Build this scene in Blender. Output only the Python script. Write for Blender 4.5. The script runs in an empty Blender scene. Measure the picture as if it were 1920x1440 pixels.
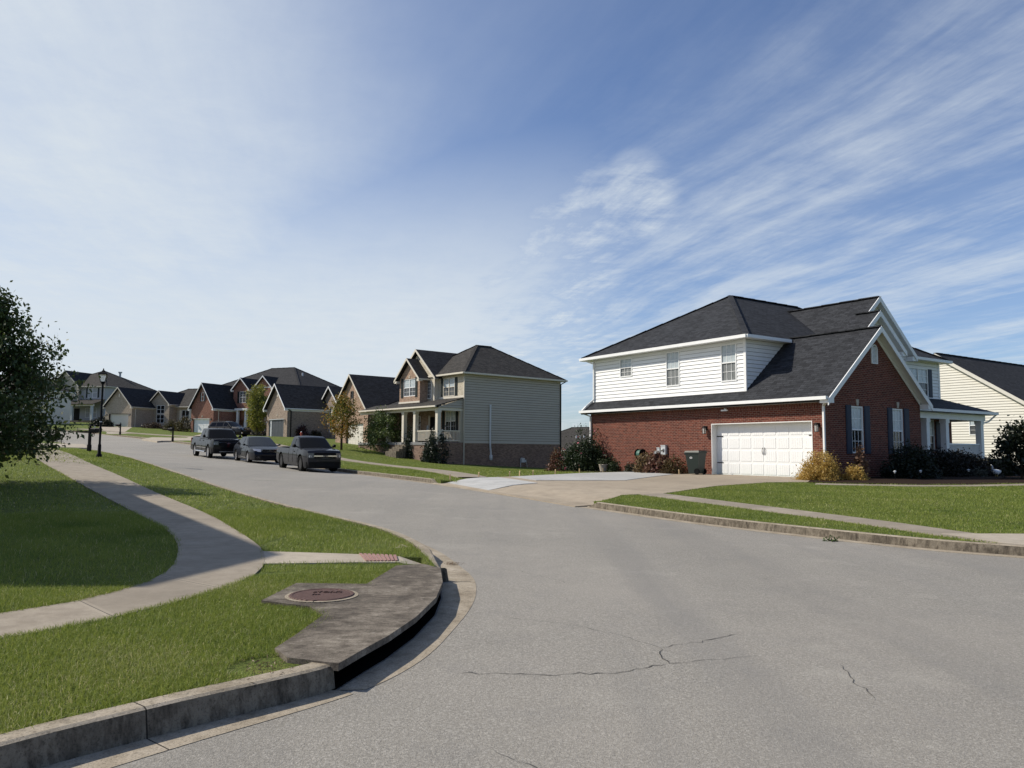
import bpy, bmesh, math, random
import numpy as np
from mathutils import Vector, Matrix
from mathutils.geometry import delaunay_2d_cdt
random.seed(11); RNG=np.random.default_rng(11)
scn=bpy.context.scene; COL=scn.collection
R=math.radians
# ------------------------------------------------------------------ objects
def tag(o,label=None,cat=None,group=None,kind=None):
    if label: o['label']=label
    if cat: o['category']=cat
    if group: o['group']=group
    if kind: o['kind']=kind
    return o
def empty(name,label,cat,loc=(0,0,0),rz=0,group=None):
    o=bpy.data.objects.new(name,None); COL.objects.link(o); o.empty_display_size=.3
    o.location=loc; o.rotation_euler=(0,0,rz); return tag(o,label,cat,group)
def kids(o): return [c for c in o.children]
def copy_tree(o,parent=None):
    c=o.copy(); COL.objects.link(c)
    if parent is not None: c.parent=parent
    for ch in list(o.children): copy_tree(ch,c)
    return c
def uv_of(p,n):
    if abs(n.z)>.995: return (p.x,p.y)
    t=Vector((-n.y,n.x,0)).normalized(); b=n.cross(t)
    return (p.dot(t),p.dot(b))
class MB:
    def __init__(s): s.v=[]; s.f=[]; s.m=[]; s.uv={}
    def poly(s,pts,m=0,uv=None):
        i=len(s.v); s.v.extend([tuple(p) for p in pts]); s.f.append(tuple(range(i,i+len(pts)))); s.m.append(m)
        if uv: s.uv[len(s.f)-1]=uv
        return s
    def box(s,x0,x1,y0,y1,z0,z1,m=0):
        return s.hexa([(x0,y0,z0),(x1,y0,z0),(x1,y1,z0),(x0,y1,z0)],[(x0,y0,z1),(x1,y0,z1),(x1,y1,z1),(x0,y1,z1)],m)
    def hexa(s,b,t,m=0):
        i=len(s.v); s.v.extend([tuple(p) for p in b]+[tuple(p) for p in t]); n=len(b)
        s.f.append(tuple(i+k for k in reversed(range(n)))); s.f.append(tuple(i+n+k for k in range(n))); s.m+= [m,m]
        for k in range(n):
            q=(k+1)%n; s.f.append((i+k,i+q,i+n+q,i+n+k)); s.m.append(m)
        return s
    def beam(s,p,q,w,h,m=0,up=(0,0,1)):
        p,q=Vector(p),Vector(q); d=(q-p).normalized(); u=Vector(up)
        if abs(d.dot(u))>.98: u=Vector((0,1,0)) if abs(d.y)<.9 else Vector((1,0,0))
        a=d.cross(u).normalized()*w/2; b=a.cross(d).normalized()*h/2
        return s.hexa([p-a-b,p+a-b,p+a+b,p-a+b],[q-a-b,q+a-b,q+a+b,q-a+b],m)
    def tube(s,pts,rads,n=8,m=0,cap=True):
        pts=[Vector(p) for p in pts]
        if not isinstance(rads,(list,tuple)): rads=[rads]*len(pts)
        i0=len(s.v); a=None
        for k,p in enumerate(pts):
            d=(pts[min(k+1,len(pts)-1)]-pts[max(k-1,0)]).normalized()
            if a is None:
                a=d.orthogonal().normalized()
            a=(a-d*a.dot(d)); a=a.normalized() if a.length>1e-6 else d.orthogonal().normalized()
            b=d.cross(a)
            for j in range(n):
                t=2*math.pi*j/n; s.v.append(tuple(p+(a*math.cos(t)+b*math.sin(t))*rads[k]))
        for k in range(len(pts)-1):
            for j in range(n):
                q=(j+1)%n; s.f.append((i0+k*n+j,i0+k*n+q,i0+(k+1)*n+q,i0+(k+1)*n+j)); s.m.append(m)
        if cap:
            s.f.append(tuple(i0+j for j in reversed(range(n)))); s.f.append(tuple(i0+(len(pts)-1)*n+j for j in range(n))); s.m+=[m,m]
        return s
    def lathe(s,prof,c=(0,0,0),n=16,axis='z',m=0):
        """prof: (r,h) list around axis through c"""
        i0=len(s.v); c=Vector(c)
        for r,h in prof:
            for j in range(n):
                t=2*math.pi*j/n; a,b=r*math.cos(t),r*math.sin(t)
                s.v.append(tuple(c+(Vector((a,b,h)) if axis=='z' else Vector((a,h,b)) if axis=='y' else Vector((h,a,b)))))
        for k in range(len(prof)-1):
            for j in range(n):
                q=(j+1)%n; f=(i0+k*n+j,i0+k*n+q,i0+(k+1)*n+q,i0+(k+1)*n+j)
                s.f.append(f if axis!='y' else f[::-1]); s.m.append(m)
        for k,rev in ((0,True),(len(prof)-1,False)):
            if prof[k][0]>1e-4:
                f=tuple(i0+k*n+j for j in range(n)); s.f.append(f[::-1] if rev!=(axis=='y') else f); s.m.append(m)
        return s
    def build(s,name,mats,parent=None,smooth=False,sharp=None):
        me=bpy.data.meshes.new(name); me.from_pydata(s.v,[],s.f); 
        if not isinstance(mats,(list,tuple)): mats=[mats]
        for m in mats: me.materials.append(m)
        if len(mats)>1: me.polygons.foreach_set('material_index',s.m)
        ul=me.uv_layers.new(name='UVMap').data
        for p in me.polygons:
            g=s.uv.get(p.index)
            for k,li in enumerate(p.loop_indices):
                ul[li].uv = g[k] if g else uv_of(me.vertices[me.loops[li].vertex_index].co,p.normal)
        if smooth:
            me.polygons.foreach_set('use_smooth',[True]*len(me.polygons))
            if sharp: me.set_sharp_from_angle(angle=R(sharp))
        me.update()
        o=bpy.data.objects.new(name,me); COL.objects.link(o)
        if parent is not None: o.parent=parent
        return o
def np_mesh(name,verts,nper,mat,parent=None,attr=None):
    """verts: (N,nper,3) separate n-gons; attr: (N,) float per face stored as point attribute 'rnd'"""
    N=len(verts); me=bpy.data.meshes.new(name); me.vertices.add(N*nper); me.vertices.foreach_set('co',verts.astype(np.float32).ravel())
    me.loops.add(N*nper); me.loops.foreach_set('vertex_index',np.arange(N*nper,dtype=np.int32))
    me.polygons.add(N); me.polygons.foreach_set('loop_start',np.arange(0,N*nper,nper,dtype=np.int32))
    if attr is not None:
        a=me.attributes.new('rnd','FLOAT','POINT'); a.data.foreach_set('value',np.repeat(attr,nper).astype(np.float32))
    mats=mat if isinstance(mat,(list,tuple)) else [mat]
    for m in mats: me.materials.append(m)
    me.update(calc_edges=True); 
    o=bpy.data.objects.new(name,me); COL.objects.link(o)
    if parent is not None: o.parent=parent
    return o
# ------------------------------------------------------------------ materials
MATS={}
class NT:
    def __init__(s,name):
        s.mat=bpy.data.materials.new(name); s.mat.use_nodes=True; s.t=s.mat.node_tree; s.n=s.t.nodes; s.l=s.t.links
        s.b=s.n['Principled BSDF']
    def node(s,t,**kw):
        n=s.n.new(t)
        for k,v in kw.items():
            if k in n.inputs: 
                n.inputs[k].default_value=v
            else: setattr(n,k,v)
        return n
    def link(s,a,b): s.l.new(a,b)
    def tex(s,kind='Object'):
        return s.node('ShaderNodeTexCoord').outputs[kind]
    def mapping(s,vec,scale=(1,1,1),rot=(0,0,0)):
        n=s.node('ShaderNodeMapping'); n.inputs['Scale'].default_value=scale; n.inputs['Rotation'].default_value=rot; s.link(vec,n.inputs['Vector']); return n.outputs[0]
    def noise(s,vec,scale,detail=4,rough=.55,out='Fac'):
        n=s.node('ShaderNodeTexNoise'); n.inputs['Scale'].default_value=scale; n.inputs['Detail'].default_value=detail; n.inputs['Roughness'].default_value=rough
        if vec is not None: s.link(vec,n.inputs['Vector'])
        return n.outputs[out]
    def ramp(s,fac,stops,interp='LINEAR'):
        n=s.node('ShaderNodeValToRGB'); n.color_ramp.interpolation=interp; e=n.color_ramp.elements
        while len(e)<len(stops): e.new(.5)
        for x,(p,c) in zip(e,stops): x.position=p; x.color=(c[0],c[1],c[2],1) if not isinstance(c,(int,float)) else (c,c,c,1)
        s.link(fac,n.inputs[0]); return n.outputs[0]
    def mix(s,a,b,fac,blend='MIX'):
        n=s.node('ShaderNodeMix',data_type='RGBA',blend_type=blend); 
        def put(x,i):
            if isinstance(x,(tuple,list)): n.inputs[i].default_value=(x[0],x[1],x[2],1)
            else: s.link(x,n.inputs[i])
        put(a,6); put(b,7)
        if isinstance(fac,(int,float)): n.inputs[0].default_value=fac
        else: s.link(fac,n.inputs[0])
        return n.outputs[2]
    def math(s,op,a,b=0,c=0):
        n=s.node('ShaderNodeMath',operation=op)
        for i,x in enumerate((a,b,c)):
            if isinstance(x,(int,float)): n.inputs[i].default_value=x
            else: s.link(x,n.inputs[i])
        return n.outputs[0]
    def bump(s,hgt,strength=.3,dist=.01):
        n=s.node('ShaderNodeBump'); n.inputs['Strength'].default_value=strength; n.inputs['Distance'].default_value=dist; s.link(hgt,n.inputs['Height']); s.link(n.outputs[0],s.b.inputs['Normal']); return n
    def done(s,col=None,rough=.6,spec=.5,metal=0):
        if col is not None:
            if isinstance(col,(tuple,list)): s.b.inputs['Base Color'].default_value=(col[0],col[1],col[2],1)
            else: s.link(col,s.b.inputs['Base Color'])
        s.b.inputs['Metallic'].default_value=metal; s.b.inputs['Specular IOR Level'].default_value=spec
        if isinstance(rough,(int,float)): s.b.inputs['Roughness'].default_value=rough
        else: s.link(rough,s.b.inputs['Roughness'])
        MATS[s.mat.name]=s.mat; return s.mat
def paint(name,c,rough=.5,var=.12,metal=0,spec=.4,scale=3):
    t=NT(name); o=t.tex('Object'); n=t.noise(o,scale,6,.6)
    lo=tuple(x*(1-var) for x in c); hi=tuple(min(1,x*(1+var)) for x in c)
    return t.done(t.ramp(n,[(.25,lo),(.75,hi)]),rough,spec,metal)
def brick_mat(name,c1,c2,mortar,dark=None):
    t=NT(name); uv=t.tex('UV')
    b=t.node('ShaderNodeTexBrick'); b.offset=.5; b.inputs['Color1'].default_value=(*c1,1); b.inputs['Color2'].default_value=(*c2,1); b.inputs['Mortar'].default_value=(*mortar,1)
    b.inputs['Scale'].default_value=1; b.inputs['Brick Width'].default_value=.213; b.inputs['Row Height'].default_value=.0762; b.inputs['Mortar Size'].default_value=.0065; b.inputs['Mortar Smooth'].default_value=.2; b.inputs['Bias'].default_value=-.1
    t.link(uv,b.inputs['Vector'])
    n=t.noise(t.mapping(uv,(1,3,1)),4,5,.7); col=t.mix(b.outputs['Color'],(c2[0]*.45,c2[1]*.45,c2[2]*.5),t.ramp(n,[(.52,0),(.68,.75)]))
    big=t.noise(uv,.45,3); col=t.mix(col,(0,0,0),t.ramp(big,[(.45,0),(.8,.22)]))
    inv=t.math('SUBTRACT',1,b.outputs['Fac']); t.bump(inv,.5,.008)
    return t.done(col,.85,.2)
def shingle_mat(name,c,warm=1.0):
    t=NT(name); uv=t.tex('UV')
    b=t.node('ShaderNodeTexBrick'); b.offset=.37; b.offset_frequency=2
    b.inputs['Color1'].default_value=(c[0]*1.45,c[1]*1.45,c[2]*1.45,1); b.inputs['Color2'].default_value=(c[0]*.6,c[1]*.6,c[2]*.62,1); b.inputs['Mortar'].default_value=(c[0]*.3,c[1]*.3,c[2]*.33,1)
    b.inputs['Scale'].default_value=1; b.inputs['Brick Width'].default_value=.33; b.inputs['Row Height'].default_value=.145; b.inputs['Mortar Size'].default_value=.012; b.inputs['Mortar Smooth'].default_value=.6
    t.link(uv,b.inputs['Vector'])
    n=t.noise(uv,3.2,6,.7); col=t.mix(b.outputs['Color'],(c[0]*2.0,c[1]*2.0,c[2]*2.0),t.ramp(n,[(.5,0),(.72,.6)]))
    g=t.noise(uv,90,2,.8); col=t.mix(col,(0,0,0),t.ramp(g,[(.35,.5),(.6,0)]))
    st=t.noise(t.mapping(uv,(1.1,.12,1)),1.0,4); col=t.mix(col,(c[0]*.5,c[1]*.5,c[2]*.5),t.ramp(st,[(.5,0),(.8,.5)]))
    t.bump(t.math('ADD',t.math('SUBTRACT',1,b.outputs['Fac']),t.math('MULTIPLY',n,.8)),.55,.02)
    return t.done(col,.9,.25)
def siding_mat(name,c,var=.06):
    t=NT(name); o=t.tex('Object'); n=t.noise(t.mapping(o,(.5,.5,6)),1.2,5,.6); g=t.noise(o,.5,3)
    col=t.ramp(n,[(.3,tuple(x*(1-var) for x in c)),(.7,tuple(min(x*(1+var),.9) for x in c))])
    col=t.mix(col,(c[0]*.75,c[1]*.72,c[2]*.66),t.ramp(g,[(.5,0),(.85,.35)]))
    t.bump(t.noise(t.mapping(o,(1,1,9)),12,4),.12,.004)
    return t.done(col,.55,.3)
def concrete_mat(name,c,stain=.4,joints=None,rough=.9,scale=1.0,blotch=(.1,.09,.075)):
    """joints: spacing in metres along UV u"""
    t=NT(name); o=t.tex('Object'); uv=t.tex('UV')
    f=t.noise(o,70*scale,3,.8); m=t.noise(o,1.3*scale,7,.68); b=t.noise(o,5*scale,6,.7)
    col=t.ramp(m,[(.28,tuple(x*.72 for x in c)),(.5,c),(.75,tuple(x*1.16 for x in c))])
    col=t.mix(col,blotch,t.math('MULTIPLY',t.ramp(b,[(.42,0),(.7,1)]),stain))
    col=t.mix(col,tuple(x*.55 for x in c),t.ramp(f,[(.3,.55),(.5,0)]))
    if joints:
        sx=t.node('ShaderNodeSeparateXYZ'); t.link(uv,sx.inputs[0])
        fr=t.math('FRACT',t.math('DIVIDE',sx.outputs[0],joints)); d=t.math('ABSOLUTE',t.math('SUBTRACT',fr,.5))
        jm=t.math('GREATER_THAN',d,.5-.005/joints); jl=t.math('MULTIPLY',t.math('GREATER_THAN',d,.5-.045/joints),.25)
        wn=t.node('ShaderNodeTexWhiteNoise',noise_dimensions='1D'); t.link(t.math('FLOOR',t.math('DIVIDE',sx.outputs[0],joints)),wn.inputs['W'])
        col=t.mix(col,tuple(x*.62 for x in c),t.math('MULTIPLY',wn.outputs['Value'],.55))
        col=t.mix(col,tuple(min(.9,x*1.25) for x in c),jl); col=t.mix(col,(.03,.028,.025),t.math('MULTIPLY',jm,.85))
    t.bump(t.math('ADD',f,t.math('MULTIPLY',b,.6)),.35,.006)
    return t.done(col,rough,.25)
def leaf_mat(name,cols,trans=.35,rough=.5):
    """cols: list of colours picked by per-leaf random attribute"""
    t=NT(name); a=t.node('ShaderNodeAttribute',attribute_name='rnd'); n=len(cols)
    col=t.ramp(a.outputs['Fac'],[((i+.0)/max(1,n-1),c) for i,c in enumerate(cols)])
    t.done(col,rough,.35)
    tr=t.node('ShaderNodeBsdfTranslucent'); t.link(col,tr.inputs['Color'])
    mx=t.node('ShaderNodeMixShader'); mx.inputs[0].default_value=trans
    t.link(t.b.outputs[0],mx.inputs[1]); t.link(tr.outputs[0],mx.inputs[2]); t.link(mx.outputs[0],t.n['Material Output'].inputs['Surface'])
    return t.mat
def bark_mat(name,c):
    t=NT(name); o=t.tex('Object'); n=t.noise(t.mapping(o,(1,1,.25)),14,6,.7)
    t.bump(n,.8,.02); return t.done(t.ramp(n,[(.3,tuple(x*.5 for x in c)),(.7,tuple(x*1.3 for x in c))]),.95,.1)
def glass_mat(name,c=(.02,.025,.03),rough=.04,spec=.5):
    t=NT(name); o=t.tex('Object'); n=t.noise(o,1.1,2)
    return t.done(t.ramp(n,[(.3,tuple(x*.7 for x in c)),(.7,tuple(x*1.4 for x in c))]),rough,spec)
M_redbrick=brick_mat('red_brick',(.165,.045,.028),(.085,.024,.018),(.30,.215,.165))
M_gable=M_redbrick
M_tanbrick=brick_mat('tan_brick',(.40,.27,.19),(.24,.15,.105),(.45,.38,.31))
M_foundbrick=brick_mat('brown_brick',(.25,.165,.125),(.135,.085,.066),(.27,.22,.18))
M_greybrick=brick_mat('grey_tan_brick',(.33,.255,.20),(.19,.145,.115),(.38,.33,.28))
M_rosebrick=brick_mat('rose_brick',(.30,.125,.085),(.17,.062,.045),(.36,.28,.22))
M_ranchbrick=brick_mat('pale_brown_brick',(.46,.38,.29),(.31,.25,.19),(.48,.42,.35))
M_roof=shingle_mat('charcoal_shingle',(.033,.035,.040))
M_roof2=shingle_mat('dark_shingle',(.030,.030,.033))
M_roof3=shingle_mat('weathered_shingle',(.050,.046,.041))
M_white=paint('white_trim',(.78,.78,.77),.45,.05)
M_sidwhite=siding_mat('white_siding',(.80,.80,.79),.03)
M_sidbeige=siding_mat('taupe_siding',(.42,.385,.325),.05)
M_sidcream=siding_mat('cream_siding',(.68,.655,.585),.03)
M_sidgrey=siding_mat('grey_siding',(.36,.36,.37),.05)
M_cream=paint('cream_trim',(.62,.57,.48),.5,.06)
M_shake=brick_mat('cream_shake',(.62,.56,.45),(.50,.44,.34),(.22,.19,.15))
M_shutter=paint('navy_shutter',(.018,.026,.050),.5,.15,spec=.2)
M_shutterdk=paint('green_black_shutter',(.016,.022,.022),.5,.15,spec=.2)
M_glass=glass_mat('window_glass',(.012,.014,.016),.04)
M_blind=paint('white_blind',(.40,.45,.47),.25,.18,spec=.8,scale=6)
M_screen=paint('insect_screen',(.075,.08,.083),.3,.4,scale=2,spec=.5)
M_door=paint('white_garage_door',(.80,.80,.79),.4,.03)
M_doordk=paint('slate_garage_door',(.055,.062,.072),.45,.12)
M_doorcream=paint('cream_garage_door',(.66,.62,.54),.45,.05)
M_blackmetal=paint('black_metal',(.006,.006,.007),.55,.3,spec=.12)
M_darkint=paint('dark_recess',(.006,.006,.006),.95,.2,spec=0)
M_stone=paint('limestone',(.42,.37,.30),.8,.15,scale=8)
M_seam=paint('siding_seam',(.16,.145,.12),.9,.1,spec=.1)  # darkened siding tones that paint the shadow line below each lap
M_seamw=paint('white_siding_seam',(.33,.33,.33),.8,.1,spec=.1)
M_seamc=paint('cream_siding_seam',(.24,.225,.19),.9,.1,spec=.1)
M_pvc=paint('pale_grey_pipe',(.55,.57,.6),.4,.08)
M_meter=paint('grey_meter_box',(.45,.47,.48),.4,.1)
CP=[(0,0,0),(-3,4,0),(4,4,0),(8,8,0),(-1,8,.02),(-2,13.2,.13),(2,21,.1),(5,17,.04),(7.8,12,0),
(-17.2,32.4,1.05),(-23,42,1.28),(-9.9,38,.47),(-14.6,44,.74),(-21.5,53.4,1.05),(-31.6,72,2.0),(-47,80,2.15),
(12.2,30,.45),(4.5,42,.38),(9,33,.43),(21,36,.45),(30,32,.35),(-3.8,62,.28),(4.3,68.5,-.15),(-13.4,72.3,1.72),(-26.7,92,2.85),
(-42.4,110,3.52),(-58,118,4.56),(-73.8,140,5.9),(-14,20,.5),(-8,8,.06),(14,130,-.8),(0,-20,-.1),(30,0,-.3),(-30,0,.7),(20,-10,-.2),(-60,60,2.3),(60,80,-.5),(30,60,.1),(-90,100,4),(-90,180,7.5),(-30,150,4),(-120,150,6.5)]
def _phi(r2): return 0 if r2<1e-9 else r2*math.log(r2)*.5
def _solve():
    n=len(CP); N=n+3; A=[[0.]*(N+1) for _ in range(N)]
    for i,(x,y,z) in enumerate(CP):
        for j,(a,b,_) in enumerate(CP): A[i][j]=_phi((x-a)**2+(y-b)**2)+(2.0 if i==j else 0)
        A[i][n:n+3]=[1,x,y]; A[n][i]=1;A[n+1][i]=x;A[n+2][i]=y; A[i][N]=z
    for i in range(N):
        p=max(range(i,N),key=lambda r:abs(A[r][i])); A[i],A[p]=A[p],A[i]
        for r in range(N):
            if r!=i:
                f=A[r][i]/A[i][i]
                if f: A[r]=[x-f*y for x,y in zip(A[r],A[i])]
    return [A[i][N]/A[i][i] for i in range(N)]
W=_solve()
def h(x,y):
    n=len(CP); s=W[n]+W[n+1]*x+W[n+2]*y
    for (a,b,_),w in zip(CP,W): s+=w*_phi((x-a)**2+(y-b)**2)
    return s
# ------------------------------------------------------------------ terrain
_hc={}
def hh(x,y):
    k=(round(x,2),round(y,2))
    if k in _hc: return _hc[k]
    dx,dy=x+20,y-70; r=math.hypot(dx,dy)
    if r>150: v=h(-20+dx*150/r,70+dy*150/r)*(150/r)**.5
    else: v=h(x,y)
    _hc[k]=v; return v
def pip(x,y,P):
    c=False; j=len(P)-1
    for i in range(len(P)):
        xi,yi=P[i][:2]; xj,yj=P[j][:2]
        if (yi>y)!=(yj>y) and x<(xj-xi)*(y-yi)/(yj-yi)+xi: c=not c
        j=i
    return c
def spline(P,step=.35,stepf=None):
    out=[]
    for i in range(len(P)-1):
        p0=Vector(P[max(i-1,0)]); p1=Vector(P[i]); p2=Vector(P[i+1]); p3=Vector(P[min(i+2,len(P)-1)])
        L=(p2-p1).length; st=step if stepf is None else stepf(p1)
        n=max(1,int(L/st))
        for k in range(n):
            t=k/n; q=.5*((2*p1)+(p2-p0)*t+(2*p0-5*p1+4*p2-p3)*t*t+(3*p1-p0-3*p2+p3)*t**3); out.append((q.x,q.y))
    out.append(tuple(P[-1])); return out
def offs(P,d_):
    out=[]
    for i in range(len(P)):
        d=d_(P[i]) if callable(d_) else d_
        a=P[max(i-1,0)]; b=P[min(i+1,len(P)-1)]; dx,dy=b[0]-a[0],b[1]-a[1]; L=math.hypot(dx,dy) or 1
        out.append((P[i][0]-dy/L*d,P[i][1]+dx/L*d))   # +d = to the left of travel
    return out
def nearest(P,x,y):
    best=1e9
    for i in range(len(P)-1):
        ax,ay=P[i]; bx,by=P[i+1]; dx,dy=bx-ax,by-ay; L=dx*dx+dy*dy or 1e-9
        t=max(0,min(1,((x-ax)*dx+(y-ay)*dy)/L)); d=math.hypot(ax+t*dx-x,ay+t*dy-y)
        if d<best: best=d
    return best
_st=lambda p: .1 if p.length<9.5 else .3 if p.length<30 else .9 if p.length<45 else 2.2
EDGE_L=spline([(-26,-14),(-14,-6.5),(-6.2,-.6),(-3.6,2.1),(-2.55,3.3),(-1.98,4.04),(-1.65,4.45),(-1.40,4.74),(-1.09,5.12),(-.85,5.52),(-.64,6.15),(-.5,7.03),(-.40,7.92),(-.38,8.74),(-.45,9.55),(-.64,10.3),(-1.12,11.8),(-1.89,13.37),(-3.15,15.25),(-4.75,17.6),(-7.17,21.2),(-10.78,26.5),(-15.6,33.1),(-19.9,39.2),(-26.2,48.6),(-34.1,60.4),(-42,71.5),(-49.5,81),(-58,89),(-72,97),(-100,106)],stepf=_st)
EDGE_R=spline([(60,5),(30,8),(16,9.8),(11.5,10.7),(9.0,11.35),(7.71,12.14),(6.65,13.05),(5.35,14.75),(3.78,17.05),(2.15,20.1),(.7,22.7),(-1.0,25.6),(-3.06,29.3),(-5.3,33.2),(-7.7,37.6),(-12.9,46.4),(-19.0,55.6),(-26.4,65.6),(-34.5,77),(-42.2,88),(-50.5,96.8),(-60,103.5),(-76,110),(-102,119)],stepf=_st)
def gw(p):   # gutter width from asphalt edge to kerb face
    ks=[(-9,.30),(3.9,.29),(4.5,.24),(5.1,.18),(5.6,.22),(6.2,.30),(7,.33),(9,.35),(10,.30)]
    if p[1]>=10 or p[0]>0: return .30
    for (a,u),(b,v) in zip(ks,ks[1:]):
        if a<=p[1]<=b: return u+(v-u)*(p[1]-a)/(b-a)
    return .30
BACK_L=offs(EDGE_L,lambda p:gw(p)+.15); BACK_R=offs(EDGE_R,lambda p:-gw(p)-.15)
ROADPOLY=BACK_L+[(-110,112)]+BACK_R[::-1]+[(60,-4),(14,-3),(2,-9),(-4,-22)]
DRIVE=[(1.7,20.75),(2.4,21.1),(3.3,23.15),(4.61,23.7),(6.93,26.55),(9.24,28.04),(10.9,27.9),(11.75,30.62),(8.45,35.5),(7.45,34.9),(7.0,36.2),(6.48,37.6),(5.95,38.85),(4.55,38.1),(3.33,36.95),(2.07,35.45),(1.0,34.3),(0,33.15),(-1.27,31.9),(-2.25,29.9),(-2.63,29.35)]
DRIVE_FAR=[[(-39.78,83.43),(-33.9,74.2),(-34.06,75.48),(-31.3,75.95),(-30.27,82.37),(-40.5,110.2),(-43.2,108.6),(-36.0,85.8),(-38.99,87.43),(-41.2,88.9)],
 [(-51.4,98.2),(-50.2,97.2),(-49.4,99.9),(-48.3,99.7),(-49.3,101.5),(-51.5,103),(-57.8,118.0),(-62.4,116.8),(-52.9,101.3)],
 [(-34.2,62.0),(-28.9,53.2),(-30.4,50.4),(-35.2,49.0),(-45,53),(-43,58)]]
RAMPP=[(-3.3,10.47),(-2.25,10.36),(-1.45,10.24),(-1.16,10.2),(-1.0,9.65),(-1.38,9.74),(-1.95,9.68),(-3.02,9.5)]
EXCL=[DRIVE,RAMPP]+DRIVE_FAR
def inroad(x,y): return pip(x,y,ROADPOLY)
def terrain_meshes():
    pts=[];edges=[]
    def loop(P):
        i=len(pts); n=len(P); pts.extend([Vector(p) for p in P]); edges.extend([(i+k,i+(k+1)%n) for k in range(n)])
    loop(ROADPOLY)
    for P in EXCL: loop([p for p in P])
    n=72
    for r in (1500.,):
        loop([(r*math.cos(2*math.pi*k/n)-20,r*math.sin(2*math.pi*k/n)+60) for k in range(n)])
    for r in (240,330,480,750):
        pts.extend([Vector((r*math.cos(2*math.pi*k/n)-20,r*math.sin(2*math.pi*k/n)+60)) for k in range(n)])
    def grid(x0,x1,y0,y1,s,skip=None):
        x=x0
        while x<=x1:
            y=y0
            while y<=y1:
                if not(skip and skip[0]<x<skip[1] and skip[2]<y<skip[3]): pts.append(Vector((x+random.uniform(-.1,.1)*s,y+random.uniform(-.1,.1)*s)))
                y+=s
            x+=s
    grid(-14,16,-2,32,.9); grid(-50,50,-20,110,3.0,(-14,16,-2,32)); grid(-160,120,-70,230,9,(-50,50,-20,110))
    V,Ed,Fc,*_=delaunay_2d_cdt(pts,edges,[],0,1e-4)
    g=MB(); rd=MB(); gi={};ri={}
    def idx(mb,dic,k,off):
        if k not in dic:
            v=V[k]; dic[k]=len(mb.v); mb.v.append((v.x,v.y,hh(v.x,v.y)+off))
        return dic[k]
    for f in Fc:
        cx=sum(V[k].x for k in f)/3; cy=sum(V[k].y for k in f)/3
        if inroad(cx,cy): rd.f.append(tuple(idx(rd,ri,k,0) for k in f)); rd.m.append(0)
        elif any(pip(cx,cy,P) for P in EXCL): continue
        else: g.f.append(tuple(idx(g,gi,k,.14) for k in f)); g.m.append(0)
    for P in EXCL:
        for k in range(len(P)):
            a,b=P[k],P[(k+1)%len(P)]; n=max(1,int(math.dist(a,b)/.5))
            for q in range(n):
                p0=[a[j]+(b[j]-a[j])*q/n for j in (0,1)]; p1=[a[j]+(b[j]-a[j])*(q+1)/n for j in (0,1)]
                if inroad((p0[0]+p1[0])/2,(p0[1]+p1[1])/2): continue
                z0,z1=hh(*p0)+.139,hh(*p1)+.139; g.poly([(*p0,z0),(*p0,z0-.3),(*p1,z1-.3),(*p1,z1)])
    for BK in (BACK_L,BACK_R):
        for i in range(len(BK)-1):
            a,b=BK[i],BK[i+1]; m=((a[0]+b[0])/2,(a[1]+b[1])/2)
            if any(pip(*m,P) for P in EXCL) or (m[0]<0 and 4.9<m[1]<10.6): continue
            g.poly([(*a,hh(*a)+.139),(*a,hh(*a)-.1),(*b,hh(*b)-.1),(*b,hh(*b)+.139)])
    go=g.build('ground',M_lawn,None,True); tag(go,'mown green lawn and ground rolling up the street',kind='structure')
    ro=rd.build('street',M_asphalt,None,True); tag(ro,'weathered grey asphalt street and junction',kind='structure')
def sheet(name,P,zf,mat,step=.8,skirt=.1,label=None,kind='structure',joint_dir=None):
    pts=[];edges=[]
    Q=[]
    for i in range(len(P)):
        a=Vector(P[i]);b=Vector(P[(i+1)%len(P)]);n=max(1,int((b-a).length/step))
        Q+=[a.lerp(b,k/n) for k in range(n)]
    pts=list(Q); edges=[(k,(k+1)%len(Q)) for k in range(len(Q))]
    xs=[p.x for p in Q];ys=[p.y for p in Q]; x=min(xs)+step*.5
    while x<max(xs):
        y=min(ys)+step*.5
        while y<max(ys):
            if pip(x,y,P) and min((Vector((x,y))-q).length for q in Q)>step*.35: pts.append(Vector((x,y)))
            y+=step
        x+=step
    V,Ed,Fc,*_=delaunay_2d_cdt(pts,edges,[],0,1e-4)
    mb=MB(); mb.v=[(v.x,v.y,zf(v.x,v.y)) for v in V]
    for f in Fc:
        cx=sum(V[k].x for k in f)/3; cy=sum(V[k].y for k in f)/3
        if pip(cx,cy,P): mb.f.append(tuple(f)); mb.m.append(0)
    if joint_dir:
        c,s=math.cos(joint_dir),math.sin(joint_dir)
        for i,f in enumerate(mb.f): mb.uv[i]=[(mb.v[k][0]*c+mb.v[k][1]*s,-mb.v[k][0]*s+mb.v[k][1]*c) for k in f]
    if skirt:
        n0=len(mb.v)
        for k in range(len(Q)):
            a,b=Q[k],Q[(k+1)%len(Q)]
            za,zb=zf(a.x,a.y),zf(b.x,b.y)
            mb.poly([(a.x,a.y,za),(a.x,a.y,za-skirt),(b.x,b.y,zb-skirt),(b.x,b.y,zb)])
    o=mb.build(name,mat); tag(o,label,kind=kind); return o
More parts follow.
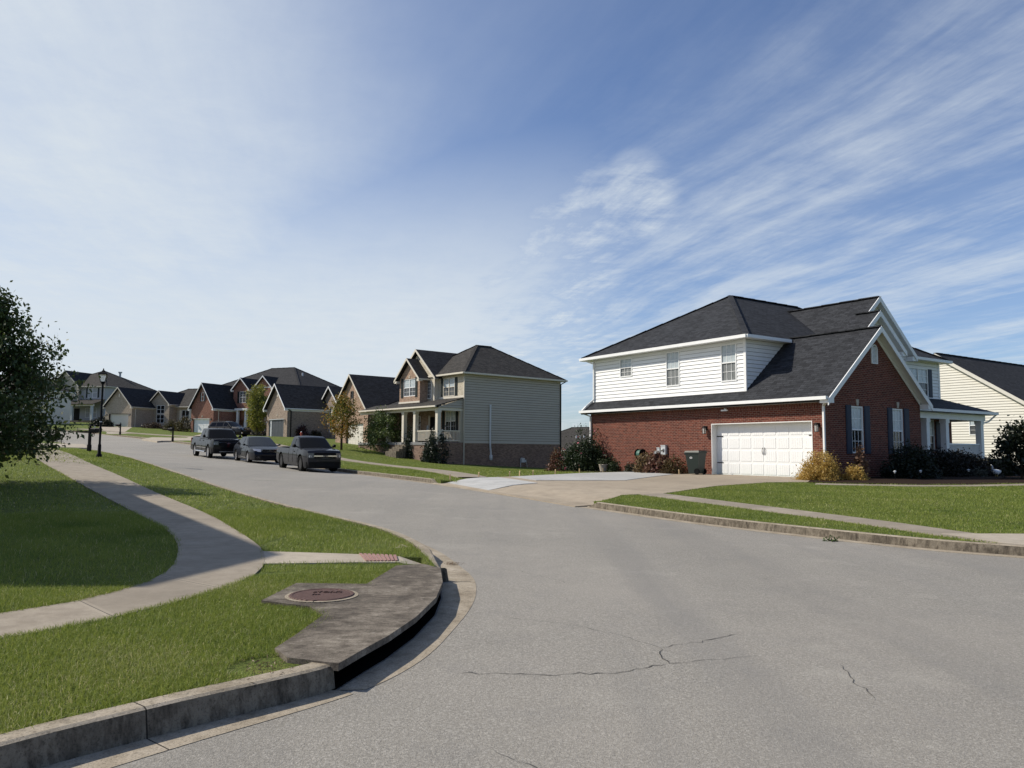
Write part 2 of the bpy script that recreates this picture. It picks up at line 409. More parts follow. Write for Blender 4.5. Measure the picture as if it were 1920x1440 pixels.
def strip(name,A,B,zf,mat,label,skirt=.08,kind='structure'):
    """ribbon between two polylines with the same count; UV u = distance along"""
    mb=MB(); s=0
    for i in range(len(A)-1):
        a0,a1,b0,b1=A[i],A[i+1],B[i],B[i+1]
        d=math.dist([(a0[k]+b0[k])/2 for k in (0,1)],[(a1[k]+b1[k])/2 for k in (0,1)])
        w=math.dist(a0,b0)
        P=[(*a0,zf(*a0)),(*b0,zf(*b0)),(*b1,zf(*b1)),(*a1,zf(*a1))]
        mb.poly(P,0,[(s,0),(s,w),(s+d,w),(s+d,0)])
        mb.poly([P[0],P[3],(*a1,P[3][2]-skirt),(*a0,P[0][2]-skirt)]); mb.poly([P[2],P[1],(*b0,P[1][2]-skirt),(*b1,P[2][2]-skirt)])
        s+=d
    o=mb.build(name,mat); tag(o,label,kind=kind); return o
def resample(P,n):
    L=[0]
    for i in range(len(P)-1): L.append(L[-1]+math.dist(P[i],P[i+1]))
    out=[]
    for k in range(n):
        t=L[-1]*k/(n-1); i=0
        while i<len(L)-2 and L[i+1]<t: i+=1
        u=(t-L[i])/(L[i+1]-L[i] or 1); out.append((P[i][0]+(P[i+1][0]-P[i][0])*u,P[i][1]+(P[i+1][1]-P[i][1])*u))
    return out
def make_ground_mats():
    global M_lawn,M_asphalt,M_curb,M_walk,M_drive,M_newconc,M_slab,M_dirt,M_grass,M_mulch,M_crack,M_walk2
    t=NT('lawn'); o=t.tex('Object'); a=t.noise(o,.35,6,.65); b=t.noise(o,3,6,.7); c=t.noise(o,45,3,.8)
    col=t.ramp(b,[(.3,(.07,.10,.019)),(.55,(.15,.19,.038)),(.75,(.25,.26,.07))])
    col=t.mix(col,(.20,.19,.065),t.ramp(a,[(.5,0),(.78,.5)])); col=t.mix(col,(.012,.018,.006),t.ramp(c,[(.3,.8),(.55,0)]))
    t.bump(t.math('ADD',c,b),.9,.04); M_lawn=t.done(col,.9,.15)
    t=NT('asphalt'); o=t.tex('Object'); f=t.noise(o,110,2,.7); f2=t.noise(o,42,3,.75); m=t.noise(o,1.6,6,.7); b=t.noise(o,.16,5,.6)
    v=t.node('ShaderNodeTexVoronoi'); v.inputs['Scale'].default_value=85; t.link(o,v.inputs['Vector'])
    col=t.ramp(f2,[(.28,(.165,.153,.132)),(.5,(.25,.233,.203)),(.72,(.325,.303,.263))])
    sp=t.math('MULTIPLY',t.ramp(v.outputs['Color'],[(.55,0),(.9,1)]),.5); col=t.mix(col,(.48,.455,.41),sp)
    col=t.mix(col,(.07,.066,.06),t.ramp(f,[(.33,.6),(.47,0)]))
    col=t.mix(col,(.34,.31,.27),t.ramp(b,[(.42,0),(.72,.55)])); col=t.mix(col,(.16,.155,.15),t.ramp(m,[(.52,0),(.85,.45)]))
    tr_=t.noise(t.mapping(o,(.42,.02,1),(0,0,R(-33))),1.0,3,.5); col=t.mix(col,(.15,.139,.12),t.ramp(tr_,[(.5,0),(.72,.2)])); pb=t.noise(o,.55,6,.72); col=t.mix(col,(.40,.375,.325),t.ramp(pb,[(.56,0),(.72,.4)]))
    st=t.noise(t.mapping(o,(.9,.07,1),(0,0,R(-33))),.9,5,.65); col=t.mix(col,(.19,.183,.172),t.ramp(st,[(.5,0),(.75,.5)]))
    t.bump(t.math('ADD',f,f2),.55,.012); M_asphalt=t.done(col,.85,.3)
    M_curb=concrete_mat('kerb_concrete',(.25,.205,.15),1.15,joints=3.0,blotch=(.045,.036,.027))
    M_walk=concrete_mat('sidewalk_concrete',(.33,.285,.225),.55,joints=1.35,blotch=(.17,.135,.10))
    M_walk2=concrete_mat('ramp_concrete',(.40,.35,.28),.3,blotch=(.2,.17,.13))
    M_drive=concrete_mat('driveway_concrete',(.37,.31,.235),.3,joints=3.4,blotch=(.25,.2,.15))
    M_newconc=concrete_mat('new_concrete',(.45,.447,.43),.3,joints=3.4,blotch=(.38,.37,.36))
    M_slab=concrete_mat('stained_slab',(.165,.135,.105),.95,blotch=(.038,.031,.026),scale=1.2)
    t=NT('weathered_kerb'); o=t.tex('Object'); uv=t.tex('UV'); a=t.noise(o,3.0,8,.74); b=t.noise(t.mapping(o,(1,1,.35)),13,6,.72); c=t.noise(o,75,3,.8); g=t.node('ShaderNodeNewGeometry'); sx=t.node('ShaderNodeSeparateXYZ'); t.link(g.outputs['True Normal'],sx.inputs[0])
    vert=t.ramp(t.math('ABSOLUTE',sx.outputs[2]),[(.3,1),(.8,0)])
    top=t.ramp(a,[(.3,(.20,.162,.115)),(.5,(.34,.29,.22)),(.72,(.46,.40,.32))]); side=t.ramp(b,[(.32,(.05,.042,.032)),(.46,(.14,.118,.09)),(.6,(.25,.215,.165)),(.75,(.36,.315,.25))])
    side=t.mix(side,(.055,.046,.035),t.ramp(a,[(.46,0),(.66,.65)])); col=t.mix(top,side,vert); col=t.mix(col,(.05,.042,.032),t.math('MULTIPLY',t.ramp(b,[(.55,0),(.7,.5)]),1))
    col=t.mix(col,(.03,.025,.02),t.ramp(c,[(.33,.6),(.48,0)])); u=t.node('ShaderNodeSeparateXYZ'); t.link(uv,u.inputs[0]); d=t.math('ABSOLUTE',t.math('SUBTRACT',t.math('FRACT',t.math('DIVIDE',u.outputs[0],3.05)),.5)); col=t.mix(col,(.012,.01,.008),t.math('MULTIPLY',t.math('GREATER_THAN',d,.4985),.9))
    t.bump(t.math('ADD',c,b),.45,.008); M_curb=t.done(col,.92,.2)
    t=NT('stained_slab'); o=t.tex('Object'); a=t.noise(o,2.2,8,.72); b=t.noise(t.mapping(o,(1,1.6,1)),7,6,.7); c=t.noise(o,60,3,.8); v=t.node('ShaderNodeTexVoronoi',feature='F1'); v.inputs['Scale'].default_value=9; t.link(o,v.inputs['Vector'])
    col=t.ramp(a,[(.33,(.062,.054,.045)),(.5,(.15,.127,.102)),(.64,(.25,.217,.175)),(.78,(.36,.32,.265))])
    col=t.mix(col,(.05,.04,.03),t.ramp(b,[(.45,0),(.62,.6)])); col=t.mix(col,(.31,.28,.235),t.math('MULTIPLY',t.ramp(v.outputs['Distance'],[(.08,.8),(.2,0)]),t.ramp(a,[(.48,0),(.6,1)])))
    col=t.mix(col,(.02,.017,.014),t.ramp(c,[(.34,.6),(.5,0)])); t.bump(t.math('ADD',c,b),.4,.006); M_slab=t.done(col,.92,.2)
    M_dirt=paint('bare_soil',(.13,.09,.055),.95,.5,scale=9); M_mulch=paint('mulch',(.03,.02,.015),.95,.6,scale=25,spec=.05)
    M_crack=paint('crack_tar',(.035,.034,.033),.9,.3)
    M_grass=leaf_mat('grass_blade',[(.085,.13,.019),(.17,.23,.036),(.28,.315,.066),(.225,.275,.055),(.55,.50,.26)],.42,.5)
make_ground_mats()
def kerb(name,E,side,hf,label,skipslab=None):
    """kerb and gutter swept along asphalt edge E; side=+1 lawn on the left of travel; hf(p)-> kerb height"""
    mb=MB(); prof=[(-9.1,-.03,0),(-9,.0035,0),(-.02,.004,0),(.005,None,.93),(.03,None,1.0),(.15,None,1.0),(.17,None,.2)]
    off=[offs(E,(lambda p,d=d: side*(gw(p)+d if d>-1 else 0))) for d,_,_ in prof]
    s=0
    rows=[]
    for i in range(len(E)):
        hk=hf(E[i]); row=[]
        for (d,z,k),O in zip(prof,off):
            x,y=O[i]; base=hh(x,y)
            row.append((x,y,base+(z if z is not None else max(.008,hk*k))))
        rows.append(row)
    for i in range(len(E)-1):
        d=math.dist(E[i],E[i+1]); vs=[-.04,0,.27,.42,.45,.59,.7]
        for k in range(len(prof)-1):
            if skipslab and (skipslab(E[i]) or skipslab(E[i+1])): continue
            q=[rows[i][k],rows[i+1][k],rows[i+1][k+1],rows[i][k+1]]; u=[(s,vs[k]),(s+d,vs[k]),(s+d,vs[k+1]),(s,vs[k+1])]
            if side<0: q=q[::-1];u=u[::-1]
            mb.poly(q,0,u)
        if skipslab and skipslab(E[i])!=skipslab(E[i+1]):
            q=rows[i] if not skipslab(E[i]) else rows[i+1]; mb.poly([q[2],q[3],q[4],q[5],(q[5][0],q[5][1],q[2][2]-.1),(q[2][0],q[2][1],q[2][2]-.1)])
        s+=d
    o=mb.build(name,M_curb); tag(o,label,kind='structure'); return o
def hL(p):
    x,y=p
    if 9.45<y<10.75 and x>-3: return .02 if y<10.4 else .02+.13*(y-10.4)/.35
    if 50<y<57: return .03
    return .165
def hR(p):
    x,y=p
    if pip(x,y,[(2.9,20.95),(1.0,19.95),(-4.6,28.6),(-2.6,30.2)]): return .02
    if -40<x<-33 and 74<y<86: return .03
    if 96<y<99: return .03
    return .155
inslab=lambda p: 5.22<p[1]<9.3 and -1.6<p[0]<0
terrain_meshes()
iL=[i for i,p in enumerate(EDGE_L)]
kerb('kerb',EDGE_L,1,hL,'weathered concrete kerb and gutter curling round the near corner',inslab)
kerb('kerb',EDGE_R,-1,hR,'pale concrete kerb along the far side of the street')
# ---- sidewalks
wl=spline([(-31.6,49.5),(-24.6,39.2),(-18.2,29.7),(-13.2,23.2),(-9.5,18.2),(-6.82,14.47),(-5.5,12.53),(-4.74,11.14),(-4.27,10.06),(-3.9,9.0),(-3.82,8.35),(-3.9,7.66),(-4.05,7.25),(-4.25,6.95),(-4.6,6.5),(-6.2,5.2),(-11,2.0)],.4)
wr=spline([(-30.4,49.9),(-23.4,39.9),(-17.0,30.6),(-12.2,24.3),(-8.7,19.3),(-6.0,15.3),(-4.25,12.3),(-3.35,10.6),(-2.98,9.5),(-2.85,8.95),(-2.9,7.9),(-3.07,7.4),(-3.3,6.75),(-3.55,6.27),(-3.9,5.85),(-5.5,4.4),(-10.2,.9)],.4)
WN=110; WL=resample(wl,WN); WR=resample(wr,WN)
strip('sidewalk',WL,WR,lambda x,y:hh(x,y)+.158,M_walk,'curving concrete sidewalk across the left lawn')
rz=lambda x,y: hh(x,y)+.03+.125*min(1,max(0,(nearest(EDGE_L,x,y)-.42)/.4))
rampA=[(-3.3,10.47),(-2.25,10.36),(-1.45,10.24),(-1.12,10.2)]; rampB=[(-3.02,9.5),(-1.95,9.68),(-1.38,9.74),(-.98,9.62)]
sheet('crossing_ramp',rampA+rampB[::-1],rz,M_walk2,.3,.1,'short concrete ramp from the sidewalk down to the street')
WB=spline([(-1.55,31.6),(-2.5,35.3),(-4.9,43.5),(-8.6,51.0),(-12.0,56.0),(-19.8,66.8),(-27.5,77.2),(-36,88.5),(-42,95),(-50,101.5),(-60,107.5)],1.0)
strip('sidewalk',offs(WB,.62),offs(WB,-.62),lambda x,y:hh(x,y)+.185,M_walk,'far sidewalk along the lawns on the right side of the street')
WC=spline([(4.0,24.0),(5.2,21.4),(6.4,18.6),(7.4,15.9),(8.0,13.6),(8.7,11.9)],.6)
strip('sidewalk',offs(WC,.45),offs(WC,-.45),lambda x,y:hh(x,y)+.155,M_walk,'narrow sidewalk between the two right hand lawn pieces')
sheet('crossing_ramp',[(7.7,14.0),(9.8,14.0),(12.8,13.4),(12.6,11.9),(9.4,12.2),(8.4,12.1),(7.95,12.7)],lambda x,y:hh(x,y)+.16,M_walk2,.6,.1,'concrete corner ramp at the right edge')
WD=spline([(10.6,27.15),(12.2,26.45),(14.1,26.1),(16.2,26.4),(19,27.6),(24,30.6)],.8)
strip('path',offs(WD,.34),offs(WD,-.34),lambda x,y:hh(x,y)+.150,M_walk,'thin concrete path in front of the planting bed')
dz=lambda x,y: hh(x,y)+.025+.13*min(1,max(0,(nearest(EDGE_R,x,y)-.4)/1.3))
o=sheet('driveway',DRIVE,dz,M_drive,.9,.12,'wide tan concrete driveway in front of the garage',joint_dir=R(33.6))
def inset(P,d):
    c=(sum(p[0] for p in P)/len(P),sum(p[1] for p in P)/len(P))
    return [(p[0]+(c[0]-p[0])*d,p[1]+(c[1]-p[1])*d) for p in P]
sheet('driveway',[(-2.4,29.35),(-1.25,31.65),(-.55,32.2),(.95,28.1),(-.75,25.95)],lambda x,y:dz(x,y)+.016,M_newconc,.7,.02,'fresh pale concrete apron panel beside the old driveway',joint_dir=R(33.6))
sheet('driveway',[(.0,32.6),(.95,29.9),(4.4,29.9),(7.2,34.6),(6.0,38.5),(3.38,36.7),(1.1,34.15)],lambda x,y:dz(x,y)+.016,M_newconc,.8,.02,'fresh pale concrete strip along the left side of the driveway',joint_dir=R(33.6))
for P,l in zip(DRIVE_FAR,('far concrete driveway of the red brick house','far concrete driveway of the pale brick ranch','concrete driveway on the far left')):
    sheet('driveway',P,lambda x,y:hh(x,y)+.15,M_walk2,2.0,.15,l)
# ---- storm drain inlet
SLAB=[(-1.14,5.28),(-1.05,5.63),(-.93,6.05),(-.80,6.7),(-.71,7.54),(-.72,8.35),(-.82,9.2),(-1.05,9.5),(-1.36,9.36),(-1.5,8.2),(-2.23,8.2),(-2.31,7.32),(-1.80,7.08),(-1.6,6.76),(-1.64,6.06),(-1.68,5.66),(-1.52,5.42)]
inlet=empty('storm_drain',"stained concrete storm drain slab with open kerb mouth",'storm drain',(-1.3,7.4,hh(-1.3,7.4)))
def li(x,y,z): return (x+1.3,y-7.4,z-hh(-1.3,7.4))
mb=MB(); zt=lambda x,y: hh(x,y)+.178
V,_,Fc,*_=delaunay_2d_cdt([Vector(p) for p in SLAB],[(k,(k+1)%len(SLAB)) for k in range(len(SLAB))],[],0,1e-4)
for f in Fc:
    c=sum((V[k] for k in f),Vector((0,0)))/3
    if pip(c.x,c.y,SLAB): mb.poly([li(V[k].x,V[k].y,zt(V[k].x,V[k].y)) for k in f])
for k in range(len(SLAB)):
    a,b=SLAB[k],SLAB[(k+1)%len(SLAB)]; mb.poly([li(*a,zt(*a)),li(*a,zt(*a)-.05),li(*b,zt(*b)-.05),li(*b,zt(*b))])
mb.build('slab',M_slab,inlet)
mb=MB(); ft=SLAB[:7]
for k in range(6):
    a,b=ft[k],ft[k+1]
    ai,bi=(a[0]-.5,a[1]),(b[0]-.5,b[1])
    mb.poly([li(*ai,hh(*a)+.13),li(*ai,hh(*a)-.4),li(*bi,hh(*b)-.4),li(*bi,hh(*b)+.13)][::-1])      # near-black back, the mouth's shade put into its colour
    mb.poly([li(a[0]-.015,a[1],hh(*a)+.009),li(b[0]-.015,b[1],hh(*b)+.009),li(*bi,hh(*b)+.009),li(*ai,hh(*a)+.009)])  # near-black floor sheet, paints the shade under the slab
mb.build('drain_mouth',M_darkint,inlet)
mb=MB()
E7=offs(EDGE_L,.0)
g0=[p for p in EDGE_L if inslab(p)]; i0=EDGE_L.index(g0[0]); n=len(g0)
gi=resample(ft,n+1); go_=EDGE_L[i0:i0+n+1]
for k in range(n):
    a,b,c,d=go_[k],go_[k+1],gi[k+1],gi[k]
    mb.poly([li(*a,hh(*a)+.0035),li(*b,hh(*b)+.0035),li(*c,hh(*c)+.006),li(*d,hh(*d)+.006)])
mb.build('gutter_apron',M_curb,inlet)
# man-hole cover
def cover_mat():
    t=NT('rusty_iron'); o=t.tex('Object'); n=t.noise(o,30,5,.7)
    sx=t.node('ShaderNodeSeparateXYZ'); t.link(t.mapping(o,(1,1,1),(0,0,R(62))),sx.inputs[0]); w=t.math('SINE',t.math('MULTIPLY',sx.outputs[0],150))
    t.bump(t.math('ADD',w,n),.6,.008); col=t.ramp(n,[(.3,(.085,.045,.038)),(.7,(.155,.085,.07))]); col=t.mix(col,(.05,.025,.02),t.ramp(w,[(.2,.6),(.5,0)]))
    return t.done(col,.75,.35)
M_iron=cover_mat()
mh=empty('manhole_cover','round rusty red iron manhole cover set in the drain slab','manhole cover',(-1.81,7.57,zt(-1.81,7.57)))
MB().lathe([(0,.012),(.27,.012),(.275,.016),(.30,.016),(.312,.004),(.312,-.02)],n=48).build('cover_plate',M_iron,mh)
MB().lathe([(.316,.006),(.345,.004),(.35,-.02)],n=48).build('frame_ring',M_curb,mh)
def text(name,s,size,parent,loc,rot,mat,ext=.003,label=None):
    c=bpy.data.curves.new(name,'FONT'); c.body=s; c.size=size; c.extrude=ext; c.align_x='CENTER'; c.align_y='CENTER'
    o=bpy.data.objects.new(name,c); COL.objects.link(o); o.parent=parent; o.location=loc; o.rotation_euler=rot
    dg=bpy.context.evaluated_depsgraph_get(); me=bpy.data.meshes.new_from_object(o.evaluated_get(dg)); bpy.data.objects.remove(o); me.materials.clear(); me.materials.append(mat)
    o=bpy.data.objects.new(name,me); COL.objects.link(o); o.parent=parent; o.location=loc; o.rotation_euler=rot
    return o
M_letter=paint('worn_lettering',(.075,.038,.031),.8,.2)
text('lettering','STORM',.085,mh,(.03,.10,.017),(0,0,R(4)),M_letter); text('lettering','n-',.1,mh,(-.05,-.02,.017),(0,0,R(4)),M_letter)
# tactile paving
def pink_mat():
    t=NT('red_tactile'); uv=t.tex('Object'); n=t.noise(uv,20,4); return t.done(t.ramp(n,[(.3,(.27,.15,.14)),(.7,(.36,.22,.19))]),.8,.2)
tp=MB()
for k in range(9):
    f0,f1=k/9+.012,(k+1)/9-.03
    A=lambda f:(-2.02+(.52)*f+.02,10.33-.1*f); B=lambda f:(-1.80+.40*f,9.75+.06*f)
    P=[A(f0),B(f0),B(f1),A(f1)]
    tp.poly([(x+1.7,y-10,rz(x,y)+.014-rz(-1.7,10)) for x,y in P])
    for q in range(4):
        a,b=P[q],P[(q+1)%4]; tp.poly([(a[0]+1.7,a[1]-10,rz(*a)+.014-rz(-1.7,10)),(a[0]+1.7,a[1]-10,rz(*a)-.01-rz(-1.7,10)),(b[0]+1.7,b[1]-10,rz(*b)-.01-rz(-1.7,10)),(b[0]+1.7,b[1]-10,rz(*b)+.014-rz(-1.7,10))])
o=tp.build('tactile_paving',pink_mat()); o.location=(-1.7,10,rz(-1.7,10)); tag(o,'faded pink ridged tactile strip at the ramp end','tactile strip')
# kerb end stone by the ramp
mb=MB(); mb.hexa([(-1.75,10.55,0),(-1.2,10.45,0),(-1.28,11.1,0),(-1.6,11.4,0)],[(-1.68,10.7,.13),(-1.36,10.62,.1),(-1.38,11.05,.14),(-1.58,11.35,.16)])
o=mb.build('kerb_end',M_curb); o.location=(0,0,hh(-1.45,10.9)); tag(o,'sloped concrete kerb end beside the ramp',kind='structure')
# cracks in the asphalt
ck=MB()
def crack(P,w):
    Q=[]
    for i in range(len(P)-1):
        a,b=Vector(P[i]),Vector(P[i+1]); n=max(2,int((b-a).length/.06)); nrm=Vector((-(b-a).y,(b-a).x)).normalized()
        Q+=[a.lerp(b,k/n)+nrm*random.gauss(0,.014) for k in range(n)]
    Q.append(Vector(P[-1])); Ws=[w*.7*random.uniform(.35,1.5) for _ in Q]; Ws[0]=Ws[-1]=.001
    for i in range(len(Q)-1):
        d=(Q[i+1]-Q[i]); n=Vector((-d.y,d.x)).normalized(); a=n*Ws[i]/2; b=n*Ws[i+1]/2
        ck.poly([(p.x,p.y,hh(p.x,p.y)+.004) for p in (Q[i]-a,Q[i+1]-b,Q[i+1]+b,Q[i]+a)])
crack([(-.07,7.51),(.51,7.27),(.94,6.88),(1.23,6.44)],.005); crack([(1.23,6.44),(1.53,6.62),(1.99,6.91)],.010)
crack([(-.35,5.70),(.32,5.67),(.75,5.73),(1.18,5.98)],.012); crack([(1.18,5.98),(1.55,6.1),(1.95,6.22)],.008); crack([(1.23,6.44),(1.17,6.2),(1.2,5.98)],.013)
crack([(2.47,6.0),(2.42,5.6),(2.36,5.15)],.006); crack([(-.4,10.35),(.1,10.15),(.7,9.3)],.007); crack([(4.6,9.6),(5.1,9.9),(5.7,10.0)],.006); crack([(-.1,4.3),(.15,4.05),(.5,3.9)],.005)
crack([(-9.0,27.2),(-8.4,28.4)],.05); crack([(-13.5,37),(-11.8,38.6)],.05)
tag(ck.build('pavement_crack',M_crack),'thin dark cracks branching through the asphalt',kind='structure')
# ------------------------------------------------------------------ houses
def clip(P,ax,val,ge):
    out=[]
    for i in range(len(P)):
        a,b=P[i],P[(i+1)%len(P)]; ia=(a[ax]>=val-1e-9) if ge else (a[ax]<=val+1e-9); ib=(b[ax]>=val-1e-9) if ge else (b[ax]<=val+1e-9)
        if ia: out.append(a)
        if ia!=ib:
            t=(val-a[ax])/(b[ax]-a[ax]); out.append((a[0]+(b[0]-a[0])*t,a[1]+(b[1]-a[1])*t))
    q=[]
    for p in out:
        if not q or math.dist(p,q[-1])>1e-6: q.append(p)
    if len(q)>1 and math.dist(q[0],q[-1])<1e-6: q.pop()
    return q if len(q)>2 else []
def L(u,v,z): return (v,u,z)
def PT(face,c,t,z,n=0):
    a,s=face[0],(-1 if face[1]=='-' else 1)
    return L(t,c+s*n,z) if a=='v' else L(c+s*n,t,z)
def FL(face): return face in ('v-','u+')     # whether (t,z) ccw must be flipped for an outward normal
class House:
    def __init__(s,name,label,O,yaw,cat='house',group=None):
        s.e=empty(name,label,cat,O,R(yaw),group); s.trim=MB(); s.gut=MB()
    def P(s,mb,face,c,pts,n=0,m=0,uv=None):
        q=[PT(face,c,t,z,n) for t,z in pts]
        if face in ('v-','u+'): q=q  # orientation fixed below
        a=Vector(q[1])-Vector(q[0]); b=Vector(q[2])-Vector(q[1]); nn=a.cross(b); out=Vector(PT(face,c,0,0,1))-Vector(PT(face,c,0,0,0))
        if nn.dot(out)<0: q=q[::-1]; uv=uv[::-1] if uv else None
        mb.poly(q,m,uv)
    def bx(s,mb,face,c,t0,t1,z0,z1,n0,n1,m=0):
        q=[PT(face,c,t,z,n) for z in (z0,z1) for t,n in ((t0,n0),(t1,n0),(t1,n1),(t0,n1))]
        A=Vector(q[1])-Vector(q[0]); B=Vector(q[3])-Vector(q[0]); up=A.cross(B).z>0
        b,t=q[:4],q[4:]
        if not up: b,t=b[::-1],t[::-1]
        mb.hexa(b,t,m)
    def wall(s,name,mat,face,c,poly,holes=(),reveal=.09,rmat=None,rows=None,lap=0,seam=None,sh=.02):
        """brick sheet (rows=None) or lapped boards (rows=course height) with rectangular holes (t0,t1,z0,z1)"""
        mb=MB(); ts=sorted({x for hh_ in holes for x in hh_[:2]}); zs=sorted({x for hh_ in holes for x in hh_[2:]})
        tb=[-1e3]+ts+[1e3]
        if rows:
            z0=min(p[1] for p in poly); z1=max(p[1] for p in poly); k=int((z1-z0)/rows)+1; zb=[z0+rows*i for i in range(k+1)]
        else: zb=[-1e3]+zs+[1e3]
        for zi in range(len(zb)-1):
            za,zc=zb[zi],zb[zi+1]
            band=clip(clip(poly,1,za,True),1,zc,False) if len(poly) else []
            if not band: continue
            for ti in range(len(tb)-1):
                cell=clip(clip(band,0,tb[ti],True),0,tb[ti+1],False)
                if not cell: continue
                ct=sum(p[0] for p in cell)/len(cell); cz=sum(p[1] for p in cell)/len(cell)
                hs=[h_ for h_ in holes if h_[0]<ct<h_[1]]
                parts=[cell]
                for h_ in hs:
                    nx=[]
                    for q in parts:
                        lo=clip(q,1,h_[2],False); hi=clip(q,1,h_[3],True)
                        if min(p[1] for p in q)<h_[2]-1e-6 and lo: nx.append(lo)
                        if max(p[1] for p in q)>h_[3]+1e-6 and hi: nx.append(hi)
                    parts=nx
                for q in parts:
                    if rows:
                        pts=[PT(face,c,t,z,lap*(1-(z-za)/rows)) for t,z in q]
                        a=Vector(pts[1])-Vector(pts[0]); b=Vector(pts[2])-Vector(pts[1]); out=Vector(PT(face,c,0,0,1))-Vector(PT(face,c,0,0,0))
                        mb.poly(pts if a.cross(b).dot(out)>0 else pts[::-1])
                        lo=[p for p in q if abs(p[1]-za)<1e-6]
                        if len(lo)>=2:
                            t0,t1=min(p[0] for p in lo),max(p[0] for p in lo)
                            mb.poly([PT(face,c,t0,za,0),PT(face,c,t1,za,0),PT(face,c,t1,za,lap),PT(face,c,t0,za,lap)])
                            if seam: s.bx(mb,face,c,t0,t1,za-sh,za,.001,lap*.12+.002,1)  # dark strip at each course edge, lap shadow put into the colour
                    else: s.P(mb,face,c,q)
        for (t0,t1,za,zc) in holes:
            if reveal:
                for a,b in (((t0,za),(t0,zc)),((t0,zc),(t1,zc)),((t1,zc),(t1,za)),((t1,za),(t0,za))):
                    mb.poly([PT(face,c,*a,0),PT(face,c,*b,0),PT(face,c,*b,-reveal),PT(face,c,*a,-reveal)])
        return mb.build(name,[mat,seam] if seam else mat,s.e)
    def window(s,face,c,t0,t1,z0,z1,n=-.05,double=False,cols=2,rows=2,fw=.055,upper=None,lower=None,frame=None,lower_grid=True,detail=True,split=.5):
        fr=MB(); pn=MB(); u_,l_=upper or M_glass,lower or M_screen; d=.05
        for a,b,cz,dz in ((t0,t1,z0,z0+fw),(t0,t1,z1-fw,z1),(t0,t0+fw,z0+fw,z1-fw),(t1-fw,t1,z0+fw,z1-fw)): s.bx(fr,face,c,a,b,cz,dz,n-d,n+.02)
        zm=z0+(z1-z0)*split
        units=[(t0+fw,t1-fw)] if not double else [(t0+fw,(t0+t1)/2-fw*.6),((t0+t1)/2+fw*.6,t1-fw)]
        if double: s.bx(fr,face,c,(t0+t1)/2-fw*.6,(t0+t1)/2+fw*.6,z0+fw,z1-fw,n-d,n+.015)
        for a,b in units:
            s.bx(fr,face,c,a,b,zm-fw*.45,zm+fw*.45,n-d,n+.012)
            if detail:
                for (za,zb,on) in ((zm+fw*.45,z1-fw,True),(z0+fw,zm-fw*.45,lower_grid)):
                    if not on: continue
                    for i in range(1,cols): x=a+(b-a)*i/cols; s.bx(fr,face,c,x-.009,x+.009,za,zb,n-.034,n-.02)
                    for i in range(1,rows): z=za+(zb-za)*i/rows; s.bx(fr,face,c,a,b,z-.009,z+.009,n-.036,n-.018)
            s.P(pn,face,c,[(a,zm),(b,zm),(b,z1-fw),(a,z1-fw)],n-.03,0); s.P(pn,face,c,[(a,z0+fw),(b,z0+fw),(b,zm),(a,zm)],n-.04,1)
        w=fr.build('window',frame or M_white,s.e); pn.build('pane',[u_,l_],w); return w
    def shutter(s,face,c,t0,t1,z0,z1,mat,n=.0):
        mb=MB(); s.bx(mb,face,c,t0,t1,z0,z1,n+.002,n+.03)
        w=.05; zm=(z0+z1)/2
        for a,b in ((z0+w,zm-w*.6),(zm+w*.6,z1-w)):
            s.bx(mb,face,c,t0+w,t1-w,a,b,n+.03,n+.038)
        return mb.build('shutter',mat,s.e)
    def garage(s,face,c,t0,t1,z0,z1,n,mat,rows=4,cols=6,hard=False):
        mb=MB(); s.bx(mb,face,c,t0,t1,z0,z1,n-.05,n)
        hh_=(z1-z0)/rows; ww=(t1-t0)/cols
        for r in range(rows):
            for k in range(cols):
                a,b=t0+ww*k+.045,t0+ww*(k+1)-.045; p,q=z0+hh_*r+.06,z0+hh_*(r+1)-.06
                s.bx(mb,face,c,a,b,p,q,n,n+.012)
                if hard:
                    for j in range(1,5): x=a+(b-a)*j/5; s.bx(mb,face,c,x-.005,x+.005,p+.02,q-.02,n+.012,n+.015)
            s.bx(mb,face,c,t0,t1,z0+hh_*r-.008,z0+hh_*r+.008,n,n+.002) if False else None
        g=mb.build('garage_door',mat,s.e)
        if hard:
            for t in (t0,t1):
                for z in (z0+hh_*.95,z0+hh_*3.05):
                    m2=MB(); d=.36 if t==t0 else -.36; a,b=sorted((t,t+d)); s.bx(m2,face,c,a,b,z-.018,z+.018,n+.013,n+.022); m2.build('hinge_strap',M_blackmetal,g)
            tm=(t0+t1)/2
            for sg in (-1,1):
                pts=[PT(face,c,tm+sg*(.035+.035*math.sin(math.pi*k/6)),z0+hh_*1.62+.3*k/6,n+.03+.02*math.sin(math.pi*k/6)) for k in range(7)]
                MB().tube(pts,.012,6).build('handle',M_blackmetal,g)
        return g
    def roof(s,polys,mat,th=.09,name='roof'):
        mb=MB()
        for P in polys:
            q=[Vector(L(*p)) for p in P]; n=(q[1]-q[0]).cross(q[2]-q[1]).normalized()
            if n.z<0: q=q[::-1]; n=-n
            mb.hexa([p-n*th for p in q],q)
        return mb.build(name,mat,s.e)
    def ridge(s,segs,mat,w=.26):
        mb=MB()
        for a,b in segs:
            a,b=Vector(L(*a)),Vector(L(*b)); n=max(1,int((b-a).length/.9))
            for k in range(n):
                p,q=a.lerp(b,k/n),a.lerp(b,(k+1)/n); mb.beam(p+Vector((0,0,.012)),q+Vector((0,0,.03)),w,.045)
        return mb.build('ridge_cap',mat,s.e)
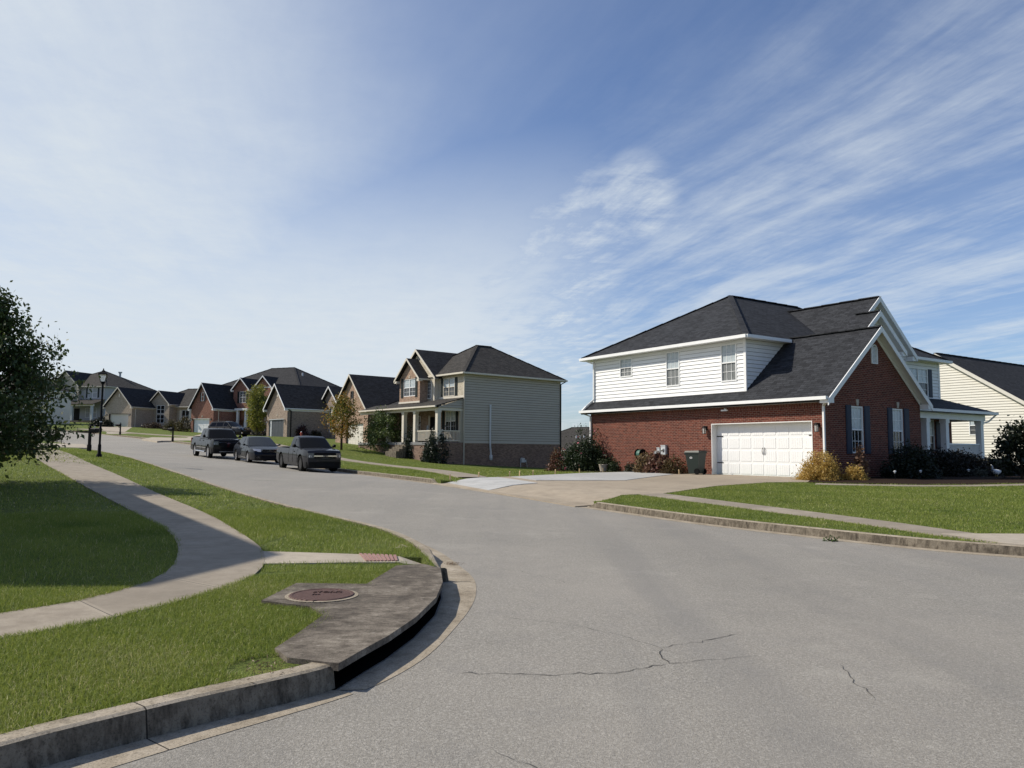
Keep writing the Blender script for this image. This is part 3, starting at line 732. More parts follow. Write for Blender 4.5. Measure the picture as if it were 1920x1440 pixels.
    def rake(s,P0,P1,face,w=.22,th=.04,drop=.0):
        """rake board below the roof edge from P0 to P1 (u,v,z), boards hang vertically by w"""
        a,b=Vector(L(*P0)),Vector(L(*P1)); d=Vector((0,0,-w)); out=(Vector(PT(face,0,0,0,1))-Vector(PT(face,0,0,0,0)))*th
        q=[a+Vector((0,0,-drop)),b+Vector((0,0,-drop)),b+d,a+d]
        s.trim.hexa([p for p in q],[p+out for p in q])
    def gutter(s,a,b,sz=.12):
        s.gut.beam(L(*a),L(*b),sz,sz)
    def finish(s,trim=None,gut=None):
        if s.trim.f: s.trim.build('trim_board',trim or M_white,s.e)
        if s.gut.f: s.gut.build('gutter',gut or trim or M_white,s.e)
    def spout(s,pts,mat=None,r=.045): 
        mb=MB()
        for i in range(len(pts)-1): mb.beam(L(*pts[i]),L(*pts[i+1]),r*2,r*1.6)
        return mb.build('downspout',mat or M_white,s.e)
    def soldier(s,mat,face,c,t0,t1,z0,z1,n=.006):
        mb=MB(); s.P(mb,face,c,[(t0,z0),(t1,z0),(t1,z1),(t0,z1)],n,0,[(z0,t0),(z0,t1),(z1,t1),(z1,t0)]); return mb.build('soldier_course',mat,s.e)
    def lantern(s,face,c,t,z,n=0):
        mb=MB(); s.bx(mb,face,c,t-.05,t+.05,z-.02,z+.14,n,n+.03); s.bx(mb,face,c,t-.012,t+.012,z+.1,z+.125,n+.03,n+.16)
        p=[PT(face,c,t+a*.085,z+.06,n+.16+b*.085) for a,b in ((-1,-1),(1,-1),(1,1),(-1,1))]; top=[PT(face,c,t,z+.16,n+.16)]*4
        mb.hexa(p,[Vector(PT(face,c,t+a*.02,z+.14,n+.16+b*.02)) for a,b in ((-1,-1),(1,-1),(1,1),(-1,1))])
        for a,b in ((-1,-1),(1,-1),(1,1),(-1,1)): mb.beam(PT(face,c,t+a*.075,z+.06,n+.16+b*.075),PT(face,c,t+a*.055,z-.2,n+.16+b*.055),.014,.014)
        s.bx(mb,face,c,t-.06,t+.06,z-.22,z-.2,n+.1,n+.22)
        o=mb.build('wall_lantern',M_blackmetal,s.e); g=MB(); s.bx(g,face,c,t-.05,t+.05,z-.2,z+.06,n+.11,n+.21); g.build('lantern_glass',M_lampglass,o); return o
def frost():
    t=NT('seeded_lamp_glass'); t.b.inputs['Transmission Weight'].default_value=.6; return t.done((.75,.74,.70),.25,.5)
M_lampglass=frost()
# generic volumes -------------------------------------------------------------
def gable_wing(H,u0,u1,v0,v1,ze,za,mat,roofmat,base=-.6,holes=(),ov=.3,rk=.35,ridge_to=None,trim=None,sides='lr',thr=.09,returns=True):
    um=(u0+u1)/2; ra=za; sl=(za-ze)/(um-u0+ov); zw=ze+sl*ov
    H.wall('brick_wall',mat,'v-',v0,[(u0,base),(u1,base),(u1,zw-.12),(um,za-.14),(u0,zw-.12)],holes)
    if 'r' in sides: H.wall('brick_wall',mat,'u-',u0,[(v0,base),(v1,base),(v1,zw-.1),(v0,zw-.1)])
    if 'l' in sides: H.wall('brick_wall',mat,'u+',u1,[(v0,base),(v1,base),(v1,zw-.1),(v0,zw-.1)])
    rv=ridge_to if ridge_to is not None else v1
    H.roof([[(u0-ov,v0-rk,ze),(um,v0-rk,za),(um,rv,za),(u0-ov,v1,ze)],[(u1+ov,v0-rk,ze),(um,v0-rk,za),(um,rv,za),(u1+ov,v1,ze)]],roofmat,thr)
    for ue in (u0-ov,u1+ov): H.rake((ue,v0-rk,ze+.02),(um,v0-rk,za+.02),'v-',.2)
    for ue,us in ((u0-ov,u0),(u1+ov,u1)):
        H.gutter((ue,v0-rk+.05,ze-.06),(ue,v1,ze-.06),.12)
        # soffit + frieze
        q=[L(ue,v0-rk+.02,ze-.13),L(us,v0-rk+.02,ze-.13),L(us,v1,ze-.13),L(ue,v1,ze-.13)]; H.trim.poly(q)
        a=us-.025 if us==u0 else us+.025; u_a,u_b=sorted((us,a)); H.trim.hexa([L(u_a,v0,ze-.32),L(u_b,v0,ze-.32),L(u_b,v1,ze-.32),L(u_a,v1,ze-.32)],[L(u_a,v0,ze-.13),L(u_b,v0,ze-.13),L(u_b,v1,ze-.13),L(u_a,v1,ze-.13)])
        if returns: H.trim.hexa([L(min(ue,us),v0-rk,ze-.28),L(max(ue,us),v0-rk,ze-.28),L(max(ue,us),v0,ze-.28),L(min(ue,us),v0,ze-.28)],[L(min(ue,us),v0-rk,ze-.02),L(max(ue,us),v0-rk,ze-.02),L(max(ue,us),v0,ze-.02),L(min(ue,us),v0,ze-.02)])
    H.rakesoffit=None
    for ue,sg in ((u0-ov,-1),(u1+ov,1)):   # underside of the overhang
        H.trim.poly([L(ue,v0-rk+.03,ze-.1),L(um,v0-rk+.03,za-.1),L(um,v0-.001,za-.1),L(ue,v0-.001,ze-.1)])
def hip_block(H,u0,u1,v0,v1,ze,rise,mat,roofmat,base=-.6,ov=.4,wallname='brick_wall',rows=None,lap=.018,faces=('v-','v+','u-','u+'),holes={},gut=True,slope=None,zw=None,ridgecap=True):
    zt=(zw if zw is not None else ze)-.12
    for f in faces:
        c={'v-':v0,'v+':v1,'u-':u0,'u+':u1}[f]; a,b=(u0,u1) if f[0]=='v' else (v0,v1)
        H.wall(wallname,mat,f,c,[(a,base),(b,base),(b,zt),(a,zt)],holes.get(f,()),rows=rows,lap=lap if rows else 0,reveal=.05 if rows else .09)
    a0,a1,b0,b1=u0-ov,u1+ov,v0-ov,v1+ov; du,dv=a1-a0,b1-b0; za=ze+rise
    if du>=dv:
        k=dv/2; r0,r1=(a0+k,(b0+b1)/2,za),(a1-k,(b0+b1)/2,za)
    else:
        k=du/2; r0,r1=((a0+a1)/2,b0+k,za),((a0+a1)/2,b1-k,za)
    A,B,C_,D=(a0,b0,ze),(a1,b0,ze),(a1,b1,ze),(a0,b1,ze)
    if du>=dv: P=[[A,B,r1,r0],[B,C_,r1],[C_,D,r0,r1],[D,A,r0]]; hips=[(A,r0),(D,r0),(B,r1),(C_,r1),(r0,r1)]
    else: P=[[A,B,r0],[B,C_,r1,r0],[C_,D,r1],[D,A,r0,r1]]; hips=[(A,r0),(B,r0),(C_,r1),(D,r1),(r0,r1)]
    H.roof(P,roofmat)
    if ridgecap: H.ridge(hips,roofmat)
    H.trim.poly([L(a0,b0,ze-.11),L(a1,b0,ze-.11),L(a1,b1,ze-.11),L(a0,b1,ze-.11)])
    if gut:
        e=.05
        for p,q in (((a0-e,b0-e),(a1+e,b0-e)),((a1+e,b0-e),(a1+e,b1+e)),((a1+e,b1+e),(a0-e,b1+e)),((a0-e,b1+e),(a0-e,b0-e))): H.gutter((*p,ze-.06),(*q,ze-.06),.13)
    return r0,r1
M_screenlt=paint('screen_over_blind',(.17,.178,.175),.3,.2,scale=3,spec=.5)
# ================================================================== red brick corner house
H=House('brick_house','red brick and white siding corner house with a side-facing white double garage',(12.202,30.019,.639),33.6)
GD=(.62,5.80,-.12,2.2)
H.wall('brick_wall',M_redbrick,'v-',0,[(0,-.6),(14.3,-.6),(14.3,2.92),(0,2.92)],[GD],reveal=.0)
W1=(1.67,2.50,.93,2.83); W2=(4.60,5.42,.93,2.83)
H.wall('brick_wall',M_redbrick,'u-',0,[(0,-.6),(6.77,-.6),(6.77,2.98),(3.385,5.86),(0,2.98)],[W1,W2],reveal=.1)
H.wall('brick_wall',M_redbrick,'v+',6.77,[(0,-.6),(4.2,-.6),(4.2,3.0),(0,3.0)])
H.wall('brick_wall',M_redbrick,'u+',14.3,[(0,-.6),(16.5,-.6),(16.5,3.2),(0,3.2)])
H.wall('brick_wall',M_redbrick,'v+',16.5,[(3.6,-.6),(14.3,-.6),(14.3,3.2),(3.6,3.2)])
# garage opening: white jambs and door set back
mb=MB(); d=.33
for a in (.62,5.80): H.bx(mb,'v-',0,*sorted((a,a+(.03 if a<1 else -.03))),-.12,2.2,-d,.012)
H.bx(mb,'v-',0,.65,5.77,2.17,2.2,-d,.012); mb.build('door_frame',M_white,H.e)
H.garage('v-',0,.65,5.77,-.06,2.17,-d,M_door,4,8,True)
H.soldier(M_redbrick,'v-',0,0,14.3,2.70,2.92)
for t in (6.09,.33): H.lantern('v-',0,t,1.97)
H.trim.hexa([L(-.02,-.03,2.92),L(14.34,-.03,2.92),L(14.34,0,2.92),L(-.02,0,2.92)],[L(-.02,-.03,3.06),L(14.34,-.03,3.06),L(14.34,0,3.06),L(-.02,0,3.06)])
H.trim.poly([L(-.3,-.36,3.0),L(14.7,-.36,3.0),L(14.7,-.03,3.0),L(-.3,-.03,3.0)])
H.gutter((-.34,-.42,3.05),(14.75,-.42,3.05),.13)
sl=.843
def zr(v): return 6.15-sl*abs(v-3.385)
H.roof([[(-.35,-.38,zr(-.38)),(4.2,-.38,zr(-.38)),(4.2,3.385,6.15),(-.35,3.385,6.15)],[(4.2,-.38,zr(-.38)),(14.72,-.38,zr(-.38)),(14.72,.42,zr(.42)),(4.2,.42,zr(.42))],
 [(-.35,7.12,zr(7.12)),(-.35,3.385,6.15),(4.2,3.385,6.15),(4.2,7.12,zr(7.12))]],M_roof)
H.ridge([((-.35,3.385,6.15),(4.05,3.385,6.15))],M_roof)
for ve in (-.38,7.12):
    H.rake((-.35,ve,zr(ve)+.02),(-.35,3.385,6.17),'u-',.24)
    H.trim.poly([L(-.34,ve,zr(ve)-.12),L(-.34,3.385,6.03),L(-.001,3.385,6.03),L(-.001,ve,zr(ve)-.12)])
    a,b=sorted((ve,0 if ve<1 else 6.77)); H.trim.hexa([L(-.37,a,2.86),L(-.37,b,2.86),L(0,b,2.86),L(0,a,2.86)][::-1],[L(-.37,a,3.06),L(-.37,b,3.06),L(0,b,3.06),L(0,a,3.06)][::-1])
for ve,s_ in ((0,1),(6.77,-1)):  # frieze boards under the rakes, against the brick
    a=Vector(L(-.03,ve,zr(ve)-.13)); b=Vector(L(-.03,3.385,6.02)); dz_=Vector((0,0,-.16)); o_=Vector(L(.03,0,0))
    H.trim.hexa([a,b,b+dz_,a+dz_],[a+o_,b+o_,b+dz_+o_,a+dz_+o_])
for w in (W1,W2):
    H.window('u-',0,w[0]+.003,w[1]-.003,w[2]+.003,w[3]-.003,-.04,upper=M_blind,lower=M_glass,cols=3,rows=2,fw=.06)
    H.shutter('u-',0,w[0]-.40,w[0]-.03,w[2]-.02,w[3]+.02,M_shutter); H.shutter('u-',0,w[1]+.03,w[1]+.42,w[2]-.02,w[3]+.02,M_shutter)
    H.soldier(M_redbrick,'u-',0,w[0]-.12,w[1]+.12,w[3]+.03,w[3]+.25,.008); m=(w[0]+w[1])/2
    mb=MB(); q=[(m-.06,w[3]+.02),(m+.06,w[3]+.02),(m+.10,w[3]+.27),(m-.10,w[3]+.27)]; mb.hexa([PT('u-',0,t,z,.005) for t,z in q],[PT('u-',0,t,z,.03) for t,z in q]); mb.build('keystone',M_stone,H.e)
# gable louvre
mb=MB(); arc=[(3.385+.2*math.cos(a),5.22+.2*math.sin(a)) for a in [math.pi*k/10 for k in range(11)]]
out=[(3.585,4.65)]+arc+[(3.185,4.65)]
for k in range(len(out)):
    a,b=out[k],out[(k+1)%len(out)]; mb.beam(PT('u-',0,*a,.02),PT('u-',0,*b,.02),.05,.04)
for k in range(13):
    z=4.69+.052*k; w=.17 if z<5.22 else math.sqrt(max(.001,.17**2-(z-5.22)**2)); H.bx(mb,'u-',0,3.385-w,3.385+w,z,z+.03,.0,.028)
o=mb.build('gable_vent',M_white,H.e); m2=MB(); H.P(m2,'u-',0,out,.004); m2.build('vent_backing',M_screen,o)
# ---- upper storey
SW=[(11.42,12.35,4.80,5.78),(8.07,8.98,4.10,5.80),(4.63,5.52,4.09,5.79)]
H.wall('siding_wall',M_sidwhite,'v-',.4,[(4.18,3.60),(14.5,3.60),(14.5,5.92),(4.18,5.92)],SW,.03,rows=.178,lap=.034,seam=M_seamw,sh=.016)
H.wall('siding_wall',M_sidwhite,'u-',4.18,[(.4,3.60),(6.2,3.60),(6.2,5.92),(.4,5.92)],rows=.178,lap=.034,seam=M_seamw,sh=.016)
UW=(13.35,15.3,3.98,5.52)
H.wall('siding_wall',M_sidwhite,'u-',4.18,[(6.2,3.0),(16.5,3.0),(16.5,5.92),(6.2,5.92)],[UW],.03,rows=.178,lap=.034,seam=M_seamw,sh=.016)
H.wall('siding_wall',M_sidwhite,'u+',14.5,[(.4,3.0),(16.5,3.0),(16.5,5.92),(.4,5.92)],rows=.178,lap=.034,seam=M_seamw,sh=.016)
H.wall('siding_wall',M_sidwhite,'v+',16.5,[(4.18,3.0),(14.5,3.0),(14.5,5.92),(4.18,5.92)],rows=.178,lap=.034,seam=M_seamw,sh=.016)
for f,c,*q in (('v-',.4,4.10,4.24,3.55,5.9,-.02,.045),('v-',.4,14.42,14.54,3.55,5.9,-.02,.045),('u-',4.18,16.4,16.54,3.9,5.9,-.02,.045),('v-',.4,4.2,14.5,3.52,3.61,.0,.04)):
    mb=MB(); H.bx(mb,f,c,*q); mb.build('corner_board' if q[3]>5 else 'base_trim',M_white,H.e)
for i,w in enumerate(SW): H.window('v-',.4,w[0],w[1],w[2],w[3],.025,upper=M_blind,lower=M_screenlt,cols=3,rows=2,fw=.055)
H.window('u-',4.18,*UW,.025,double=True,upper=M_blind,lower=M_glass,cols=2,rows=2)
H.shutter('u-',4.18,UW[0]-.42,UW[0]-.02,UW[2],UW[3],M_shutter,.02); H.shutter('u-',4.18,UW[1]+.02,UW[1]+.42,UW[2],UW[3],M_shutter,.02)
ze=6.03; A,B,C_,D=(3.76,-.02,ze),(15.1,-.02,ze),(15.1,16.92,ze),(3.76,16.92,ze); um=9.43; r0,r1=(um,5.65,9.28),(um,11.25,9.28)
H.roof([[A,B,r0],[B,C_,r1,r0],[C_,D,r1],[D,A,r0,r1]],M_roof)
H.ridge([(A,r0),(B,r0),(C_,r1),(D,r1),(r0,r1)],M_roof)
H.trim.poly([L(3.76,-.02,5.91),L(15.1,-.02,5.91),L(15.1,16.92,5.91),L(3.76,16.92,5.91)])
for p,q in (((3.7,-.07),(15.15,-.07)),((15.15,-.07),(15.15,16.97)),((15.15,16.97),(3.7,16.97)),((3.7,16.97),(3.7,12.1)),((3.7,-.07),(3.7,2.95))): H.gutter((*p,ze-.07),(*q,ze-.07),.14)
# ---- the two stacked front gables
def front_gable(ur,uw,vc,half,zt,zb,uback_ridge,uback_eave,v0,v1,zwall):
    H.roof([[(ur,vc-half,zb),(ur,vc,zt),(uback_ridge,vc,zt),(uback_eave,vc-half,zb)],[(ur,vc+half,zb),(ur,vc,zt),(uback_ridge,vc,zt),(uback_eave,vc+half,zb)]],M_roof)
    H.ridge([((ur,vc,zt),(uback_ridge,vc,zt))],M_roof)
    s_=(zt-zb)/half
    for sg in (-1,1):
        ve=vc+sg*half
        H.rake((ur,ve,zb+.02),(ur,vc,zt+.02),'u-',.26)
        H.trim.poly([L(ur+.01,ve,zb-.12),L(ur+.01,vc,zt-.12),L(uw-.001,vc,zt-.12),L(uw-.001,ve,zb-.12)])
        wv=v0 if sg<0 else v1; a,b=sorted((ve,wv)); H.trim.hexa([L(ur,a,zb-.22),L(uw,a,zb-.22),L(uw,b,zb-.22),L(ur,b,zb-.22)],[L(ur,a,zb),L(uw,a,zb),L(uw,b,zb),L(ur,b,zb)])
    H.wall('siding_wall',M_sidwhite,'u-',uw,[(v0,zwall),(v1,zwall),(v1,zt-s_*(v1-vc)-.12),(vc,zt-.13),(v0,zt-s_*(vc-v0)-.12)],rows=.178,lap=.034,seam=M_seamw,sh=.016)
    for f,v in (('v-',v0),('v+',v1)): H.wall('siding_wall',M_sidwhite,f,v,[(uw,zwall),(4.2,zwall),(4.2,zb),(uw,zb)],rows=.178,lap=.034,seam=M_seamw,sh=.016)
front_gable(3.0,3.4,9.0,3.2,8.6,5.85,8.25,3.6,6.2,11.8,3.4)
front_gable(2.2,2.55,7.65,2.15,7.63,5.84,3.45,3.45,5.85,9.45,3.3)
# ---- porch
H.roof([[(1.42,6.85,3.10),(1.42,16.75,3.10),(4.18,16.75,3.93),(4.18,6.85,3.93)]],M_roof)
H.gutter((1.38,6.85,3.03),(1.38,16.8,3.03),.13)
H.trim.poly([L(1.5,6.8,2.94),L(1.5,16.7,2.94),L(3.6,16.7,2.94),L(3.6,6.8,2.94)])
mb=MB(); H.bx(mb,'u-',2.04,6.78,16.3,2.64,2.93,0,.28); mb.hexa([L(2.04,16.02,2.64),L(3.6,16.02,2.64),L(3.6,16.3,2.64),L(2.04,16.3,2.64)][::-1],[L(2.04,16.02,2.93),L(3.6,16.02,2.93),L(3.6,16.3,2.93),L(2.04,16.3,2.93)][::-1]); mb.build('porch_beam',M_white,H.e)
mb=MB(); q=[(1.6,16.74),(4.18,16.74)]; mb.poly([L(1.5,16.7,2.94),L(4.18,16.7,2.94),L(4.18,16.7,3.85)]); mb.build('porch_gable_end',M_white,H.e)
for v in (10.72,12.5,15.98):
    mb=MB(); a,b=1.78,2.06; mb.hexa([L(a,v-.14,.5),L(b,v-.14,.5),L(b,v+.14,.5),L(a,v+.14,.5)][::-1],[L(a,v-.14,2.64),L(b,v-.14,2.64),L(b,v+.14,2.64),L(a,v+.14,2.64)][::-1])
    for z0,z1,e in ((.5,.68,.03),(2.46,2.64,.03)): mb.hexa([L(a-e,v-.14-e,z0),L(b+e,v-.14-e,z0),L(b+e,v+.14+e,z0),L(a-e,v+.14+e,z0)][::-1],[L(a-e,v-.14-e,z1),L(b+e,v-.14-e,z1),L(b+e,v+.14+e,z1),L(a-e,v+.14+e,z1)][::-1])
    mb.build('porch_post',M_white,H.e)
mb=MB()
H.bx(mb,'u-',1.96,12.64,15.84,1.38,1.46,0,.08); H.bx(mb,'u-',1.96,12.64,15.84,.62,.69,0,.08)
for k in range(26): v=12.72+k*.122; H.bx(mb,'u-',1.94,v-.02,v+.02,.69,1.38,0,.04)
for k in range(12): u=2.15+k*.122; H.bx(mb,'v+',15.96,u-.02,u+.02,.69,1.38,0,.04)
mb.hexa([L(2.06,15.94,1.38),L(3.6,15.94,1.38),L(3.6,16.02,1.38),L(2.06,16.02,1.38)][::-1],[L(2.06,15.94,1.46),L(3.6,15.94,1.46),L(3.6,16.02,1.46),L(2.06,16.02,1.46)][::-1])
mb.build('railing',M_white,H.e)
mb=MB(); mb.hexa([L(1.6,6.8,.36),L(3.6,6.8,.36),L(3.6,16.4,.36),L(1.6,16.4,.36)][::-1],[L(1.6,6.8,.5),L(3.6,6.8,.5),L(3.6,16.4,.5),L(1.6,16.4,.5)][::-1]); mb.build('porch_floor',M_curb,H.e)
H.wall('brick_wall',M_redbrick,'u-',1.7,[(6.8,-.6),(16.3,-.6),(16.3,.36),(6.8,.36)]); H.wall('brick_wall',M_redbrick,'v+',16.3,[(1.7,-.6),(3.6,-.6),(3.6,.36),(1.7,.36)])
PW=(13.95,14.75,1.05,2.72)
H.wall('brick_wall',M_redbrick,'u-',3.6,[(6.8,.3),(16.5,.3),(16.5,3.2),(6.8,3.2)],[PW])
H.window('u-',3.6,*PW,-.04,upper=M_blind,lower=M_glass,cols=2,rows=2)
mb=MB(); H.bx(mb,'u-',3.6,14.85,15.85,.5,2.65,.005,.05); mb.build('front_door',M_shutter,H.e)
H.spout([(-.34,-.36,3.0),(.06,-.06,2.78),(.06,-.06,-.35)]); H.spout([(14.66,-.36,3.0),(14.25,-.06,2.8),(14.25,-.06,-.5)]); H.spout([(15.0,-.02,5.95),(14.44,.33,5.7),(14.44,.33,3.75),(14.6,-.1,3.35),(14.6,-.36,3.12)]); H.spout([(1.4,16.75,3.0),(1.7,16.5,2.62),(1.92,16.2,2.52),(1.92,16.16,.5)])
# ---- services on the brick wall
def meter_box(t,z,w,hh_,dd,mat=M_meter,pipe=None,dial=False):
    mb=MB(); H.bx(mb,'v-',0,t-w/2,t+w/2,z-hh_/2,z+hh_/2,.005,dd); H.bx(mb,'v-',0,t-w/2-.01,t+w/2+.01,z+hh_/2-.03,z+hh_/2+.012,.005,dd+.012)
    o=mb.build('meter_box',mat,H.e)
    if dial: MB().lathe([(.0,.0),(.075,.0),(.085,-.03),(.06,-.07),(0,-.085)],PT('v-',0,t,z+.02,dd)[:3],14,'x').build('dial',M_lampglass,o)
    if pipe:
        for dx in pipe: MB().tube([PT('v-',0,t+dx,z-hh_/2,dd*.55),PT('v-',0,t+dx,-.5,dd*.55)],.028,8).build('conduit',M_pvc,o)
meter_box(8.72,1.02,.30,.44,.14,dial=True,pipe=(-.08,.07)); meter_box(9.08,1.0,.18,.26,.11); meter_box(9.30,.90,.16,.16,.1,pipe=(.0,))
mb=MB(); c=PT('v-',0,10.2,.82,.22)
for dx in (-.17,.17): mb.lathe([(.03,-.012),(.24,-.012),(.25,0),(.24,.012),(.03,.012)],(c[0],c[1]+dx,c[2]),20,'y')
mb.beam(PT('v-',0,10.03,.82,.22),PT('v-',0,10.37,.82,.22),.05,.05); mb.beam(PT('v-',0,10.2,.82,.0),PT('v-',0,10.2,.82,.22),.04,.04); mb.beam(PT('v-',0,10.40,.55,.03),PT('v-',0,10.40,1.05,.03),.04,.04)
o=mb.build('hose_reel',M_blackmetal,H.e)
MB().lathe([(.08,-.15),(.18,-.15),(.2,-.05),(.2,.05),(.18,.15),(.08,.15)],c,20,'y').build('hose',paint('green_hose',(.05,.13,.10),.5,.35,scale=40),o)
mb=MB(); H.bx(mb,'v-',0,4.9,4.98,2.78,2.86,.0,.09); H.bx(mb,'v-',0,4.78,5.1,2.74,2.8,.06,.16); mb.build('flood_light',M_white,H.e)
H.finish(M_white)
# ================================================================== cream sided neighbour on the right edge
N=House('siding_house','cream horizontal siding house with dark roof at the right edge behind the porch',(32.10,58.0,0),33.6)
ns=.657; nz=lambda u: 9.0-ns*abs(u)
NW=[(-3.05,-2.1,2.92,4.30)]
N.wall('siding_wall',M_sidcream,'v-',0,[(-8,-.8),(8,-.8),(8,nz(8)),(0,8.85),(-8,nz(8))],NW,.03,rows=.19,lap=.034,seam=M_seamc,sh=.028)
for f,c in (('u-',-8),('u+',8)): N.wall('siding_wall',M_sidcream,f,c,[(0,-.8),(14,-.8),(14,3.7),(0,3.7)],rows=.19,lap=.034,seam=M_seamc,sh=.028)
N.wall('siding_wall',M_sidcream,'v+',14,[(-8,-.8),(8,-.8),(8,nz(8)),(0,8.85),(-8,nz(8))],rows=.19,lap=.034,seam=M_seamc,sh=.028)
N.roof([[(-8.4,-.3,nz(8.4)+.1),(0,-.3,9.1),(0,14.3,9.1),(-8.4,14.3,nz(8.4)+.1)],[(8.4,-.3,nz(8.4)+.1),(0,-.3,9.1),(0,14.3,9.1),(8.4,14.3,nz(8.4)+.1)]],M_roof2)
N.ridge([((0,-.3,9.1),(0,14.3,9.1))],M_roof2)
for ue in (-8.4,8.4):
    N.rake((ue,-.3,nz(8.4)+.08),(0,-.3,9.08),'v-',.27); N.trim.poly([L(ue,-.29,nz(8.4)-.05),L(0,-.29,8.95),L(0,-.001,8.95),L(ue,-.001,nz(8.4)-.05)]); N.gutter((ue,-.3,nz(8.4)+.02),(ue,14.3,nz(8.4)+.02))
for w in NW: N.window('v-',0,*w,.03,cols=2,rows=2,upper=M_blind,lower=M_screen)
N.finish(paint('cream_fascia',(.66,.63,.56),.5,.05))
# ================================================================== taupe house with shake gable
B_=House('siding_house','taupe siding house on a brown brick base with a cream shake gable and front porch',(-3.805,62.0,2.189),39)
H=B_
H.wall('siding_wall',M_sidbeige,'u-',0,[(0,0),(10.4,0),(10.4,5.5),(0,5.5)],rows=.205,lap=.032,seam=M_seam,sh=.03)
H.wall('brick_foundation',M_foundbrick,'u-',-.03,[(-2.5,-3.2),(10.42,-3.2),(10.42,-.02),(-2.5,-.02)])
mb=MB(); H.bx(mb,'u-',0,-.02,10.42,-.06,.0,0,.05); mb.build('sill_board',M_sidbeige,H.e)
BW=(1.36,3.03,3.80,5.32)
H.wall('shake_wall',M_shake,'v-',0,[(0,2.6),(4.4,2.6),(4.4,5.5),(0,5.5)],[BW],.03)
H.wall('brick_wall',M_tanbrick,'v-',0,[(0,-.5),(13.0,-.5),(13.0,2.75),(0,2.75)],[(1.25,2.75,.9,2.6)])
H.wall('brick_wall',M_tanbrick,'v-',.02,[(4.4,2.6),(8.9,2.6),(8.9,5.4),(4.4,5.4)])
H.wall('siding_wall',M_sidbeige,'u+',8.9,[(0,-2),(10.4,-2),(10.4,5.5),(0,5.5)],rows=.41,lap=.02); H.wall('siding_wall',M_sidbeige,'v+',10.4,[(0,-2.5),(8.9,-2.5),(8.9,5.5),(0,5.5)],rows=.41,lap=.02)
hip_block(H,8.8,14.2,.0,9.0,3.1,1.5,M_foundbrick,M_roof2,base=-2,ov=.2,gut=False)
r0,r1=hip_block(H,0,8.9,0,10.4,5.62,3.05,M_sidbeige,M_roof3,ov=.4,faces=())
for f,c,*q in (('v-',0,-.03,.12,0,5.5,-.02,.035),('u-',0,10.32,10.44,0,5.5,-.02,.035),('v-',0,0,4.4,3.62,3.78,0,.03)):
    mb=MB(); H.bx(mb,f,c,*q); mb.build('corner_board' if q[3]>5 else 'base_trim',M_cream if f=='v-' else M_sidbeige,H.e)
H.window('v-',0,*BW,.02,double=True,upper=M_blind,lower=M_screen,cols=2,rows=2,frame=M_cream); H.shutter('v-',0,BW[0]-.36,BW[0]-.02,BW[2],BW[3],M_shutterdk,.01); H.shutter('v-',0,BW[1]+.02,BW[1]+.36,BW[2],BW[3],M_shutterdk,.01)
# shake gable
H.wall('shake_wall',M_shake,'v-',-.4,[(3.75,3.2),(8.9,3.2),(8.9,5.6),(6.3,7.85),(3.75,5.6)],[])
H.wall('shake_wall',M_cream,'u-',3.75,[(-.4,3.2),(0,3.2),(0,5.5),(-.4,5.5)]); 
sl=.86
H.roof([[(3.2,-.75,5.38),(6.3,-.75,8.05),(6.3,4.5,8.05),(3.2,.0,5.38)],[(9.4,-.75,5.38),(6.3,-.75,8.05),(6.3,4.5,8.05),(9.4,.0,5.38)]],M_roof2)
for ue in (3.2,9.4): H.rake((ue,-.75,5.4),(6.3,-.75,8.07),'v-',.22); H.trim.poly([L(ue,-.74,5.28),L(6.3,-.74,7.95),L(6.3,-.401,7.95),L(ue,-.401,5.28)])
mb=MB(); H.bx(mb,'v-',-.4,3.74,3.9,3.3,5.5,-.02,.03); mb.build('corner_board',M_cream,H.e)
# arched window
mb=MB(); pn=MB(); ac=4.62; arc=[(ac+.36*math.cos(math.pi*k/10),4.95+.36*math.sin(math.pi*k/10)) for k in range(11)]; out=[(ac+.36,3.72)]+arc+[(ac-.36,3.72)]
for k in range(len(out)):
    a,b=out[k],out[(k+1)%len(out)]; mb.beam(PT('v-',-.4,*a,.02),PT('v-',-.4,*b,.02),.07,.05)
for x in (-.12,.12): mb.beam(PT('v-',-.4,ac+x,3.72,.02),PT('v-',-.4,ac+x,5.26,.02),.02,.02)
for z in (4.05,4.36,4.67,4.97): mb.beam(PT('v-',-.4,ac-.36,z,.02),PT('v-',-.4,ac+.36,z,.02),.02,.02)
w=mb.build('arched_window',M_white,H.e); H.P(pn,'v-',-.4,out,.008); pn.build('pane',M_glass,w)
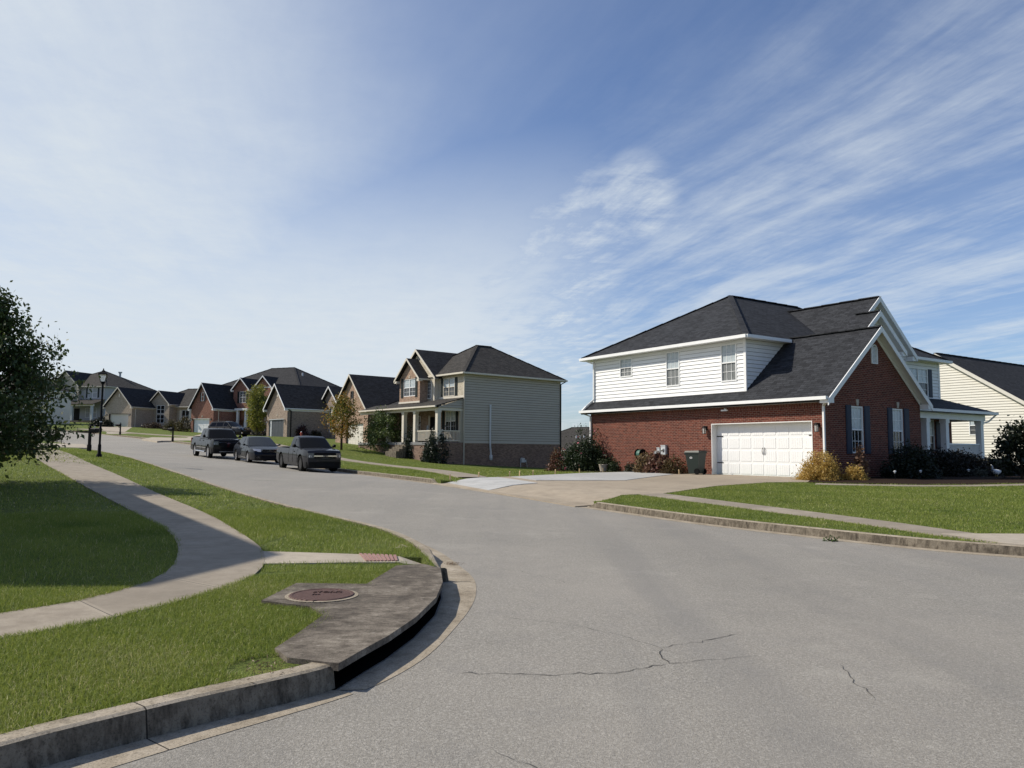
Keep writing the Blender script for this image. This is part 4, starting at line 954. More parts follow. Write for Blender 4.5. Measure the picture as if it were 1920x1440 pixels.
# brick gable bay
KW=(5.55,7.45,3.95,5.45)
H.wall('brick_wall',M_tanbrick,'v-',-1.2,[(4.8,3.2),(8.1,3.2),(8.1,5.5),(6.45,6.98),(4.8,5.5)],[KW])
for f,c in (('u-',4.8),('u+',8.1)): H.wall('brick_wall',M_tanbrick,f,c,[(-1.2,3.2),(0,3.2),(0,5.5),(-1.2,5.5)])
H.roof([[(4.4,-1.55,5.36),(6.45,-1.55,7.22),(6.45,0,7.22),(4.4,0,5.36)],[(8.5,-1.55,5.36),(6.45,-1.55,7.22),(6.45,0,7.22),(8.5,0,5.36)]],M_roof2)
for ue in (4.4,8.5): H.rake((ue,-1.55,5.38),(6.45,-1.55,7.24),'v-',.2); H.trim.poly([L(ue,-1.54,5.26),L(6.45,-1.54,7.12),L(6.45,-1.201,7.12),L(ue,-1.201,5.26)]); H.gutter((ue,-1.5,5.3),(ue,0,5.3)); H.trim.hexa([L(min(ue,ue+(.4 if ue<6 else -.4)),-1.55,5.14),L(max(ue,ue+(.4 if ue<6 else -.4)),-1.55,5.14),L(max(ue,ue+(.4 if ue<6 else -.4)),-1.2,5.14),L(min(ue,ue+(.4 if ue<6 else -.4)),-1.2,5.14)],[L(min(ue,ue+(.4 if ue<6 else -.4)),-1.55,5.34),L(max(ue,ue+(.4 if ue<6 else -.4)),-1.55,5.34),L(max(ue,ue+(.4 if ue<6 else -.4)),-1.2,5.34),L(min(ue,ue+(.4 if ue<6 else -.4)),-1.2,5.34)])
H.window('v-',-1.2,KW[0],KW[1],KW[2],KW[3],-.04,double=True,upper=M_blind,lower=M_screen,cols=2,rows=2); H.shutter('v-',-1.2,KW[0]-.38,KW[0]-.03,KW[2]-.1,KW[3]+.1,M_shutterdk); H.shutter('v-',-1.2,KW[1]+.03,KW[1]+.38,KW[2]-.1,KW[3]+.1,M_shutterdk)
mb=MB(); H.bx(mb,'v-',-1.2,4.75,8.15,3.36,3.5,0,.05); mb.build('sill_board',M_cream,H.e); mb=MB(); H.bx(mb,'v-',-1.2,6.4,6.6,5.5,5.75,.0,.03); mb.build('keystone',M_stone,H.e)
# porch
H.roof([[(.0,-2.75,2.86),(8.6,-2.75,2.86),(8.6,-1.1,3.36),(.0,0,3.62)],[(8.6,-2.75,2.86),(12.5,-2.75,2.86),(12.5,-1.1,3.36),(8.6,-1.1,3.36)]],M_roof3,.08)
H.gutter((-.05,-2.8,2.8),(12.5,-2.8,2.8)); H.trim.poly([L(.05,-2.7,2.72),(L(13,-2.7,2.72)),L(13,0,2.72),L(.05,0,2.72)])
mb=MB(); mb.hexa([L(.1,-2.42,2.5),L(13,-2.42,2.5),L(13,-2.2,2.5),L(.1,-2.2,2.5)],[L(.1,-2.42,2.74),L(13,-2.42,2.74),L(13,-2.2,2.74),L(.1,-2.2,2.74)]); mb.hexa([L(.1,-2.2,2.5),L(.32,-2.2,2.5),L(.32,0,2.5),L(.1,0,2.5)],[L(.1,-2.2,2.74),L(.32,-2.2,2.74),L(.32,0,2.74),L(.1,0,2.74)]); mb.build('porch_beam',M_cream,H.e)
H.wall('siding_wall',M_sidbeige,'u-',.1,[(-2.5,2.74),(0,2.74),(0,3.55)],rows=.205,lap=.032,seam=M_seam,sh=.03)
for u in (.28,3.55,5.35,7.95):
    mb=MB(); a,b=u-.16,u+.16; mb.hexa([L(a,-2.48,0),L(b,-2.48,0),L(b,-2.16,0),L(a,-2.16,0)],[L(a,-2.48,2.5),L(b,-2.48,2.5),L(b,-2.16,2.5),L(a,-2.16,2.5)]); mb.hexa([L(a-.03,-2.51,2.34),L(b+.03,-2.51,2.34),L(b+.03,-2.13,2.34),L(a-.03,-2.13,2.34)],[L(a-.03,-2.51,2.5),L(b+.03,-2.51,2.5),L(b+.03,-2.13,2.5),L(a-.03,-2.13,2.5)]); mb.build('porch_post',M_cream,H.e)
mb=MB(); mb.hexa([L(.1,-.3,0),L(.36,-.3,0),L(.36,0,0),L(.1,0,0)],[L(.1,-.3,2.5),L(.36,-.3,2.5),L(.36,0,2.5),L(.1,0,2.5)]); mb.build('porch_post',M_sidbeige,H.e)
mb=MB(); mb.hexa([L(.1,-2.4,.86),L(.2,-2.4,.86),L(.2,-.3,.86),L(.1,-.3,.86)],[L(.1,-2.4,.94),L(.2,-2.4,.94),L(.2,-.3,.94),L(.1,-.3,.94)]); mb.hexa([L(.1,-2.4,.08),L(.2,-2.4,.08),L(.2,-.3,.08),L(.1,-.3,.08)],[L(.1,-2.4,.15),L(.2,-2.4,.15),L(.2,-.3,.15),L(.1,-.3,.15)])
for k in range(15): v=-2.28+k*.135; mb.hexa([L(.13,v-.02,.15),L(.17,v-.02,.15),L(.17,v+.02,.15),L(.13,v+.02,.15)],[L(.13,v-.02,.86),L(.17,v-.02,.86),L(.17,v+.02,.86),L(.13,v+.02,.86)])
for u0 in (.5,): 
    mb.hexa([L(.44,-2.36,.86),L(3.4,-2.36,.86),L(3.4,-2.27,.86),L(.44,-2.27,.86)],[L(.44,-2.36,.94),L(3.4,-2.36,.94),L(3.4,-2.27,.94),L(.44,-2.27,.94)])
    for k in range(22): u=.55+k*.135; mb.hexa([L(u-.02,-2.33,.1),L(u+.02,-2.33,.1),L(u+.02,-2.29,.1),L(u-.02,-2.29,.1)],[L(u-.02,-2.33,.86),L(u+.02,-2.33,.86),L(u+.02,-2.29,.86),L(u-.02,-2.29,.86)])
mb.build('railing',M_cream,H.e)
mb=MB(); mb.hexa([L(0,-2.55,-.22),L(13,-2.55,-.22),L(13,0,-.22),L(0,0,-.22)],[L(0,-2.55,0),L(13,-2.55,0),L(13,0,0),L(0,0,0)]); mb.build('porch_floor',paint('grey_porch',(.2,.2,.2),.7),H.e)
H.wall('brick_foundation',M_foundbrick,'v-',-2.5,[(-.03,-3.2),(13,-3.2),(13,-.2),(-.03,-.2)])
H.window('v-',0,1.25,2.75,.9,2.6,-.04,double=True,upper=M_blind,lower=M_glass); H.shutter('v-',0,.85,1.2,.9,2.6,M_shutterdk); H.shutter('v-',0,2.8,3.15,.9,2.6,M_shutterdk)
mb=MB(); H.bx(mb,'v-',0,3.9,4.9,0,2.15,.0,.05); mb.build('front_door',M_blackmetal,H.e)
mb=MB(); H.bx(mb,'v-',0,3.62,3.82,0,2.3,.0,.05); H.bx(mb,'v-',0,4.98,5.18,0,2.3,.0,.05); mb.build('door_frame',M_cream,H.e)
H.window('v-',0,6.5,7.4,.6,2.3,.03,upper=M_blind,lower=M_glass)
mb=MB()
for k in range(4): mb.hexa([L(4.2,-2.85-.3*k,-2.2),L(5.9,-2.85-.3*k,-2.2),L(5.9,-2.55-.3*k,-2.2),L(4.2,-2.55-.3*k,-2.2)],[L(4.2,-2.85-.3*k,-.2-.18*k),L(5.9,-2.85-.3*k,-.2-.18*k),L(5.9,-2.55-.3*k,-.2-.18*k),L(4.2,-2.55-.3*k,-.2-.18*k)])
mb.build('porch_step',M_curb,H.e)
# garage wing
gable_wing(H,14.1,20.7,-1.0,9.5,3.05,6.65,M_tanbrick,M_roof2,base=-1.2,holes=[(14.95,18.45,-.35,1.85)],ov=.3,rk=.35,trim=M_cream)
H.garage('v-',-1.0,14.95,18.45,-.35,1.85,-.2,M_doorcream,4,6)
GW=(17.05,17.6,3.7,5.0)
H.window('v-',-1.0,*GW,.03,frame=M_shutterdk,upper=M_glass)
# wing between garage and porch
H.wall('brick_wall',M_foundbrick,'u-',14.08,[(-1.0,-1.2),(2,-1.2),(2,2.9),(-1.0,2.9)])
# vent pipe and gas meter on the side wall
mb=MB(); mb.tube([PT('u-',0,2.66,-1.05,.07),PT('u-',0,2.63,-.7,.09),PT('u-',0,2.55,-.35,.12),PT('u-',0,2.55,.4,.1),PT('u-',0,2.55,3.02,.1)],.075,10); mb.tube([PT('u-',0,2.66,-1.0,.08),PT('u-',0,2.66,-1.25,.08)],.13,12); H.bx(mb,'u-',0,2.48,2.62,3.0,3.12,0,.16)
mb.build('vent_pipe',M_pvc,H.e)
mb=MB(); mb.tube([PT('u-',0,2.66,-1.42,.09),PT('u-',0,2.66,-1.26,.09)],[.1,.14],12); mb.build('pipe_elbow',M_meter,H.e)
mb=MB(); H.bx(mb,'u-',0,5.85,6.15,-1.62,-1.25,.06,.24); H.bx(mb,'u-',0,6.2,6.36,-1.6,-1.4,.06,.2); mb.tube([PT('u-',0,5.8,-2.3,.12),PT('u-',0,5.8,-1.3,.12),PT('u-',0,5.95,-1.22,.12)],.03,8); mb.tube([PT('u-',0,6.4,-1.5,.12),PT('u-',0,6.62,-2.3,.12)],.02,6); mb.build('gas_meter',M_meter,H.e)
H.spout([(-.35,-.4,5.5),(-.07,-.06,5.3),(-.07,-.06,-1.9)],M_sidbeige); H.spout([(-.4,10.75,5.5),(-.07,10.42,5.25),(-.07,10.42,-2.2)],M_blackmetal)
H.finish(M_cream)
# ================================================================== grey-tan brick house with the slate garage door
H=House('brick_house','grey tan brick house with steep gable and slate grey single garage door',(-26.70,92.0,2.967),43)
gable_wing(H,0,5.35,0,13,3.42,6.5,M_greybrick,M_roof2,base=-1.5,holes=[(.88,4.75,-.05,2.2)],ov=.22,rk=.45)
H.garage('v-',0,.9,4.25,-.03,2.15,-.18,M_doordk,4,4); mb=MB(); H.bx(mb,'v-',0,4.25,4.75,-.05,2.2,-.18,-.12); H.bx(mb,'v-',0,.88,4.75,2.12,2.2,-.18,.0); mb.build('door_frame',M_meter,H.e)
for t in (.5,5.0): H.lantern('v-',0,t,1.95)
mb=MB(); H.bx(mb,'v-',0,2.5,2.68,2.55,2.85,0,.03); mb.build('keystone',M_stone,H.e); mb=MB(); H.bx(mb,'v-',0,2.55,2.8,4.9,5.3,0,.04); mb.build('gable_vent',M_cream,H.e)
gable_wing(H,-2.8,1.9,5.5,13,3.7,6.35,M_greybrick,M_roof2,base=-1.5,holes=[(-1.25,-.15,.7,3.9)],ov=.3,rk=.4)
H.window('v-',5.5,-1.25,-.15,.7,2.2,-.04,double=True,detail=False,lower=M_glass); H.window('v-',5.5,-1.25,-.15,2.3,3.9,-.04,double=True,detail=False,lower=M_glass)
hip_block(H,-11,5.3,9,20,3.4,3.2,M_greybrick,M_roof2,base=-2.5)
H.spout([(-.2,-.1,3.3),(-.06,.45,3.1),(-.06,.45,-.6)],M_blackmetal); H.spout([(5.6,-.1,3.3),(5.42,.2,3.0),(5.42,.2,-.4)],M_blackmetal)
H.finish(M_white)
# ================================================================== rose brick two-storey house
H=House('brick_house','rose red brick two-storey house with twin front gables and big dark hip roof',(-42.43,110.0,3.656),66)
gable_wing(H,0,4.25,0,9,3.55,7.3,M_rosebrick,M_roof2,base=-1.5,holes=[(.72,3.82,-.05,2.15)],ov=.28,rk=.4)
H.garage('v-',0,.74,3.35,-.03,2.12,-.25,M_door,4,4); mb=MB(); H.bx(mb,'v-',0,3.35,3.82,-.05,2.15,-.25,-.2); H.bx(mb,'v-',0,.72,3.82,2.1,2.15,-.25,0); mb.build('door_frame',M_white,H.e)
for t in (.35,4.0): H.lantern('v-',0,t,2.0)
mb=MB(); H.bx(mb,'v-',0,2.05,2.2,2.3,2.6,0,.03); H.bx(mb,'v-',0,2.08,2.22,5.95,6.25,0,.03); mb.build('keystone',M_stone,H.e)
H.window('v-',0,1.88,2.42,4.66,5.87,.02,detail=False,lower=M_glass); H.shutter('v-',0,1.66,1.85,4.6,5.9,M_shutterdk); H.shutter('v-',0,2.45,2.62,4.6,5.9,M_shutterdk)
gable_wing(H,-2.15,.85,4.6,10,6.55,8.35,M_rosebrick,M_roof2,base=2.0,holes=[(-1.55,-.35,4.6,6.3)],ov=.25,rk=.35,sides='r')
H.window('v-',4.6,-1.55,-.35,4.6,6.3,-.03,double=True,lower=M_glass); H.shutter('v-',4.6,-1.95,-1.59,4.55,6.3,M_shutterdk); H.shutter('v-',4.6,-.31,.05,4.55,6.3,M_shutterdk)
gable_wing(H,-5.75,-2.6,5.4,10,6.75,8.6,M_rosebrick,M_roof2,base=-.5,ov=.25,rk=.35,sides='r')
hip_block(H,-10.2,6.0,5.9,17.7,6.95,3.5,M_rosebrick,M_roof2,base=-1.5)
H.wall('brick_wall',M_rosebrick,'v-',5.2,[(-2.15,-.6),(0,-.6),(0,3.8),(-2.15,3.8)])
mb=MB(); H.bx(mb,'v-',4.6,-2.7,-.3,3.45,3.75,-.6,.9); mb.build('porch_roof',M_white,H.e)
for t in (-.75,-2.3): mb=MB(); H.bx(mb,'v-',4.6,t-.15,t+.15,-.4,3.45,.5,.8); mb.build('porch_post',M_white,H.e)
mb=MB(); H.bx(mb,'v-',5.2,-1.9,-.95,0,2.2,.01,.05); mb.build('front_door',M_blackmetal,H.e); mb=MB(); H.bx(mb,'v-',5.2,-.9,-.68,0,2.6,.01,.05); mb.build('sidelight',M_blind,H.e)
H.window('v-',5.4,-5.3,-3.9,.6,2.7,.02,double=True,lower=M_glass,detail=False)
H.spout([(-.25,.5,3.4),(-.06,.9,3.1),(-.06,.9,-.5)],M_cream); H.finish(M_white)
mb=MB(); mb.tube([L(-7.0,10.5,8.3),L(-7.0,10.5,9.4)],.12,8); mb.build('roof_vent',M_pvc,H.e)
# ================================================================== pale brown brick ranch
H=House('brick_house','pale brown brick single-storey ranch house with cream garage and tall gabled window',(-58.01,118.0,4.705),72)
gable_wing(H,0,5.1,0,12,3.1,6.15,M_ranchbrick,M_roof2,base=-1.5,holes=[(.6,4.4,-.05,2.05)],ov=.3,rk=.4)
H.garage('v-',0,.62,4.36,-.03,2.0,-.3,M_doorcream,4,4)
for t in (.3,4.75): H.lantern('v-',0,t,1.9)
mb=MB(); H.bx(mb,'v-',0,2.4,2.6,4.6,5.1,0,.04); mb.build('gable_vent',M_cream,H.e); mb=MB(); H.bx(mb,'v-',0,2.45,2.6,2.35,2.6,0,.03); mb.build('keystone',M_stone,H.e)
gable_wing(H,-2.9,.9,4.6,14,3.7,5.9,M_ranchbrick,M_roof2,base=-1.5,holes=[(-1.95,-.45,.75,2.1),(-1.95,-.45,2.25,3.55)],ov=.3,rk=.4,sides='r')
H.window('v-',4.6,-1.95,-.45,.75,2.1,-.03,double=True,lower=M_glass,detail=False); H.window('v-',4.6,-1.95,-.45,2.25,3.55,-.03,double=True,lower=M_glass,detail=False)
hip_block(H,-9,5,6.2,17,3.4,3.3,M_ranchbrick,M_roof3,base=-1.5,holes={'v-':[(-5.35,-3.9,.95,2.85)]})
H.window('v-',6.2,-5.35,-3.9,.95,2.85,-.03,double=True,lower=M_glass,detail=False); H.shutter('v-',6.2,-3.85,-3.5,.95,2.85,M_cream); H.shutter('v-',6.2,-5.75,-5.4,.95,2.85,M_cream)
H.spout([(-.28,.4,3.0),(-.06,.7,2.8),(-.06,.7,-.5)],M_cream); H.finish(M_cream)
# ================================================================== far grey two-storey house
H=House('siding_house','far grey two-storey house with wide porch and tall brown hip roof',(-73.82,140.0,6.035),75)
hip_block(H,0,13,0,13,6.62,3.6,M_sidgrey,M_roof3,base=-1,wallname='siding_wall',rows=.42,lap=.02)
H.window('v-',0,1.7,3.75,4.55,6.35,.03,double=True,lower=M_glass,detail=False); H.shutter('v-',0,1.25,1.66,4.55,6.35,M_shutterdk); H.shutter('v-',0,3.79,4.2,4.55,6.35,M_shutterdk)
gable_wing(H,5.3,11.2,-.6,6,6.6,9.6,M_shake,M_roof2,base=3.4,holes=[],ov=.3,rk=.4)
H.window('v-',-.6,6.0,7.1,4.4,6.3,.03,lower=M_glass,detail=False)
gable_wing(H,8.3,11.6,-1.5,3,6.3,8.3,M_ranchbrick,M_roof2,base=3.4,holes=[],ov=.3,rk=.3)
H.window('v-',-1.5,9.0,10.4,4.5,6.0,.03,lower=M_glass,detail=False)
H.roof([[(-.2,-2.9,3.25),(11,-2.9,3.25),(11,0,4.25),(-.2,0,4.25)]],M_roof3)
mb=MB(); H.bx(mb,'v-',-2.4,0,11,2.9,3.2,-.1,.2); mb.build('porch_beam',M_cream,H.e)
for t in (.4,4.7,8.6): mb=MB(); H.bx(mb,'v-',-2.4,t-.2,t+.2,.3,2.9,-.1,.2); mb.build('porch_post',M_meter,H.e)
mb=MB(); H.bx(mb,'v-',-2.6,-.2,11,-1,.3,-2.6,.2); mb.build('porch_floor',M_slab,H.e)
H.window('v-',0,1.6,2.6,.9,2.7,.03,lower=M_glass,detail=False); H.window('v-',0,3.1,4.1,.9,2.7,.03,lower=M_glass,detail=False)
mb=MB(); H.bx(mb,'v-',0,5.4,6.6,.3,2.6,.01,.06); mb.build('front_door',M_blackmetal,H.e)
mb=MB(); mb.tube([L(4.5,8.4,8.6),L(4.5,8.4,9.9)],.2,10); mb.tube([L(4.5,8.4,9.9),L(4.5,8.4,10.15)],[.34,.38],10); mb.build('chimney',M_meter,H.e)
H.finish(M_cream)
# ---- pale house behind the left tree, small far roof, house off to the left that shades the lawn
H=House('siding_house','pale two-storey house mostly hidden behind the leafy tree on the left',(-74,118,4.9),80)
hip_block(H,0,12,0,9,5.6,2.8,M_sidcream,M_roof3,base=-1.5,wallname='siding_wall',rows=.42,lap=.02); H.window('v-',0,2,3.6,3.2,4.8,.03,detail=False); H.window('v-',0,7,8.6,3.2,4.8,.03,detail=False)
H.garage('v-',0,1,5,0,2.1,.02,M_doorcream,4,4); H.finish(M_white)
H=House('siding_house','dark hipped roof of a distant house low between the two larger houses',(9.8,104.5,-1.0),46)
hip_block(H,-2,14,0,13,2.6,3.4,M_sidgrey,M_roof3,base=-1.5,wallname='siding_wall',rows=.42,lap=.02)
for u in (2.6,3.3,4.0): mb=MB(); mb.tube([L(u,3.2,4.0),L(u,3.2,4.75)],.09,8); mb.build('roof_vent',M_pvc,H.e)
H.finish(M_white)
H=House('siding_house','tall saltbox house standing just left of the lawn and shading it',(-14,0,.4),0)
pf=[(9.5,-1),(20.4,-1),(20.4,3.5),(11.5,9.45),(9.5,8.95)]
for f,c in (('v+',0),('v-',-10)): H.wall('siding_wall',M_sidcream,f,c,pf,rows=.19,lap=.02)
H.wall('siding_wall',M_sidcream,'u-',9.5,[(-10,-1),(0,-1),(0,8.9),(-10,8.9)],rows=.19,lap=.02); H.wall('siding_wall',M_sidcream,'u+',20.4,[(-10,-1),(0,-1),(0,3.5),(-10,3.5)],rows=.19,lap=.02)
H.roof([[(20.7,.2,3.4),(11.5,.2,9.65),(11.5,-10.3,9.65),(20.7,-10.3,3.4)],[(9.2,.2,8.95),(11.5,.2,9.65),(11.5,-10.3,9.65),(9.2,-10.3,8.95)]],M_roof)
H.window('v+',0,12,13,4.2,5.8,.03); H.window('v+',0,14.5,15.5,1,2.6,.03); H.finish(M_white)
# ------------------------------------------------------------------ vehicles
def carpaint(name,c,rough=.18):
    t=NT(name); t.b.inputs['Coat Weight'].default_value=.5; t.b.inputs['Coat Roughness'].default_value=.03; o=t.tex('Object'); n=t.noise(o,2.5,4)
    return t.done(t.ramp(n,[(.3,tuple(x*.85 for x in c)),(.7,tuple(x*1.12 for x in c))]),rough+.3,.08,.0)
M_carblack=carpaint('black_paint',(.003,.003,.004)); M_carnavy=carpaint('blue_black_paint',(.003,.005,.010)); M_cargrey=carpaint('graphite_paint',(.013,.014,.018)); M_carsuv=carpaint('deep_grey_paint',(.004,.004,.005))
M_tint=glass_mat('tinted_glass',(.003,.003,.004),.03,.13); M_chrome=paint('chrome',(.7,.7,.72),.12,.05,1.0); M_tyre=paint('tyre_rubber',(.008,.008,.008),.9,.25,spec=.1); M_alloy=paint('alloy_rim',(.5,.5,.52),.25,.1,.9); M_blackrim=paint('black_rim',(.02,.02,.022),.3,.2,.5)
M_lens=paint('clear_lens',(.42,.43,.45),.08,.2,.3,.9); M_darklens=paint('smoked_lens',(.05,.05,.055),.08,.3,.2,.9); M_plastic=paint('black_plastic',(.006,.006,.007),.6,.2,spec=.15); M_gold=paint('gold_emblem',(.55,.38,.10),.3,.1,.8)
def shell(outline,yf,arch=(),cross=7,crown=.03,front=.10,rear=.04,mb=None,bottom=None):
    """outline: (x,z) ccw from the side; arch: indices of segments that are wheel-arch cuts; yf(x,z): half width"""
    mb=mb or MB(); V2=[Vector(p) for p in outline]; n=len(V2)
    xs=[p.x for p in V2]; zs=[p.y for p in V2]; pts=list(V2); x=min(xs)+.12
    while x<max(xs):
        z=min(zs)+.06
        while z<max(zs):
            if pip(x,z,outline) and min((Vector((x,z))-q).length for q in V2)>.06: pts.append(Vector((x,z)))
            z+=.11
        x+=.17
    V,_,Fc,*_=delaunay_2d_cdt(pts,[(k,(k+1)%n) for k in range(n)],[],0,1e-5)
    xf,xr=max(xs),min(xs)
    def pos(x,z,t):
        y=yf(x,z)*t; e=1-t*t; xx=x+(front*e*max(0,1-(xf-x)/.7)**1.5 if x>xf-.7 else 0)-(rear*e*max(0,1-(x-xr)/.5) if x<xr+.5 else 0)
        return (xx,y,z+crown*e*(1 if z>.6*max(zs) else max(0,(z/max(zs)-.3)/.3) if z>.3*max(zs) else 0))
    idx={}
    def vid(x,z,t):
        k=(round(x,4),round(z,4),round(t,4))
        if k not in idx: idx[k]=len(mb.v); mb.v.append(pos(x,z,t))
        return idx[k]
    for f in Fc:
        cx=sum(V[k].x for k in f)/3; cz=sum(V[k].y for k in f)/3
        if not pip(cx,cz,outline): continue
        g=[vid(V[k].x,V[k].y,1) for k in f]; a,b,c=(V[k] for k in f)
        ccw=(b-a).cross(c-a)>0
        mb.f.append(tuple(g if not ccw else g[::-1])); mb.m.append(0)
        g=[vid(V[k].x,V[k].y,-1) for k in f]; mb.f.append(tuple(g if ccw else g[::-1])); mb.m.append(0)
    ts=[-1+2*k/(cross-1) for k in range(cross)]
    for i in range(n):
        if i in arch: continue
        a,b=V2[i],V2[(i+1)%n]
        for k in range(cross-1):
            mb.f.append((vid(a.x,a.y,ts[k]),vid(b.x,b.y,ts[k]),vid(b.x,b.y,ts[k+1]),vid(a.x,a.y,ts[k+1]))); mb.m.append(0)
    for i in arch:
        a,b=V2[i],V2[(i+1)%n]
        for sg in (-1,1):
            ya,yb=yf(a.x,a.y)*sg,yf(b.x,b.y)*sg
            q=[(a.x,ya,a.y),(b.x,yb,b.y),(b.x,yb-sg*.34,b.y),(a.x,ya-sg*.34,a.y)]; mb.poly(q if sg>0 else q[::-1],1)
    return mb
def archpts(cx,r,zb,n=9): # from front to rear over the wheel, start and end at z=zb
    zc=r*.92; a0=math.asin(max(-1,min(1,(zb-zc)/r)))
    return [(cx+r*math.cos(a0+(math.pi-2*a0)*k/n),zc+r*math.sin(a0+(math.pi-2*a0)*k/n)) for k in range(n+1)]
def glass_side(pts,yf,e=.006): return [[(x,s*(yf(x,z)+e),z) for x,z in (pts if s<0 else pts[::-1])] for s in (1,-1)]
def wheel(parent,x,y,r,w,rim,side,spokes=5):
    e=bpy.data.objects.new('wheel',None); COL.objects.link(e); e.parent=parent; e.location=(x,y,r); e.rotation_euler=(0,0,0 if side>0 else math.pi); e.empty_display_size=.2
    MB().lathe([(r*.66,-w/2),(r*.93,-w/2),(r,-w*.32),(r,w*.32),(r*.93,w/2),(r*.70,w/2),(r*.68,w*.3)],n=28,axis='y').build('tyre',M_tyre,e,True,40)
    mb=MB(); mb.lathe([(r*.69,w*.42),(r*.63,w*.46),(r*.60,w*.2),(r*.58,-w*.1)],n=28,axis='y',m=0); mb.lathe([(0,w*.05),(r*.60,w*.05)],n=24,axis='y',m=1)
    mb.lathe([(r*.15,w*.05),(r*.15,w*.38),(r*.1,w*.42),(0,w*.42)],n=14,axis='y')
    for k in range(spokes):
        a=2*math.pi*k/spokes
        for d in (-.12,.12): mb.beam((r*.1*math.cos(a),w*.36,r*.1*math.sin(a)),(r*.66*math.cos(a+d),w*.38,r*.66*math.sin(a+d)),r*.11,w*.12,up=(0,1,0))
    mb.build('rim',[rim,M_plastic],e,True,35)
    return e
def emblem(parent,x,z,s,mat=None):
    mb=MB(); P=[(-1,-.18),(-.28,-.18),(-.2,-.4),(.35,-.4),(.28,-.18),(1.05,-.18),(.95,.18),(.28,.18),(.2,.4),(-.35,.4),(-.28,.18),(-1.05,.18)]
    mb.hexa([(x,-a*s,z+b*s) for a,b in P],[(x+.02,-a*s,z+b*s) for a,b in P]); return mb.build('emblem',mat or M_gold,parent)
def mirror(mi,xm,sg,Wd,z,w,h_):
    y0=Wd*.99; P=[(y0+.02,z+.06),(y0+w*.3,z+.03),(y0+w*.9,z+.05),(y0+w,z+.09),(y0+w*.95,z+h_),(y0+w*.75,z+h_+.035),(y0+.05,z+h_+.02),(y0+.02,z+h_*.8)]
    a=[(xm-.05,sg*y,zz) for y,zz in P]; c=Vector((xm+.07,sg*(y0+w*.5),z+.1+h_*.3)); b=[tuple(c.lerp(Vector((xm+.07,sg*y,zz)),.72)) for y,zz in P]
    mi.hexa(a,b); mi.beam((xm+.03,sg*Wd*.9,z+.05),(xm+.0,sg*(y0+.06),z+.09),.07,.05)
